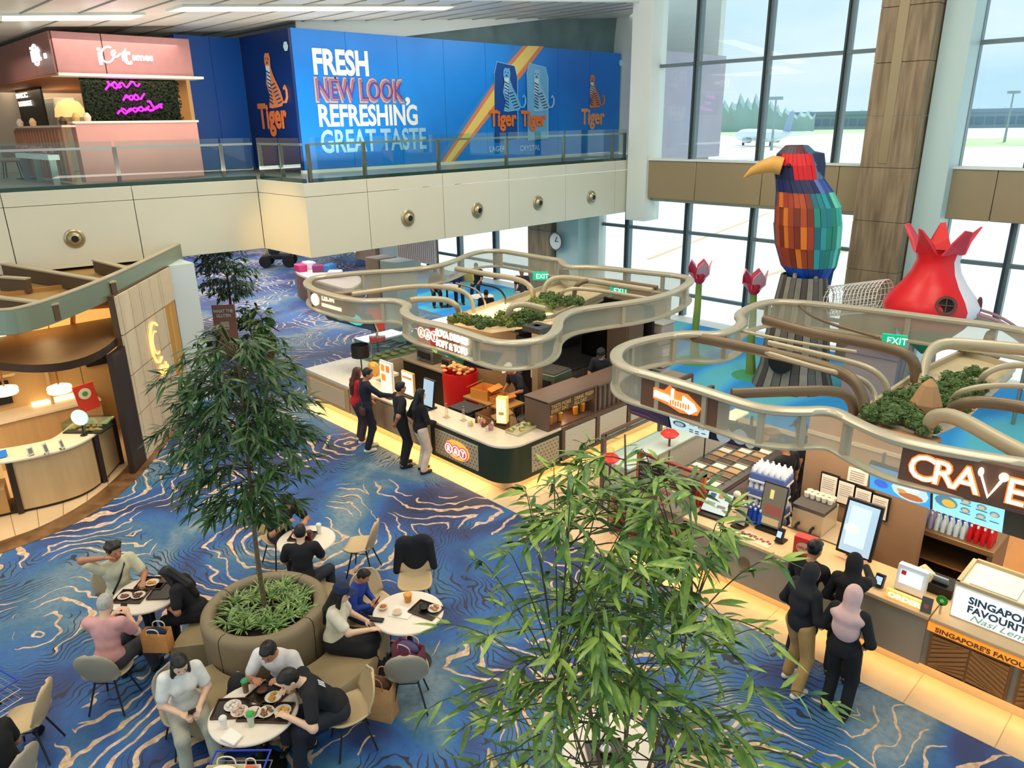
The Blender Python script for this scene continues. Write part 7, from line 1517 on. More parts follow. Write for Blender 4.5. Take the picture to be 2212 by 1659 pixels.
def person(label, pos, face, h=1.7, sit=None, lean=0, look=(0, 0), hands=None, feet=None, top='#222222', sleeve='short', bottom='#222222', skirt=False, shoes=SHOEB, hair='short', hairm=None, skin='a', female=False, hijab=None, cap=None, vox=.015, fine=True, group=None, curl=.9, extra=None, apron=None, bent=None):
    s = h/1.7
    dx, dy = face[0]-pos[0], face[1]-pos[1]; rz = math.atan2(dy, dx)-PI/2
    hipz = (sit+.10)/s if sit is not None else .90
    t = thing('person', label, 'person', (pos[0], pos[1], 0), rz, group)
    sw = .155 if female else .185; hw = .095
    T = rotx(-math.radians(lean)); pel = V3(0, 0, hipz)
    up = lambda x, y, z: pel+T @ V3(x, y, z)
    chest = up(0, 0, .34); sho = [up(-sw, 0, .47), up(sw, 0, .47)]; neck0 = up(0, -.01, .49); neck1 = up(0, .02, .57)
    Hd = rotz(math.radians(look[0])) @ rotx(-math.radians(lean*.5+look[1])); hc = neck1+Hd @ V3(0, .015, .10)
    hips = [up(-hw, 0, 0), up(hw, 0, 0)]
    if sit is not None:
        if feet is None: feet = ((-.13, .46, .08), (.13, .46, .08))
        kp = (0, .3, 1)
    else:
        if feet is None: feet = ((-.10, .03, .08), (.10, -.03, .08))
        kp = (0, 1, 0)
    kn = []; an = []
    for i in (0, 1):
        k_, a_ = ik(hips[i], np.array(feet[i]), .43, .42, kp); kn.append(k_); an.append(a_)
    if hands is None: hands = ((-.24, .08, .80), (.24, .05, .80)) if sit is None else ((-.12, .30, .62), (.12, .30, .62))
    el = []; wr = []
    for i in (0, 1):
        sd = -1 if i == 0 else 1
        e_, w_ = ik(sho[i], np.array(hands[i], float), .285, .25, (sd*.6, -.5, -.6)); el.append(e_); wr.append(w_)
    sk = []
    C_ = lambda a, b_, ra, rb, *k: ('c', np.array(a)*s, np.array(b_)*s, ra*s, rb*s, *k)
    E_ = lambda c, r, R=None, *k: ('e', np.array(c)*s, tuple(q*s for q in r), R, *k)
    bw = .85 if female else 1
    torso = lambda g: [E_(up(0, 0, .06), (.155+g, .115+g, .13+g), T), E_(up(0, .0, .22), (.125*bw+g, .095+g, .16+g), T), E_(up(0, .005, .38), (.16*bw+g, .105+g, .15+g), T), C_(up(-sw*.75, -.005, .465), up(sw*.75, -.005, .465), .055+g, .055+g)]
    if female: torso0 = torso; torso = lambda g: torso0(g)+[E_(up(-.065, .085, .34), (.06+g*.5,)*3), E_(up(.065, .085, .34), (.06+g*.5,)*3)]
    arms = lambda g, f=1.0, ff=1.0: sum([[C_(sho[i], sho[i]+(el[i]-sho[i])*f, .054+g, .054+g-(.012*f))]+([C_(el[i], el[i]+(wr[i]-el[i])*ff, .041+g, .041+g-.012*ff)] if f >= 1 and ff > 0 else []) for i in (0, 1)], [])
    legs = lambda g, f=1.0: sum([[C_(hips[i], kn[i], .085+g, .060+g), C_(kn[i], kn[i]+(an[i]-kn[i])*f, .056+g, .056+g-(.018*f if g < .012 else .006))] for i in (0, 1)], [])
    head = [E_(hc, (.074, .092, .108), Hd), E_(hc+Hd @ V3(0, .03, -.05), (.055, .06, .062), Hd), C_(neck0, neck1+Hd @ V3(0, 0, .03), .056, .05), C_(hc+Hd @ V3(0, .088, .01), hc+Hd @ V3(0, .108, -.018), .009, .014, .012)]
    for sd in (-1, 1): head.append(E_(hc+Hd @ V3(sd*.078, -.005, -.005), (.01, .02, .03), Hd, .01))
    foot_prims = [C_(an[i]+V3(0, -.03, -.03), an[i]+V3(0, .13, -.045), .038, .03) for i in (0, 1)]
    body = head+torso(0)+arms(0)+legs(0)+foot_prims
    parts = [sdf_mesh(body, vox*s, .03)]
    for i in (0, 1):       # hands: palm, four unequal bent fingers and a thumb leaving the side of the palm
        sd = -1 if i == 0 else 1
        d = wr[i]-el[i]; d /= np.linalg.norm(d); side = np.cross(d, V3(0, 0, 1));
        if np.linalg.norm(side) < .2: side = V3(0, 1, 0)*1.0
        side /= np.linalg.norm(side); nrm = np.cross(side, d)      # nrm roughly up; fingers curl to -nrm
        if nrm[2] < 0 and abs(d[2]) < .9: nrm = -nrm
        w = wr[i]
        hp = [C_(el[i]+(w-el[i])*.75, w, .031, .027), E_(w+d*.045, (.038, .05, .017), np.stack([side, d, nrm], 1), .012)]
        hp += [C_(w+d*.02, w+d*.05, .024, .026, .012)]
        for q, (ox, ln) in enumerate(((-.028, .062), (-.009, .074), (.010, .070), (.028, .054))):
            b0 = w+d*.082+side*ox; c1 = b0+(d*math.cos(curl*.5)-nrm*math.sin(curl*.5))*ln*.5; c2 = c1+(d*math.cos(curl*1.3)-nrm*math.sin(curl*1.3))*ln*.5
            hp += [C_(w+d*.05+side*ox, b0, .010, .0095, .006), C_(b0, c1, .0092, .0085, .004), C_(c1, c2, .0085, .0072, .004)]
        th = -sd if True else 1
        tb = w+d*.028+side*(.03*th); t1 = tb+(d*.7+side*.6*th-nrm*.3)*.032; t2 = t1+(d*.9+side*.05*th-nrm*.45)*.028
        hp += [C_(tb, t1, .0125, .0105, .008), C_(t1, t2, .0105, .008, .004)]
        parts.append(sdf_mesh(hp, (.0062 if fine else .011)*s, .01, .015))
    link('body', np_mesh('body', parts, SKIN[skin]), t, local=True)
    tm = cloth(top); bm_ = cloth(bottom); g = .014
    sl = {'short': (.72, 0), 'long': (1.0, .94), 'none': (.12, 0)}[sleeve]
    def add(nm, pr, m, vx=None, k=.03, **kw): return link(nm, np_mesh(nm, [sdf_mesh(pr, (vx or vox)*s, k)], m), t, local=True, **kw)
    shirt = torso(g)+[E_(up(0, 0, .0 if sit is None else .05), (.165, .125, .10), T)]+arms(.012, sl[0], sl[1])
    if sleeve == 'short': shirt += [C_(sho[i], sho[i]+(el[i]-sho[i])*.66, .062, .064) for i in (0, 1)]
    add('shirt', shirt, tm)
    if skirt:
        kmid = (kn[0]+kn[1])/2; amid = (an[0]+an[1])/2; pr = [E_(pel, (.17, .14, .12))]
        for i in (0, 1): pr += [C_(hips[i], kn[i], .11, .105), C_(kn[i], kn[i]+(an[i]-kn[i])*.85, .105, .12)]
        pr += [C_(pel, kmid, .12, .11), C_(kmid, kmid+(amid-kmid)*.85, .11, .12)]
        add('skirt', pr, bm_)
    else: add('trousers', [E_(up(0, 0, .02), (.162, .125, .11), T)]+legs(.016, .95), bm_)
    for i in (0, 1): add('shoe', [C_(an[i]+V3(0, -.04, -.042), an[i]+V3(0, .0, -.04), .04, .04), C_(an[i]+V3(0, .0, -.045), an[i]+V3(0, .15, -.05), .043, .033)], shoes, .012, .02)
    hm = hairm or HAIRB
    if hijab:
        hj = cloth(hijab); pr = [E_(hc+Hd @ V3(0, -.018, .012), (.092, .102, .122), Hd), C_(hc+Hd @ V3(0, -.03, -.06), neck0, .085, .10), E_(up(0, -.02, .44), (.20, .13, .10), T), E_(up(0, -.06, .30), (.15, .09, .17), T), E_(up(0, .07, .40), (.13, .07, .11), T)]
        add('headscarf', pr, hj, None, .04)
        for sd in (-1, 1): pass
        fp = [E_(hc+Hd @ V3(0, .045, -.01), (.056, .06, .078), Hd), C_(hc+Hd @ V3(0, .098, .005), hc+Hd @ V3(0, .112, -.02), .009, .013, .01)]
        add('face', fp, SKIN[skin], .01)
    else:
        pr = [E_(hc+Hd @ V3(0, -.018, .022), (.083, .093, .108), Hd), E_(hc+Hd @ V3(0, .04, .085), (.06, .045, .03), Hd)]
        if hair == 'bald': pr = [E_(hc+Hd @ V3(0, -.02, .012), (.080, .088, .104), Hd)]
        if hair == 'curly':
            rr_ = random.Random(7); pr += [E_(hc+Hd @ V3(.075*math.cos(a), -.02+.07*math.sin(a), .06+.05*rr_.random()), (.034,)*3) for a in [k*.7 for k in range(9)]]
        if hair == 'long': pr += [C_(hc+Hd @ V3(0, -.06, -.03), up(0, -.09, .42), .065, .07), C_(up(0, -.09, .42), up(0, -.11, .24), .07, .045), C_(hc+Hd @ V3(-.065, .0, -.02), up(-.075, .03, .44), .03, .035), C_(hc+Hd @ V3(.065, .0, -.02), up(.075, .03, .44), .03, .035), C_(up(-.075, .03, .44), up(-.085, .07, .32), .033, .02), C_(up(.075, .03, .44), up(.085, .07, .32), .033, .02)]
        if hair == 'tail': pr += [C_(hc+Hd @ V3(0, -.09, .03), hc+Hd @ V3(0, -.13, -.08), .035, .03), C_(hc+Hd @ V3(0, -.13, -.08), up(0, -.12, .34), .03, .018)]
        if hair == 'bun': pr += [E_(hc+Hd @ V3(0, -.11, .06), (.045,)*3)]
        # carve the face free: keep hair behind the face line
        V, Q = sdf_mesh(pr, .011*s, .02)
        fy = (Hd.T @ ((V/s-hc).T)).T
        m_ = (fy[:, 1] > .052) & (fy[:, 2] < .058) & (np.abs(fy[:, 0]) < .07)
        V = V.copy(); dloc = fy.copy(); dloc[m_, 1] = .05; V[m_] = ((Hd @ dloc[m_].T).T+hc)*s
        link('hair', np_mesh('hair', [(V, Q)], hm), t, local=True)
    fm = lambda p: Vector((hc+Hd @ V3(*p))*s)
    yo = .104 if hijab else .088
    for sd in (-1, 1): B().ell(fm((sd*.03, yo-.004, .012)), (.012*s, .006*s, .007*s), 8, 6, mtx=Matrix(Hd.tolist())).obj('eye', EYE, t, local=True)
    B().ell(fm((0, yo+.0, -.052)), (.022*s, .008*s, .007*s), 8, 6, mtx=Matrix(Hd.tolist())).obj('mouth', LIPS, t, local=True)
    if cap:
        b = B(); b.lathe([(.09*s, 0), (.092*s, .04*s), (.075*s, .08*s), (.03*s, .105*s), (.001, .108*s)], fm((0, -.01, .045)), 18, mtx=Matrix(Hd.tolist()) @ Matrix.Diagonal((1, 1.12, 1)))
        b.slab([fm((x, y, .052)) for x, y in ((-.07, .07), (-.055, .15), (0, .175), (.055, .15), (.07, .07))], Vector((Hd @ V3(0, 0, .008)))); b.obj('cap', cloth(cap), t, local=True)
    if extra: extra(t, s, up, wr, hc, Hd, kn, V3, C_, E_, add)
    WM[t.name+'x'] = None
    return t, [Vector(w*s) for w in wr]
def phone(w, tilt=.6):
    def f(t, s, up, wr, hc, Hd, kn, V3, C_, E_, add):
        c = Vector((wr[0]+wr[1])/2*s)+Vector((0, .06, .02)) if w == 'both' else Vector(wr[w]*s)+Vector((0, .07, .03))
        B().box(c, (.075, .012, .15), rx=-tilt).obj('phone', BLK, t, local=True, bevel=.004)
    return f
def sling(col, bag=None):
    def f(t, s, up, wr, hc, Hd, kn, V3, C_, E_, add):
        pts = [up(-.13, -.06, .50), up(-.08, .09, .46), up(.02, .135, .30), up(.14, .13, .12), up(.17, .02, .06)]
        B().tube([Vector(p*s) for p in pts], .022, 6, flat=(.4, 1.3)).obj('strap', cloth(col), t, local=True)
        if bag: B().ell(Vector(up(.17, .08, .04)*s), (.07, .11, .08), 12, 8).obj('sling_bag', cloth(bag), t, local=True)
    return f
def crossbag(col):
    def f(t, s, up, wr, hc, Hd, kn, V3, C_, E_, add):
        B().tube([Vector(p*s) for p in (up(-.12, -.08, .5), up(0, -.13, .3), up(.16, -.1, .08))], .012, 5).obj('strap', cloth(col), t, local=True); B().box(Vector(up(.16, -.11, -.02)*s), (.2, .08, .15)).obj('waist_bag', cloth(col), t, local=True, bevel=.02)
    return f
def G2(x, y, z): p = G(x, y, z); return (p.x, p.y)
def shift(p, f, d):
    v = Vector((f[0]-p[0], f[1]-p[1])).normalized(); return (p[0]+v.x*d, p[1]+v.y*d)
T1, T2, T3, T4, T5 = (-8.86, 2.2), (-8.58, 4.24), (-6.25, 4.26), (-6.05, 2.22), (-3.32, 4.35)
BK = '#16171B'
# seated diners
person('curly-haired man in a cream T-shirt with a sling bag, hand at his cheek', (-9.42, 2.03), (-8.4, 2.12), 1.7, .45, 4, (10, 5), ((-.17, .36, .80), (.13, .13, 1.20)), None, '#D8D2B0', 'short', '#1A1A1E', hair='curly', skin='b', extra=sling('#1E1A18', '#1E1A18'))
person('grey-haired man in a pink striped shirt sitting with his back to us, reading a phone', (-8.17, 1.52), (-8.86, 2.2), 1.68, .45, 6, (0, 22), ((-.06, .34, .92), (.10, .34, .92)), ((-.13, .40, .08), (.20, .50, .08)), '#D89C98', 'short', '#3A3A40', hair='short', hairm=HAIRG, skin='c', extra=phone('both'))
person('dark-clothed woman with black hair bent over on the bench left of the planter', (-8.38, 2.62), (-8.98, 2.0), 1.55, .42, 26, (0, 20), ((-.12, .36, .72), (.12, .36, .72)), None, '#1C1A1E', 'short', '#1A1A1E', hair='long', skin='b', female=True, extra=phone('both'))
person('woman with long dark hair in a white T-shirt looking down at her phone', (-6.86, 1.84), (-6.0, 1.72), 1.65, .45, 8, (0, 26), ((-.09, .30, .72), (.09, .30, .72)), ((-.14, .50, .08), (.16, .46, .08)), '#E6E2DA', 'short', '#A8A594', hair='long', skin='c', female=True, shoes=SHOEW, extra=phone('both'))
person('man in a white polo shirt leaning over his food on the bench before the planter', (-6.52, 2.82), (-6.02, 2.2), 1.7, .44, 26, (0, 20), ((-.15, .42, .84), (.14, .44, .84)), None, '#E4DEDA', 'short', '#2A2A30', skin='b')
person('man in a black T-shirt with white stripes on the shoulder bent over his plate', (-5.72, 2.96), (-5.98, 2.2), 1.72, .45, 38, (10, 18), ((-.24, .50, .80), (.12, .46, .82)), ((-.14, .46, .08), (.14, .30, .08)), '#15161A', 'short', '#22252E', skin='c',
       extra=lambda t, s, up, wr, hc, Hd, kn, V3, C_, E_, add: [B().beam(Vector(up(-.10+.03*k, -.128, .36)*s), Vector(up(-.10+.03*k, -.118, .44)*s), .012, .006).obj('white_stripe', WT, t, local=True) for k in range(3)] and None)
person('man in a black T-shirt eating at the rear table beyond the planter', (-9.34, 4.22), (-8.6, 4.26), 1.72, .45, 20, (0, 26), ((-.16, .46, .84), (.12, .42, .90)), None, '#17161A', 'short', '#1A1A1E', skin='b')
person('dark-haired diner in black seen from behind at the rear table', (-8.02, 3.86), (-8.6, 4.26), 1.6, .44, 14, (0, 10), ((-.14, .40, .80), (.14, .42, .80)), ((-.16, .44, .08), (.34, .26, .08)), '#15171E', 'short', '#2A2E3A', skin='c')
person('long-haired woman in a navy cap, cream top and black skirt on the bench', (-6.68, 3.50), (-6.1, 4.05), 1.63, .44, 8, (0, 12), ((-.16, .36, .72), (.12, .48, .80)), ((-.14, .52, .08), (.12, .52, .08)), '#E2D8BE', 'short', '#111113', True, hair='long', skin='c', female=True, cap='#1C2A4A')
person('dark-haired child in a blue jacket holding a phone on the bench right of the planter', (-7.0, 3.98), (-6.3, 4.45), 1.35, .44, 12, (0, 26), ((-.08, .30, .84), (.08, .30, .84)), None, '#1E3F94', 'long', '#1C2A5A', skin='b', extra=phone('both'))
person('person with tied-up brown hair in black at the bottom left corner', (-7.10, .36), (-7.6, -.1), 1.65, .45, 14, (-20, 22), None, None, '#101012', 'short', '#1A1A1E', hair='bun', hairm=mat('hair_brown', '#3A2416', .5), skin='b', female=True)
# queue at the central kiosk
person('woman in a red top with long brown hair at the central kiosk counter', (-12.42, 7.60), (-12.35, 8.6), 1.62, None, 2, (0, 5), ((-.15, .28, 1.0), (.16, .26, .98)), None, '#C21E26', 'short', '#3A2E34', hair='long', hairm=mat('hair_brown2', '#4A2A1E', .5), skin='b', female=True, shoes=SHOEW, vox=.018, fine=False)
person('man in a navy long-sleeved shirt with a waist bag reaching over the kiosk counter', (-11.96, 7.50), (-11.6, 8.6), 1.74, None, 4, (-20, 10), ((-.18, .16, .95), (.22, .48, 1.12)), ((-.12, .05, .08), (.12, -.06, .08)), '#141A2C', 'long', '#141824', skin='b', shoes=SHOEW, vox=.018, fine=False, extra=crossbag('#4A2E34'))
person('man in a black T-shirt waiting at the central kiosk with his back to us', (-10.82, 7.52), (-10.5, 8.6), 1.72, None, 0, (0, 4), ((-.10, .16, .92), (.12, -.14, .95)), None, '#17171D', 'short', '#111114', skin='b', vox=.018, fine=False)
person('woman in a black top and cream trousers waiting at the central kiosk', (-10.36, 7.62), (-10.2, 8.6), 1.66, None, 0, (0, 6), ((-.20, .10, .95), (.12, .26, 1.0)), None, '#131316', 'long', '#D8C4B0', hair='long', skin='c', female=True, vox=.018, fine=False)
# staff
def mask(t, s, up, wr, hc, Hd, kn, V3, C_, E_, add): B().ell(Vector((hc+Hd @ V3(0, .07, -.04))*s), (.05, .035, .04), 10, 8).obj('face_mask', mat('mask_pale', '#C9D4DA', .6), t, local=True)
person('staff member in a dark cap and face mask bending over papers at the kiosk side', (-9.55, 11.95), (-9.2, 11.0), 1.72, None, 10, (0, 24), ((-.16, .34, .98), (.18, .34, .98)), None, '#1A2230', 'short', '#1C1C22', skin='b', cap='#1A1E22', vox=.018, fine=False, extra=mask)
person('kiosk worker with a pale cap bent over the work table inside the central kiosk', (-10.35, 10.3), (-10.6, 9.3), 1.66, None, 24, (0, 24), ((-.14, .40, .98), (.14, .40, .98)), None, '#1C2030', 'short', '#22222A', skin='b', cap='#C9C2B8', vox=.018, fine=False)
person('cook in black with glasses standing behind the steel servery', (-4.45, 10.1), (-5.4, 10.3), 1.66, None, 8, (0, 20), None, None, '#141416', 'short', '#18181C', skin='b', vox=.018, fine=False)
person('second cook in black behind the first in the right kiosk', (-4.55, 10.95), (-5.4, 10.8), 1.7, None, 8, (0, 20), None, None, '#1A1A1C', 'short', '#18181C', skin='b', cap='#1A1414', vox=.018, fine=False)
# queue at the CRAVE kiosk
person('woman in a pale pink headscarf and black clothes standing in the queue', (-2.28, 7.05), (-2.3, 8.2), 1.64, None, 0, (-8, 4), ((-.18, .16, .95), (.18, .14, .95)), ((-.11, .02, .08), (.11, -.02, .08)), '#101014', 'long', '#0E0E11', skin='b', female=True, hijab='#D9B3AE', skirt=False)
person('woman in a black headscarf, navy-black jacket and khaki trousers in the queue', (-2.80, 7.12), (-2.4, 8.2), 1.64, None, 2, (-10, 6), ((-.16, .14, .95), (.16, .14, .95)), ((-.15, .06, .08), (.16, -.10, .08)), '#12141A', 'long', '#B08A52', skin='b', female=True, hijab='#1E2024', shoes=SHOEW)
person('person with black hair in black tapping a card at the CRAVE counter', (-2.98, 7.58), (-2.9, 8.6), 1.64, None, 4, (-10, 14), ((-.16, .30, .98), (.16, .34, 1.0)), None, '#121214', 'long', '#141416', skin='b', hair='bun')
person('woman in a black headscarf touching the self-order screen', (-2.50, 7.62), (-2.8, 8.6), 1.64, None, 4, (0, 8), ((-.14, .20, .95), (.12, .52, 1.30)), None, '#111113', 'long', '#131315', skin='b', female=True, hijab='#121214')
# far seating area and play area
far = [('seated diner in black with back turned beyond the central kiosk canopy', (1050, 655, .9), '#141820', (1060, 600), .45), ('seated woman in a pale grey top beyond the central kiosk canopy', (1128, 640, .9), '#B9B4BC', (1100, 610), .45), ('seated diner in dark blue far beyond the canopy, left of the yellow bag', (985, 600, .9), '#2A3460', (1010, 620), .45),
       ('standing person in a dark top by the window beyond the canopy', (1128, 600, 1.3), '#4A3440', (1100, 650), None), ('seated diner in plum beyond the left half of the canopy', (940, 605, .9), '#5A2E4A', (960, 640), .45), ('seated diner in black beside the yellow paper bag', (1030, 590, .9), '#16181E', (1000, 620), .45), ('person in navy standing by the clock pillar', (1215, 612, .9), '#1C2A54', (1180, 640), None)]
for lb, (x, y, z), c, fc, st in far: person(lb, G2(x, y, z), G2(fc[0], fc[1], z), 1.65, st, 8, (0, 10), None, None, c, 'short', '#22242C', skin='b', vox=.03, fine=False, hair='long' if 'woman' in lb else 'short', female='woman' in lb)
person('adult in white carrying a toddler by the far window', G2(2122, 800, .7), G2(2000, 900, .7), 1.65, None, 0, (0, 10), ((-.12, .24, 1.15), (.14, .24, 1.05)), None, '#DCD8D6', 'short', '#D8D4D2', skin='b', female=True, hair='long', vox=.02, fine=False)
person('toddler in a pale patterned top held up by the adult in white', (G2(2100, 800, .7)[0]-.15, G2(2100, 800, .7)[1]+.0), G2(2122, 900, .7), .8, .62, 0, (0, 0), None, None, '#C8BCC0', 'short', '#C4B8BC', skin='b', vox=.02, fine=False)
# ================= tables, chairs, planter =================
MARBLE = mat('table_top', '#EDE0CE', .3, vary=.02, scale=4); CHAIRC = mat('chair_cream', '#CDB48A', .45); CHAIRG = mat('chair_grey', '#A79C86', .5); CLEG = mat('chair_leg', '#3A3A3A', .35, .6)
def table(x, y, r, label, group='round cafe tables'):
    t = thing('round_table', label, 'table', (x, y, 0), 0, group)
    B().lathe([(r-.02, .715), (r, .72), (r, .735), (r-.01, .745), (.001, .745)], (0, 0, 0), 40).obj('tabletop', MARBLE, t, local=True)
    B().lathe([(.035, .02), (.035, .70), (.12, .715)], (0, 0, 0), 14).obj('column', BLK, t, local=True); B().lathe([(.24, 0), (.24, .012), (.05, .03)], (0, 0, 0), 24).obj('base', BLK, t, local=True); return t
table(*T1, .41, 'round white table with three black trays, left of the planter'); table(*T2, .40, 'round white table behind the planter'); table(*T3, .42, 'round white table right of the planter'); table(*T4, .43, 'round white table crowded with trays in front of the bench'); table(*T5, .43, 'round white table under the leafy tree at the bottom')
def shell(n=14, m=9):
    # moulded shell chair: seat blending into a tall rounded back, front at +y
    def P(u, v):      # u across -1..1, v 0 front .. 1 top
        if v < .45:
            f = v/.45; y = .22-.40*f; w = .20+.03*math.sin(f*PI); z = .45-.02*math.sin(f*PI)+.05*abs(u)**2.5*(.3+f)
            if f < .25: w *= (.82+.18*math.sin(f/.25*PI/2))
            y += (.02 if f < .3 else 0)*0
        else:
            f = (v-.45)/.55; a = f; y = -.18-.10*math.sin(f*1.3)+.05*abs(u)**2*(1-f*.4); z = .45+.42*f+.05*abs(u)**2.5*(1-f); w = .235*math.sqrt(max(0, 1-(max(0, f-.35)/.66)**2.6)) if f > .35 else .23
            w = max(w, .012)
        return Vector((u*w, y, z))
    b = B(); vs = [P(-1+2*i/n, j/(2*m)) for j in range(2*m+1) for i in range(n+1)]
    b.add(vs, [(j*(n+1)+i, j*(n+1)+i+1, (j+1)*(n+1)+i+1, (j+1)*(n+1)+i) for j in range(2*m) for i in range(n)]); return b
SH = shell().mesh('seat_shell', CHAIRC, angle=70); SHG = shell().mesh('seat_shell', CHAIRG, angle=70)
def legm(sx, sy): return B().tube([(sx*.10, sy*.10, .43), (sx*.2, sy*.2-.01, .01)], .011, 8)
LGM = {(sx, sy): legm(sx, sy).mesh('leg', CLEG) for sx in (-1, 1) for sy in (-1, 1)}
BRM = B().tube([(-.12, -.12, .38), (.12, -.12, .38), (.12, .12, .38), (-.12, .12, .38)], .008, 6, closed=True).mesh('brace', CLEG)
def chair(x, y, face, label, grey=False):
    rz = math.atan2(face[1]-y, face[0]-x)-PI/2; t = thing('shell_chair', label, 'chair', (x, y, 0), rz, 'moulded shell chairs')
    o = piece('seat_shell', SHG if grey else SH, t, (0, 0, 0)); md = o.modifiers.new('thick', 'SOLIDIFY'); md.thickness = .018; md.offset = 0
    for k, me in LGM.items(): piece('leg', me, t, (0, 0, 0))
    piece('brace', BRM, t, (0, 0, 0)); return t
chair(-8.33, 4.95, (-8.5, 4.3) if False else (-8.9, 4.5), 'empty cream shell chair facing the rear table'); chair(-9.42, 4.22, (-8.5, 4.25), 'cream shell chair under the man at the rear table')
chair(-9.50, 2.03, (-8.4, 2.12), 'grey-beige shell chair under the curly-haired man', True); chair(-8.12, 1.47, (-8.86, 2.2), 'grey-beige shell chair under the grey-haired man', True)
chair(-7.05, 4.95, (-6.4, 4.4), 'cream shell chair with a black coat over its back'); chair(-5.72, 3.84, (-6.1, 4.15), 'grey-beige shell chair holding a floral tote, back towards us', True)
chair(-5.68, 3.06, (-5.95, 2.3), 'cream shell chair under the man with striped shoulder'); chair(-6.94, 1.84, (-6.0, 1.72), 'brown-grey shell chair under the woman in the white T-shirt', True)
chair(-7.95, .62, (-8.3, .1), 'orange-cream shell chair near the bottom left corner'); chair(-3.75, 3.62, (-3.4, 4.2), 'cream shell chair peeping in at the bottom edge'); chair(-2.66, 4.88, (-3.2, 4.5), 'cream shell chair right of the foreground tree'); chair(-6.98, 4.28, (-6.4, 4.3), 'cream shell chair at the left side of the right-hand table'); chair(-7.16, .28, (-7.6, -.1), 'shell chair under the person in black at the bottom left', True)
# planter with ring bench
PCX, PCY = -7.47, 3.07; TAUP = mat('planter_taupe', '#8C7B5E', .55, vary=.03); TAUPL = mat('bench_taupe', '#9A8762', .5, vary=.04); 
pt = thing('round_planter', 'large round taupe upholstered planter in the seating area', 'planter', (PCX, PCY, 0))
for k in range(4):
    a0, a1 = 20+90*k, 20+90*k+89.2; b = B(); n = 16; pr = [(.70, .05), (.72, .45), (.73, .76), (.72, .82), (.68, .855), (.62, .855), (.57, .83), (.56, .78), (.56, .6)]
    vs = [(PCX+r_*math.cos(math.radians(a0+(a1-a0)*i/n)), PCY+r_*math.sin(math.radians(a0+(a1-a0)*i/n)), z) for r_, z in pr for i in range(n+1)]
    b.add(vs, [(j*(n+1)+i, j*(n+1)+i+1, (j+1)*(n+1)+i+1, (j+1)*(n+1)+i) for j in range(len(pr)-1) for i in range(n)]); b.obj('upholstered_segment', TAUP, pt, angle=60)
B().lathe([(.57, .70), (.3, .74), (.001, .75)], (PCX, PCY, 0), 30).obj('soil', mat('soil', '#2A1E16', .9, vary=.3, scale=30), pt)
bn = thing('ring_bench', 'ring-shaped taupe bench around the round planter', 'bench', (PCX+.1, PCY, 0)); BX, BY = PCX+.12, PCY+.02
for a0, a1 in ((-95, -35), (-34, 30), (31, 95), (96, 175), (176, 235)):
    ro = 1.34 if a0 < 40 and a0 > -96 else 1.2
    n = 14; pr = [(.74, .1), (ro-.06, .1), (ro, .14), (ro, .40), (ro-.03, .44), (.74, .44)]; b = B()
    vs = [(BX+r_*math.cos(math.radians(a0+(a1-a0)*i/n)), BY+r_*math.sin(math.radians(a0+(a1-a0)*i/n)), z) for r_, z in pr for i in range(n+1)]
    m_ = len(pr); b.add(vs, [(j*(n+1)+i, j*(n+1)+i+1, ((j+1) % m_)*(n+1)+i+1, ((j+1) % m_)*(n+1)+i) for j in range(m_) for i in range(n)]+[tuple(j*(n+1) for j in range(m_)), tuple(j*(n+1)+n for j in range(m_))[::-1]]); b.obj('seat_segment', TAUPL, bn, angle=50)
B().lathe([(.8, 0), (1.1, 0), (1.1, .1), (.8, .1)], (BX, BY, 0), 30, cap=False).obj('toe_kick', BLK, bn)
# spider plants in the planter
def spider_mesh(seed):
    r = random.Random(seed); G1 = B(); 
    for k in range(46):
        a = r.uniform(0, 2*PI); L_ = r.uniform(.16, .26); el_ = r.uniform(.5, 1.3); w = .012
        d = Vector((math.cos(a), math.sin(a), 0)); s_ = Vector((-d.y, d.x, 0)); pts = []
        for q in range(5):
            f = q/4; pts.append(d*(L_*f*math.cos(el_*(1-f*.7)))+Vector((0, 0, L_*math.sin(el_)*f*(1.35-.75*f))))
        vs = []
        for q, p in enumerate(pts): ww = w*(1-abs(q/4-.35)*1.2)+.001; vs += [p-s_*ww, p+s_*ww+Vector((0, 0, .003))]
        G1.add(vs, [(2*q, 2*q+1, 2*q+3, 2*q+2) for q in range(4)])
    return G1.mesh('leaves', mat('spider_leaf', '#4E7A35', .5, col2='#A9BE74', scale=14), smooth=False)
sp = [spider_mesh(k) for k in range(3)]
for k in range(17):
    a = k*2.4; r_ = .10+.36*math.sqrt((k+.5)/17); p = (PCX+r_*math.cos(a), PCY+r_*math.sin(a), .735)
    t = thing('spider_plant', 'striped green spider plant in the round planter', 'plant', p, k*1.3, 'spider plants in the round planter'); o = link('leaves', sp[k % 3], t, local=True, kind='stuff'); o.scale = (.95,)*3
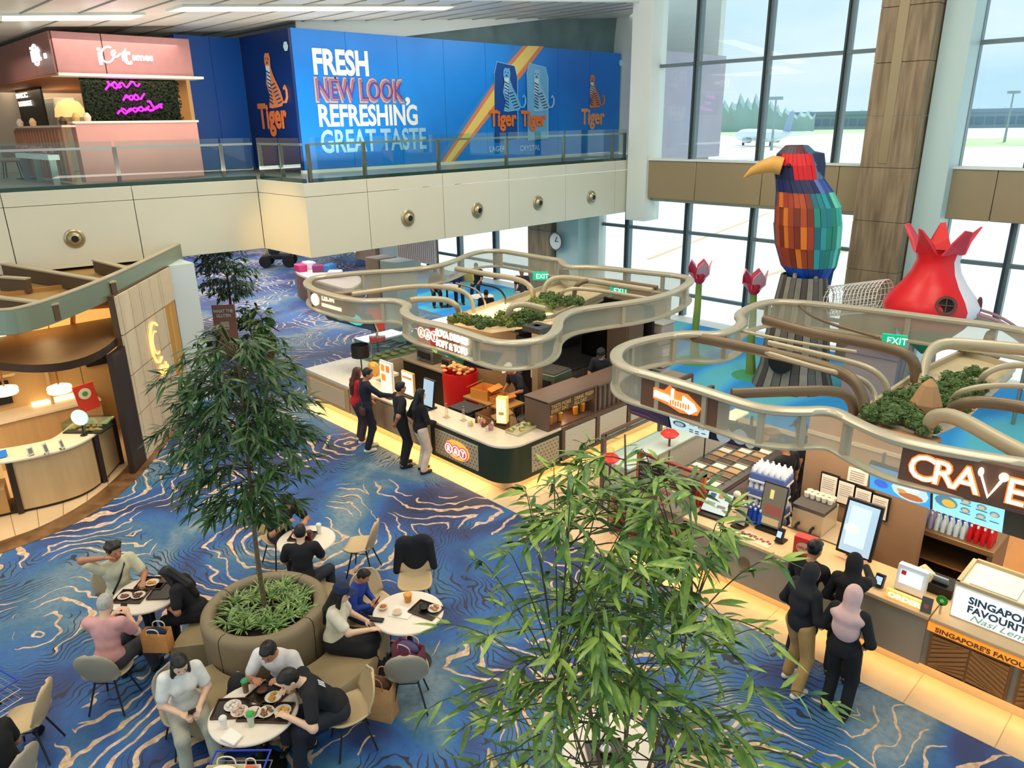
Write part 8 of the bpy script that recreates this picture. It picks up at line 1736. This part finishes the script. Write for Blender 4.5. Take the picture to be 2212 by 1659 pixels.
# ================= trees =================
BARK = mat('bark', '#6E5A3E', .8, vary=.2, scale=20); LEAF = mat('leaf_dark', '#1C3A1C', .4, col2='#3A6428', scale=5); LEAFB = mat('leaf_bright', '#527A28', .4, col2='#9AB44E', scale=4); TWIG = mat('twig', '#4A4A2A', .8)
def leaf_pts(L_, W_, droop, r):
    ts = [0, .22, .5, .78, 1]; ws = [.0, .85, 1, .62, 0]; P = []
    for f, w in zip(ts, ws): c = Vector((0, L_*f, -droop*L_*f*f)); P.append((c-Vector((W_*w, 0, -.25*W_*w)), c, c+Vector((W_*w, 0, .25*W_*w))))
    vs = [P[0][1]]+[q for p in P[1:4] for q in p]+[P[4][1]]
    fs = [(0, 2, 1), (0, 3, 2), (1, 2, 5, 4), (2, 3, 6, 5), (4, 5, 8, 7), (5, 6, 9, 8), (7, 8, 10), (8, 9, 10)]
    return vs, fs
def leafmesh(L_, W_, droop, m): vs, fs = leaf_pts(L_, W_, droop, None); return B().add(vs, fs).mesh('leaf', m, angle=80)
def tree(name, label, base, stems, twigs, leafL, lw, m1, m2, seed, zlo, zhi, R, nind=260, crown=None, cat='tree'):
    r = random.Random(seed); t = thing(name, label, cat, base); base = Vector(base)
    for st, ra in stems:
        pts = smooth_loop([base+Vector(p) for p in st], 2, False); n = len(pts); B().tube(pts, [ra*(1-.75*i/(n-1)) for i in range(n)], 8).obj('trunk', BARK, t, angle=70)
    P = [smooth_loop([base+Vector(p) for p in st], 2, False) for st, _ in stems]
    leaves = []; tw = B()
    for k in range(twigs):
        st = P[r.randrange(len(P))]; z = r.uniform(zlo, zhi); zz_ = base.z+z
        q = min(st, key=lambda p: abs(p.z-zz_)); f = (z-zlo)/(zhi-zlo); rad = R*crown(f)*r.uniform(.45, 1.0); a = r.uniform(0, 2*PI)
        e = Vector((base.x+(q.x-base.x)*.6+rad*math.cos(a), base.y+(q.y-base.y)*.6+rad*math.sin(a), zz_+.10*rad-.12*rad*rad)); s0 = q+Vector((0, 0, -.25*rad))
        m = s0.lerp(e, .55)+Vector((0, 0, .14*rad)); pts = smooth_loop([s0, m, e, e+(e-m)*.25-Vector((0, 0, .08))], 2, False); tw.tube(pts[::2], [.006*(1-.7*i/len(pts[::2])) for i in range(len(pts[::2]))], 4)
        nl = r.randint(9, 14)
        for j in range(nl):
            u = .35+.65*j/(nl-1); p = pts[min(len(pts)-1, int(u*(len(pts)-1)))]; d = (e-s0); d.z = 0; d.normalize(); an = math.atan2(d.y, d.x)+r.uniform(-1.15, 1.15); el_ = r.uniform(-.85, .3) if seed != 8 else r.uniform(-.6, .45)
            leaves.append((p+Vector((r.uniform(-.02, .02), r.uniform(-.02, .02), r.uniform(-.02, .02))), an, el_, r.uniform(-.6, .6), leafL*r.uniform(.7, 1.2), r.uniform(0, .5)))
    tw.obj('twigs', TWIG, t, kind='stuff')
    cam_ = Vector((0, 0, CAMZ)); leaves.sort(key=lambda l: (l[0]-cam_).length)
    m0 = leafmesh(1, lw, .25, m1); m0b = leafmesh(1, lw, .35, m2); wi = WM[t.name].inverted()
    for k in range(min(nind, len(leaves))):
        p, an, el_, ro, L_, dr = leaves[k*2 % len(leaves)]; R_ = Matrix.Rotation(an-PI/2, 4, 'Z') @ Matrix.Rotation(el_, 4, 'X') @ Matrix.Rotation(ro, 4, 'Y')
        o = bpy.data.objects.new('leaf', m0 if k % 2 else m0b); C.objects.link(o); o.parent = t; o.matrix_local = wi @ Matrix.Translation(p) @ R_ @ Matrix.Diagonal((L_, L_, L_, 1))
    used = set((k*2) % len(leaves) for k in range(min(nind, len(leaves)))); A_, B_ = B(), B()
    for k, (p, an, el_, ro, L_, dr) in enumerate(leaves):
        if k in used: continue
        R_ = (Matrix.Rotation(an-PI/2, 3, 'Z') @ Matrix.Rotation(el_, 3, 'X') @ Matrix.Rotation(ro, 3, 'Y')); vs, fs = leaf_pts(L_, L_*lw, dr, None); (A_ if r.random() < .6 else B_).add([p+R_ @ v for v in vs], fs)
    A_.obj('foliage', m1, t, kind='stuff', angle=80); B_.obj('foliage', m2, t, kind='stuff', angle=80); return t
tree('bamboo_leaf_tree', 'slender tree with a dense dark green crown growing from the round planter', (PCX, PCY, .72), [([(0, 0, 0), (.02, -.02, .7), (.05, 0, 1.5), (.08, .04, 2.4), (.1, .06, 3.3)], .035)], 250, .20, .08, LEAF, mat('leaf_mid', '#22401E', .4, col2='#3E642A', scale=5), 3, 1.45, 3.45, .85, 260, lambda f: .62+1.35*f*(1-f))
tree('bamboo_leaf_tree', 'big bright green multi-stemmed tree in the foreground at the bottom', (-2.62, 3.62, .6), [([(0, 0, 0), (-.12, -.1, .9), (-.35, -.1, 1.9), (-.42, -.2, 2.9), (-.38, -.15, 3.3)], .022), ([(0.02, .02, 0), (.0, .05, 1.1), (-.05, .1, 2.0), (-.1, .08, 3.0), (-.12, .05, 3.65)], .022), ([(.03, 0, 0), (.15, .12, .9), (.25, .3, 1.7), (.3, .35, 2.4)], .02), ([(0, -.03, 0), (-.08, -.2, .8), (-.15, -.4, 1.5), (-.2, -.5, 2.1)], .018)], 205, .20, .09, LEAFB, mat('leaf_mid2', '#305624', .4, col2='#5A8034', scale=5), 8, .95, 3.5, .95, 280, lambda f: .35+1.35*(1-f)**.9*min(1, .55+f*2))
pl = thing('round_planter', 'planter of the foreground tree, below the bottom edge', 'planter', (-2.62, 3.62, 0)); B().lathe([(.45, 0), (.5, .6), (.46, .6), (.44, .5), (.001, .5)], (-2.62, 3.62, 0), 30).obj('body', TAUP, pl)
tree('weeping_fig', 'small leafy tree in the corridor beside the cafe', tuple(G(505, 715)), [([(0, 0, 0), (.03, 0, .8), (0, .05, 1.6), (.05, 0, 2.6)], .06)], 130, .20, .16, mat('leaf_fig', '#3A5A3A', .5, col2='#6A8A5A', scale=3), mat('leaf_fig2', '#4E6A44', .5), 5, 1.1, 2.7, .95, 120, lambda f: .5+.6*math.sin(f*PI))
tree('potted_shrub', 'bright green potted shrub standing just beyond the brown sign board', tuple(G(575, 775)), [([(0, 0, .3), (0, 0, .8), (.05, 0, 1.3)], .02)], 34, .20, .18, mat('leaf_lime', '#6E9A3A', .5, col2='#A8C060', scale=4), LEAF, 6, .5, 1.4, .38, 80, lambda f: .6+.4*f, 'plant')
g_ = G(575, 775); tag(B().lathe([(.22, 0), (.28, .42), (.24, .42), (.22, .36), (.001, .36)], g_, 18).obj('plant_pot', mat('pot_red', '#8A2A26', .5)), 'dark red pot under the bright green shrub', 'pot')
tree('potted_shrub', 'dark green low shrub at the foot of the corridor tree', tuple(G(545, 740)), [([(0, 0, .1), (0, 0, .6)], .03)], 34, .16, .2, LEAF, mat('leaf_fig'), 12, .25, 1.2, .5, 60, lambda f: .8, 'plant')
# ================= things on the tables and floor =================
TRAYM = mat('tray_black', '#17120E', .35)
def tray(x, y, rz, label, foods=(), w=.34, l=.26, z=.747):
    t = thing('food_tray', label, 'tray', (x, y, z), rz, 'black food trays'); B().box((0, 0, .006), (w, l, .008)).obj('base', TRAYM, t, local=True)
    for a in ((0, l/2, w, .01), (0, -l/2, w, .01)): B().box((a[0], a[1], .012), (a[2], a[3], .022)).obj('rim', mat('tray_rim', '#4A2C1A', .4), t, local=True)
    for a in ((w/2, 0, .01, l), (-w/2, 0, .01, l)): B().box((a[0], a[1], .012), (a[2], a[3], .022)).obj('rim', mat('tray_rim'), t, local=True)
    R_ = Matrix.Rotation(rz, 2)
    for q, (kind, fx, fy, col, lb) in enumerate(foods):
        o = R_ @ Vector((fx, fy)); p = (x+o.x, y+o.y, z+.010); m = mat('food'+col, col, .6, vary=.25, scale=40)
        if kind == 'bowl':
            f = thing('bowl', lb, 'bowl', p); B().lathe([(.03, 0), (.06, .03), (.065, .045), (.058, .045), (.05, .03)], p, 18).obj('bowl_body', mat('bowl_dark', '#241C18', .3), f); B().ell((p[0], p[1], p[2]+.035), (.055, .055, .014), 12, 6).obj('food', m, list(f.children)[0] if f.children else f)
        else:
            f = thing('plate', lb, 'plate', p); B().lathe([(.04, 0), (.085, .012), (.082, .015), (.04, .006), (.001, .006)], p, 20).obj('plate_body', mat('plate_wh', '#D8CFC2', .3), f)
            b = B(); r_ = random.Random(q+int(x*100)); 
            for _ in range(10): b.ell((p[0]+r_.uniform(-.045, .045), p[1]+r_.uniform(-.045, .045), p[2]+.018), (.022, .018, .013), 6, 4)
            b.obj('food', m, f, kind='stuff')
    return t
def cup(x, y, label, col='#F0EDE4', lid='#2F8A4A', z=.747, h=.13, r=.036):
    t = thing('takeaway_cup', label, 'cup', (x, y, z)); B().lathe([(r*.75, 0), (r, h), (r*.98, h), (.001, h-.01)], (x, y, z), 16).obj('body', mat('cup'+col, col, .4), t); B().lathe([(r*1.08, h), (r*1.08, h+.012), (r*.8, h+.025), (.001, h+.025)], (x, y, z), 16).obj('lid', mat('lid'+lid, lid, .4), t); return t
x, y = T1
tray(x-.06, y-.17, .75, 'black tray with brown plates at the near side of the left table', [('plate', -.08, .0, '#8A4A22', 'plate of brown leftovers on the near tray of the left table'), ('plate', .08, .02, '#6A3A22', 'second plate on the near tray of the left table')]); tray(x-.17, y+.12, .75, 'black tray with an egg plate at the far side of the left table', [('plate', 0, 0, '#D98A2A', 'plate with yellow egg on the far tray of the left table')]); tray(x+.1, y+.15, 2.4, 'empty black tray on the right of the left table')
x, y = T2
tray(x-.1, y+.0, .7, 'black tray of burgers on the rear table', [('plate', -.07, 0, '#C9702A', 'plate of orange fried food on the rear table'), ('bowl', .09, 0, '#D98A3A', 'dark bowl of noodles on the rear table')]); tray(x+.14, y-.12, .2, 'small black tray at the near edge of the rear table', [('bowl', -.06, 0, '#C94A2A', 'bowl of red food on the rear table'), ('bowl', .07, .02, '#E8DCC8', 'bowl of pale rice on the rear table')], .28, .2)
cup(x-.02, y+.22, 'white paper cup on the rear table', lid='#EDE8E0'); cup(x+.06, y+.03, 'dark red iced drink on the rear table', '#5A2A24', '#3A2420')
x, y = T3
tray(x+.14, y+.16, .3, 'black tray with a shiny black bowl on the right-hand table', [('bowl', -.03, 0, '#14100E', 'shiny black bowl on the right-hand table'), ('plate', .08, .06, '#B8804A', 'small snack plate on the right-hand table')]); cup(x-.16, y+.12, 'orange drink cup on the right-hand table', '#D9862E', '#E8A04A', h=.09, r=.05)
for lb, dx, dy, c in (('brown bread bowl at the left edge of the right-hand table', -.25, -.18, '#B0602A'), ('small beige sauce dish on the right-hand table', -.05, -.12, '#D9B88A')):
    t = thing('bowl', lb, 'bowl', (x+dx, y+dy, .747)); B().lathe([(.03, 0), (.055, .03), (.06, .04), (.05, .04), (.001, .02)], (x+dx, y+dy, .747), 16).obj('bowl_body', mat('bowl_pale', '#D8C8B0', .4), t); B().ell((x+dx, y+dy, .78), (.045, .045, .015), 10, 6).obj('food', mat('food'+c, c, .6), t)
tag(B().slab([(x-.2, y-.02, .748), (x+.05, y+.08, .748), (x+.12, y-.1, .75), (x-.1, y-.22, .748)], (0, 0, .003)).obj('napkin', mat('paper_wh', '#F2ECE2', .7)), 'crumpled white napkin on the right-hand table', 'napkin')
tag(B().box((x-.12, y-.36, .76), (.16, .07, .02), rz=.6).obj('phone', BLK, bevel=.005), 'black phone at the near edge of the right-hand table', 'phone')
x, y = T4
tray(x-.18, y-.14, .85, 'black tray with white dumplings on the left of the crowded table', [('plate', 0, .03, '#E0D6C8', 'plate of white dumplings on the crowded table'), ('plate', .09, -.05, '#C9A08A', 'plate of prawns on the crowded table')]); tray(x+.17, y+.13, .75, 'black tray with brown plates on the right of the crowded table', [('plate', -.08, 0, '#8A5A2A', 'plate of noodles on the right tray of the crowded table'), ('plate', .08, .02, '#D9A04A', 'plate of fried eggs on the right tray of the crowded table')]); tray(x-.1, y+.2, .3, 'black tray nearest the man in the white polo', [('bowl', -.07, 0, '#5A3020', 'dark soup bowl before the man in the white polo'), ('plate', .08, 0, '#B8862A', 'greens plate before the man in the white polo')])
tray(x+.03, y-.02, .8, 'middle black tray with salad on the crowded table', [('plate', 0, .0, '#8A9A3A', 'plate of green salad in the middle of the crowded table')], .26, .2)
cup(x-.31, y+.07, 'clear cup with a green lid at the back of the crowded table', '#7A5A3A', '#2FA05A'); cup(x+.16, y-.1, 'iced drink with a bright green lid on the crowded table', '#B9C8A8', '#3AA04A'); cup(x+.0, y-.3, 'white paper cup at the near edge of the crowded table', '#EDE8DE', '#E4E0D6', h=.11)
tag(B().slab([(x+.06, y-.26, .748), (x+.24, y-.22, .748), (x+.3, y-.34, .748), (x+.12, y-.40, .748)], (0, 0, .03)).obj('tissue_pack', mat('paper_wh'), bevel=.01), 'white tissue packet on the crowded table', 'tissue')
x, y = T5; tray(x+.05, y-.08, .9, 'tray with a white cloth on the table under the foreground tree', [('bowl', 0, 0, '#D9D4E8', 'pale bowl on the table under the foreground tree')]); cup(x-.12, y+.12, 'white cup on the table under the foreground tree', lid='#D8D2C8')
# bags, coats
def tote(x, y, z, d, rz, label, col, fill=None, hc='#E8DCC0', nm='tote_bag', cat='bag'):
    t = thing(nm, label, cat, (x, y, z), rz); w, l, h = d; m = cloth(col)
    b = B(); b.add([(-w/2, -l/2, 0), (w/2, -l/2, 0), (w/2, l/2, 0), (-w/2, l/2, 0), (-w*.52, -l*.42, h), (w*.52, -l*.46, h*.97), (w*.5, l*.45, h), (-w*.5, l*.42, h*.98)], [(3, 2, 1, 0), (0, 1, 5, 4), (1, 2, 6, 5), (2, 3, 7, 6), (3, 0, 4, 7)]); o = b.obj('body', m, t, local=True); md = o.modifiers.new('thick', 'SOLIDIFY'); md.thickness = .006
    for sy in (-1, 1): B().tube(smooth_loop([(-w*.25, sy*l*.44, h*.9), (-w*.22, sy*l*.5, h*1.25), (w*.22, sy*l*.5, h*1.25), (w*.25, sy*l*.44, h*.9)], 2, False), .007, 6).obj('handle', cloth(hc), t, local=True)
    if fill: B().ell((0, 0, h*.85), (w*.42, l*.38, h*.3), 14, 8).obj('contents', cloth(fill), t, local=True)
    return t
tote(-8.12, 2.02, .44, (.30, .16, .26), .75, 'tan paper carrier with a navy cap stuffed in its top on the bench', '#C98A4A', '#1C2440'); tote(-5.80, 3.52, 0, (.30, .20, .46), .5, 'tall brown paper carrier standing on the carpet', '#B98A58', '#5A3A28', '#B98A58', 'paper_carrier'); tote(-5.8, 3.92, .47, (.34, .18, .24), .3, 'plum floral tote with pink handles in the grey-beige chair', '#6A2E44', '#4A4470', '#E0A89A')
t = thing('backpack', 'black backpack with grey straps on the bench beside the man in the polo', 'backpack', (-6.62, 2.32, .44), .4); V_, Q_ = sdf_mesh([('e', (0, 0, .17), (.13, .10, .18), None), ('e', (0, -.08, .12), (.10, .05, .10), None)], .012); link('body', np_mesh('body', [(V_, Q_)], cloth('#1E1E20')), t, local=True)
for sx in (-1, 1): B().tube([(sx*.07, .08, .30), (sx*.09, .14, .2), (sx*.07, .09, .06)], .014, 6, flat=(1.4, .5)).obj('strap', cloth('#8A867E'), t, local=True)
t = thing('coat', 'black coat draped over the back of a shell chair', 'coat', (-7.05, 4.95, .4), math.atan2(4.4-4.95, -6.4+7.05)-PI/2); V_, Q_ = sdf_mesh([('e', (0, -.26, .28), (.24, .085, .30), None), ('e', (-.1, -.27, .50), (.14, .08, .10), None), ('e', (.12, -.27, .48), (.13, .09, .10), None), ('c', (-.20, -.24, .48), (-.25, -.17, .16), .06, .05), ('c', (.20, -.24, .46), (.25, -.17, .12), .06, .05), ('e', (.0, -.3, .1), (.23, .06, .2), None)], .013); link('cloth', np_mesh('cloth', [(V_, Q_)], cloth('#12151C')), t, local=True)
# luggage trolleys
def trolley(x, y, rz, label, col, bags=True):
    t = thing('luggage_trolley', label, 'trolley', (x, y, 0), rz); M_ = mat('trolley_steel', '#A8ACB0', .3, .8)
    for s_ in (-1, 1):
        B().tube([(s_*.24, -.3, .12), (s_*.24, -.28, .92), (s_*.24, -.34, 1.0)], .014, 8).obj('side_tube', M_, t, local=True); B().tube([(s_*.24, -.3, .12), (s_*.24, .36, .12)], .014, 8).obj('base_tube', M_, t, local=True)
        for yy in (-.28, .34): B().lathe([(.02, -.02), (.06, -.018), (.06, .018), (.02, .02)], (s_*.24, yy, .06), 14, mtx=Matrix.Rotation(PI/2, 3, 'Y')).obj('wheel', BLK, t, local=True)
    B().tube([(-.26, -.34, 1.0), (.26, -.34, 1.0)], .022, 8).obj('handle', mat('handle'+col, col, .4), t, local=True)
    for k in range(9): B().tube([(-.24, -.22+.06*k, .55), (.24, -.22+.06*k, .55)], .004, 4).obj('basket_wire', M_, t, local=True)
    for zz_ in (.55, .66, .78): B().tube([(-.25, -.26, zz_), (.25, -.26, zz_), (.25, .28, zz_), (-.25, .28, zz_)], .012 if zz_ > .7 else .006, 6, closed=True).obj('basket_rim', mat('handle'+col) if zz_ > .7 else M_, t, local=True)
    return t
trolley(-5.42, 1.72, .8, 'luggage trolley with a blue-rimmed basket full of bags at the bottom edge', '#2A3FB8')
tote(-5.45, 1.66, .56, (.34, .16, .30), .8, 'cream tote bag in the trolley basket', '#E0D0A8', '#F0E4C8', '#E8DCC0'); tote(-5.36, 1.84, .56, (.18, .14, .24), .8, 'clear bag with red snacks in the trolley basket', '#E8D8CC', '#D9542E', '#E8DCC0', 'plastic_bag')
trolley(-8.35, .32, .3, 'luggage trolley with a blue handle and dark bags at the left edge', '#2244B0'); tote(-8.35, .34, .56, (.32, .2, .2), .3, 'black bag in the left-edge trolley', '#15161A', '#1A1C22', '#22242A')
for k, (x, y) in enumerate(((1040, 640), (1105, 650), (965, 618), (1190, 640))):
    p = G(x, y, .74); table(p.x, p.y, .42, ['round table between the seated diners beyond the central canopy', 'round table next to the woman in pale grey beyond the canopy', 'round table at the left of the far seating area', 'round table by the clock pillar'][k])
p = G(1012, 596, .95); tag(B().box((p.x, p.y, .95), (.36, .2, .4), rz=.5, rx=.2).obj('yellow_bag', mat('bag_yellow', '#D9B45A', .6), bevel=.02), 'yellow paper bag on a far table beyond the canopy', 'bag')
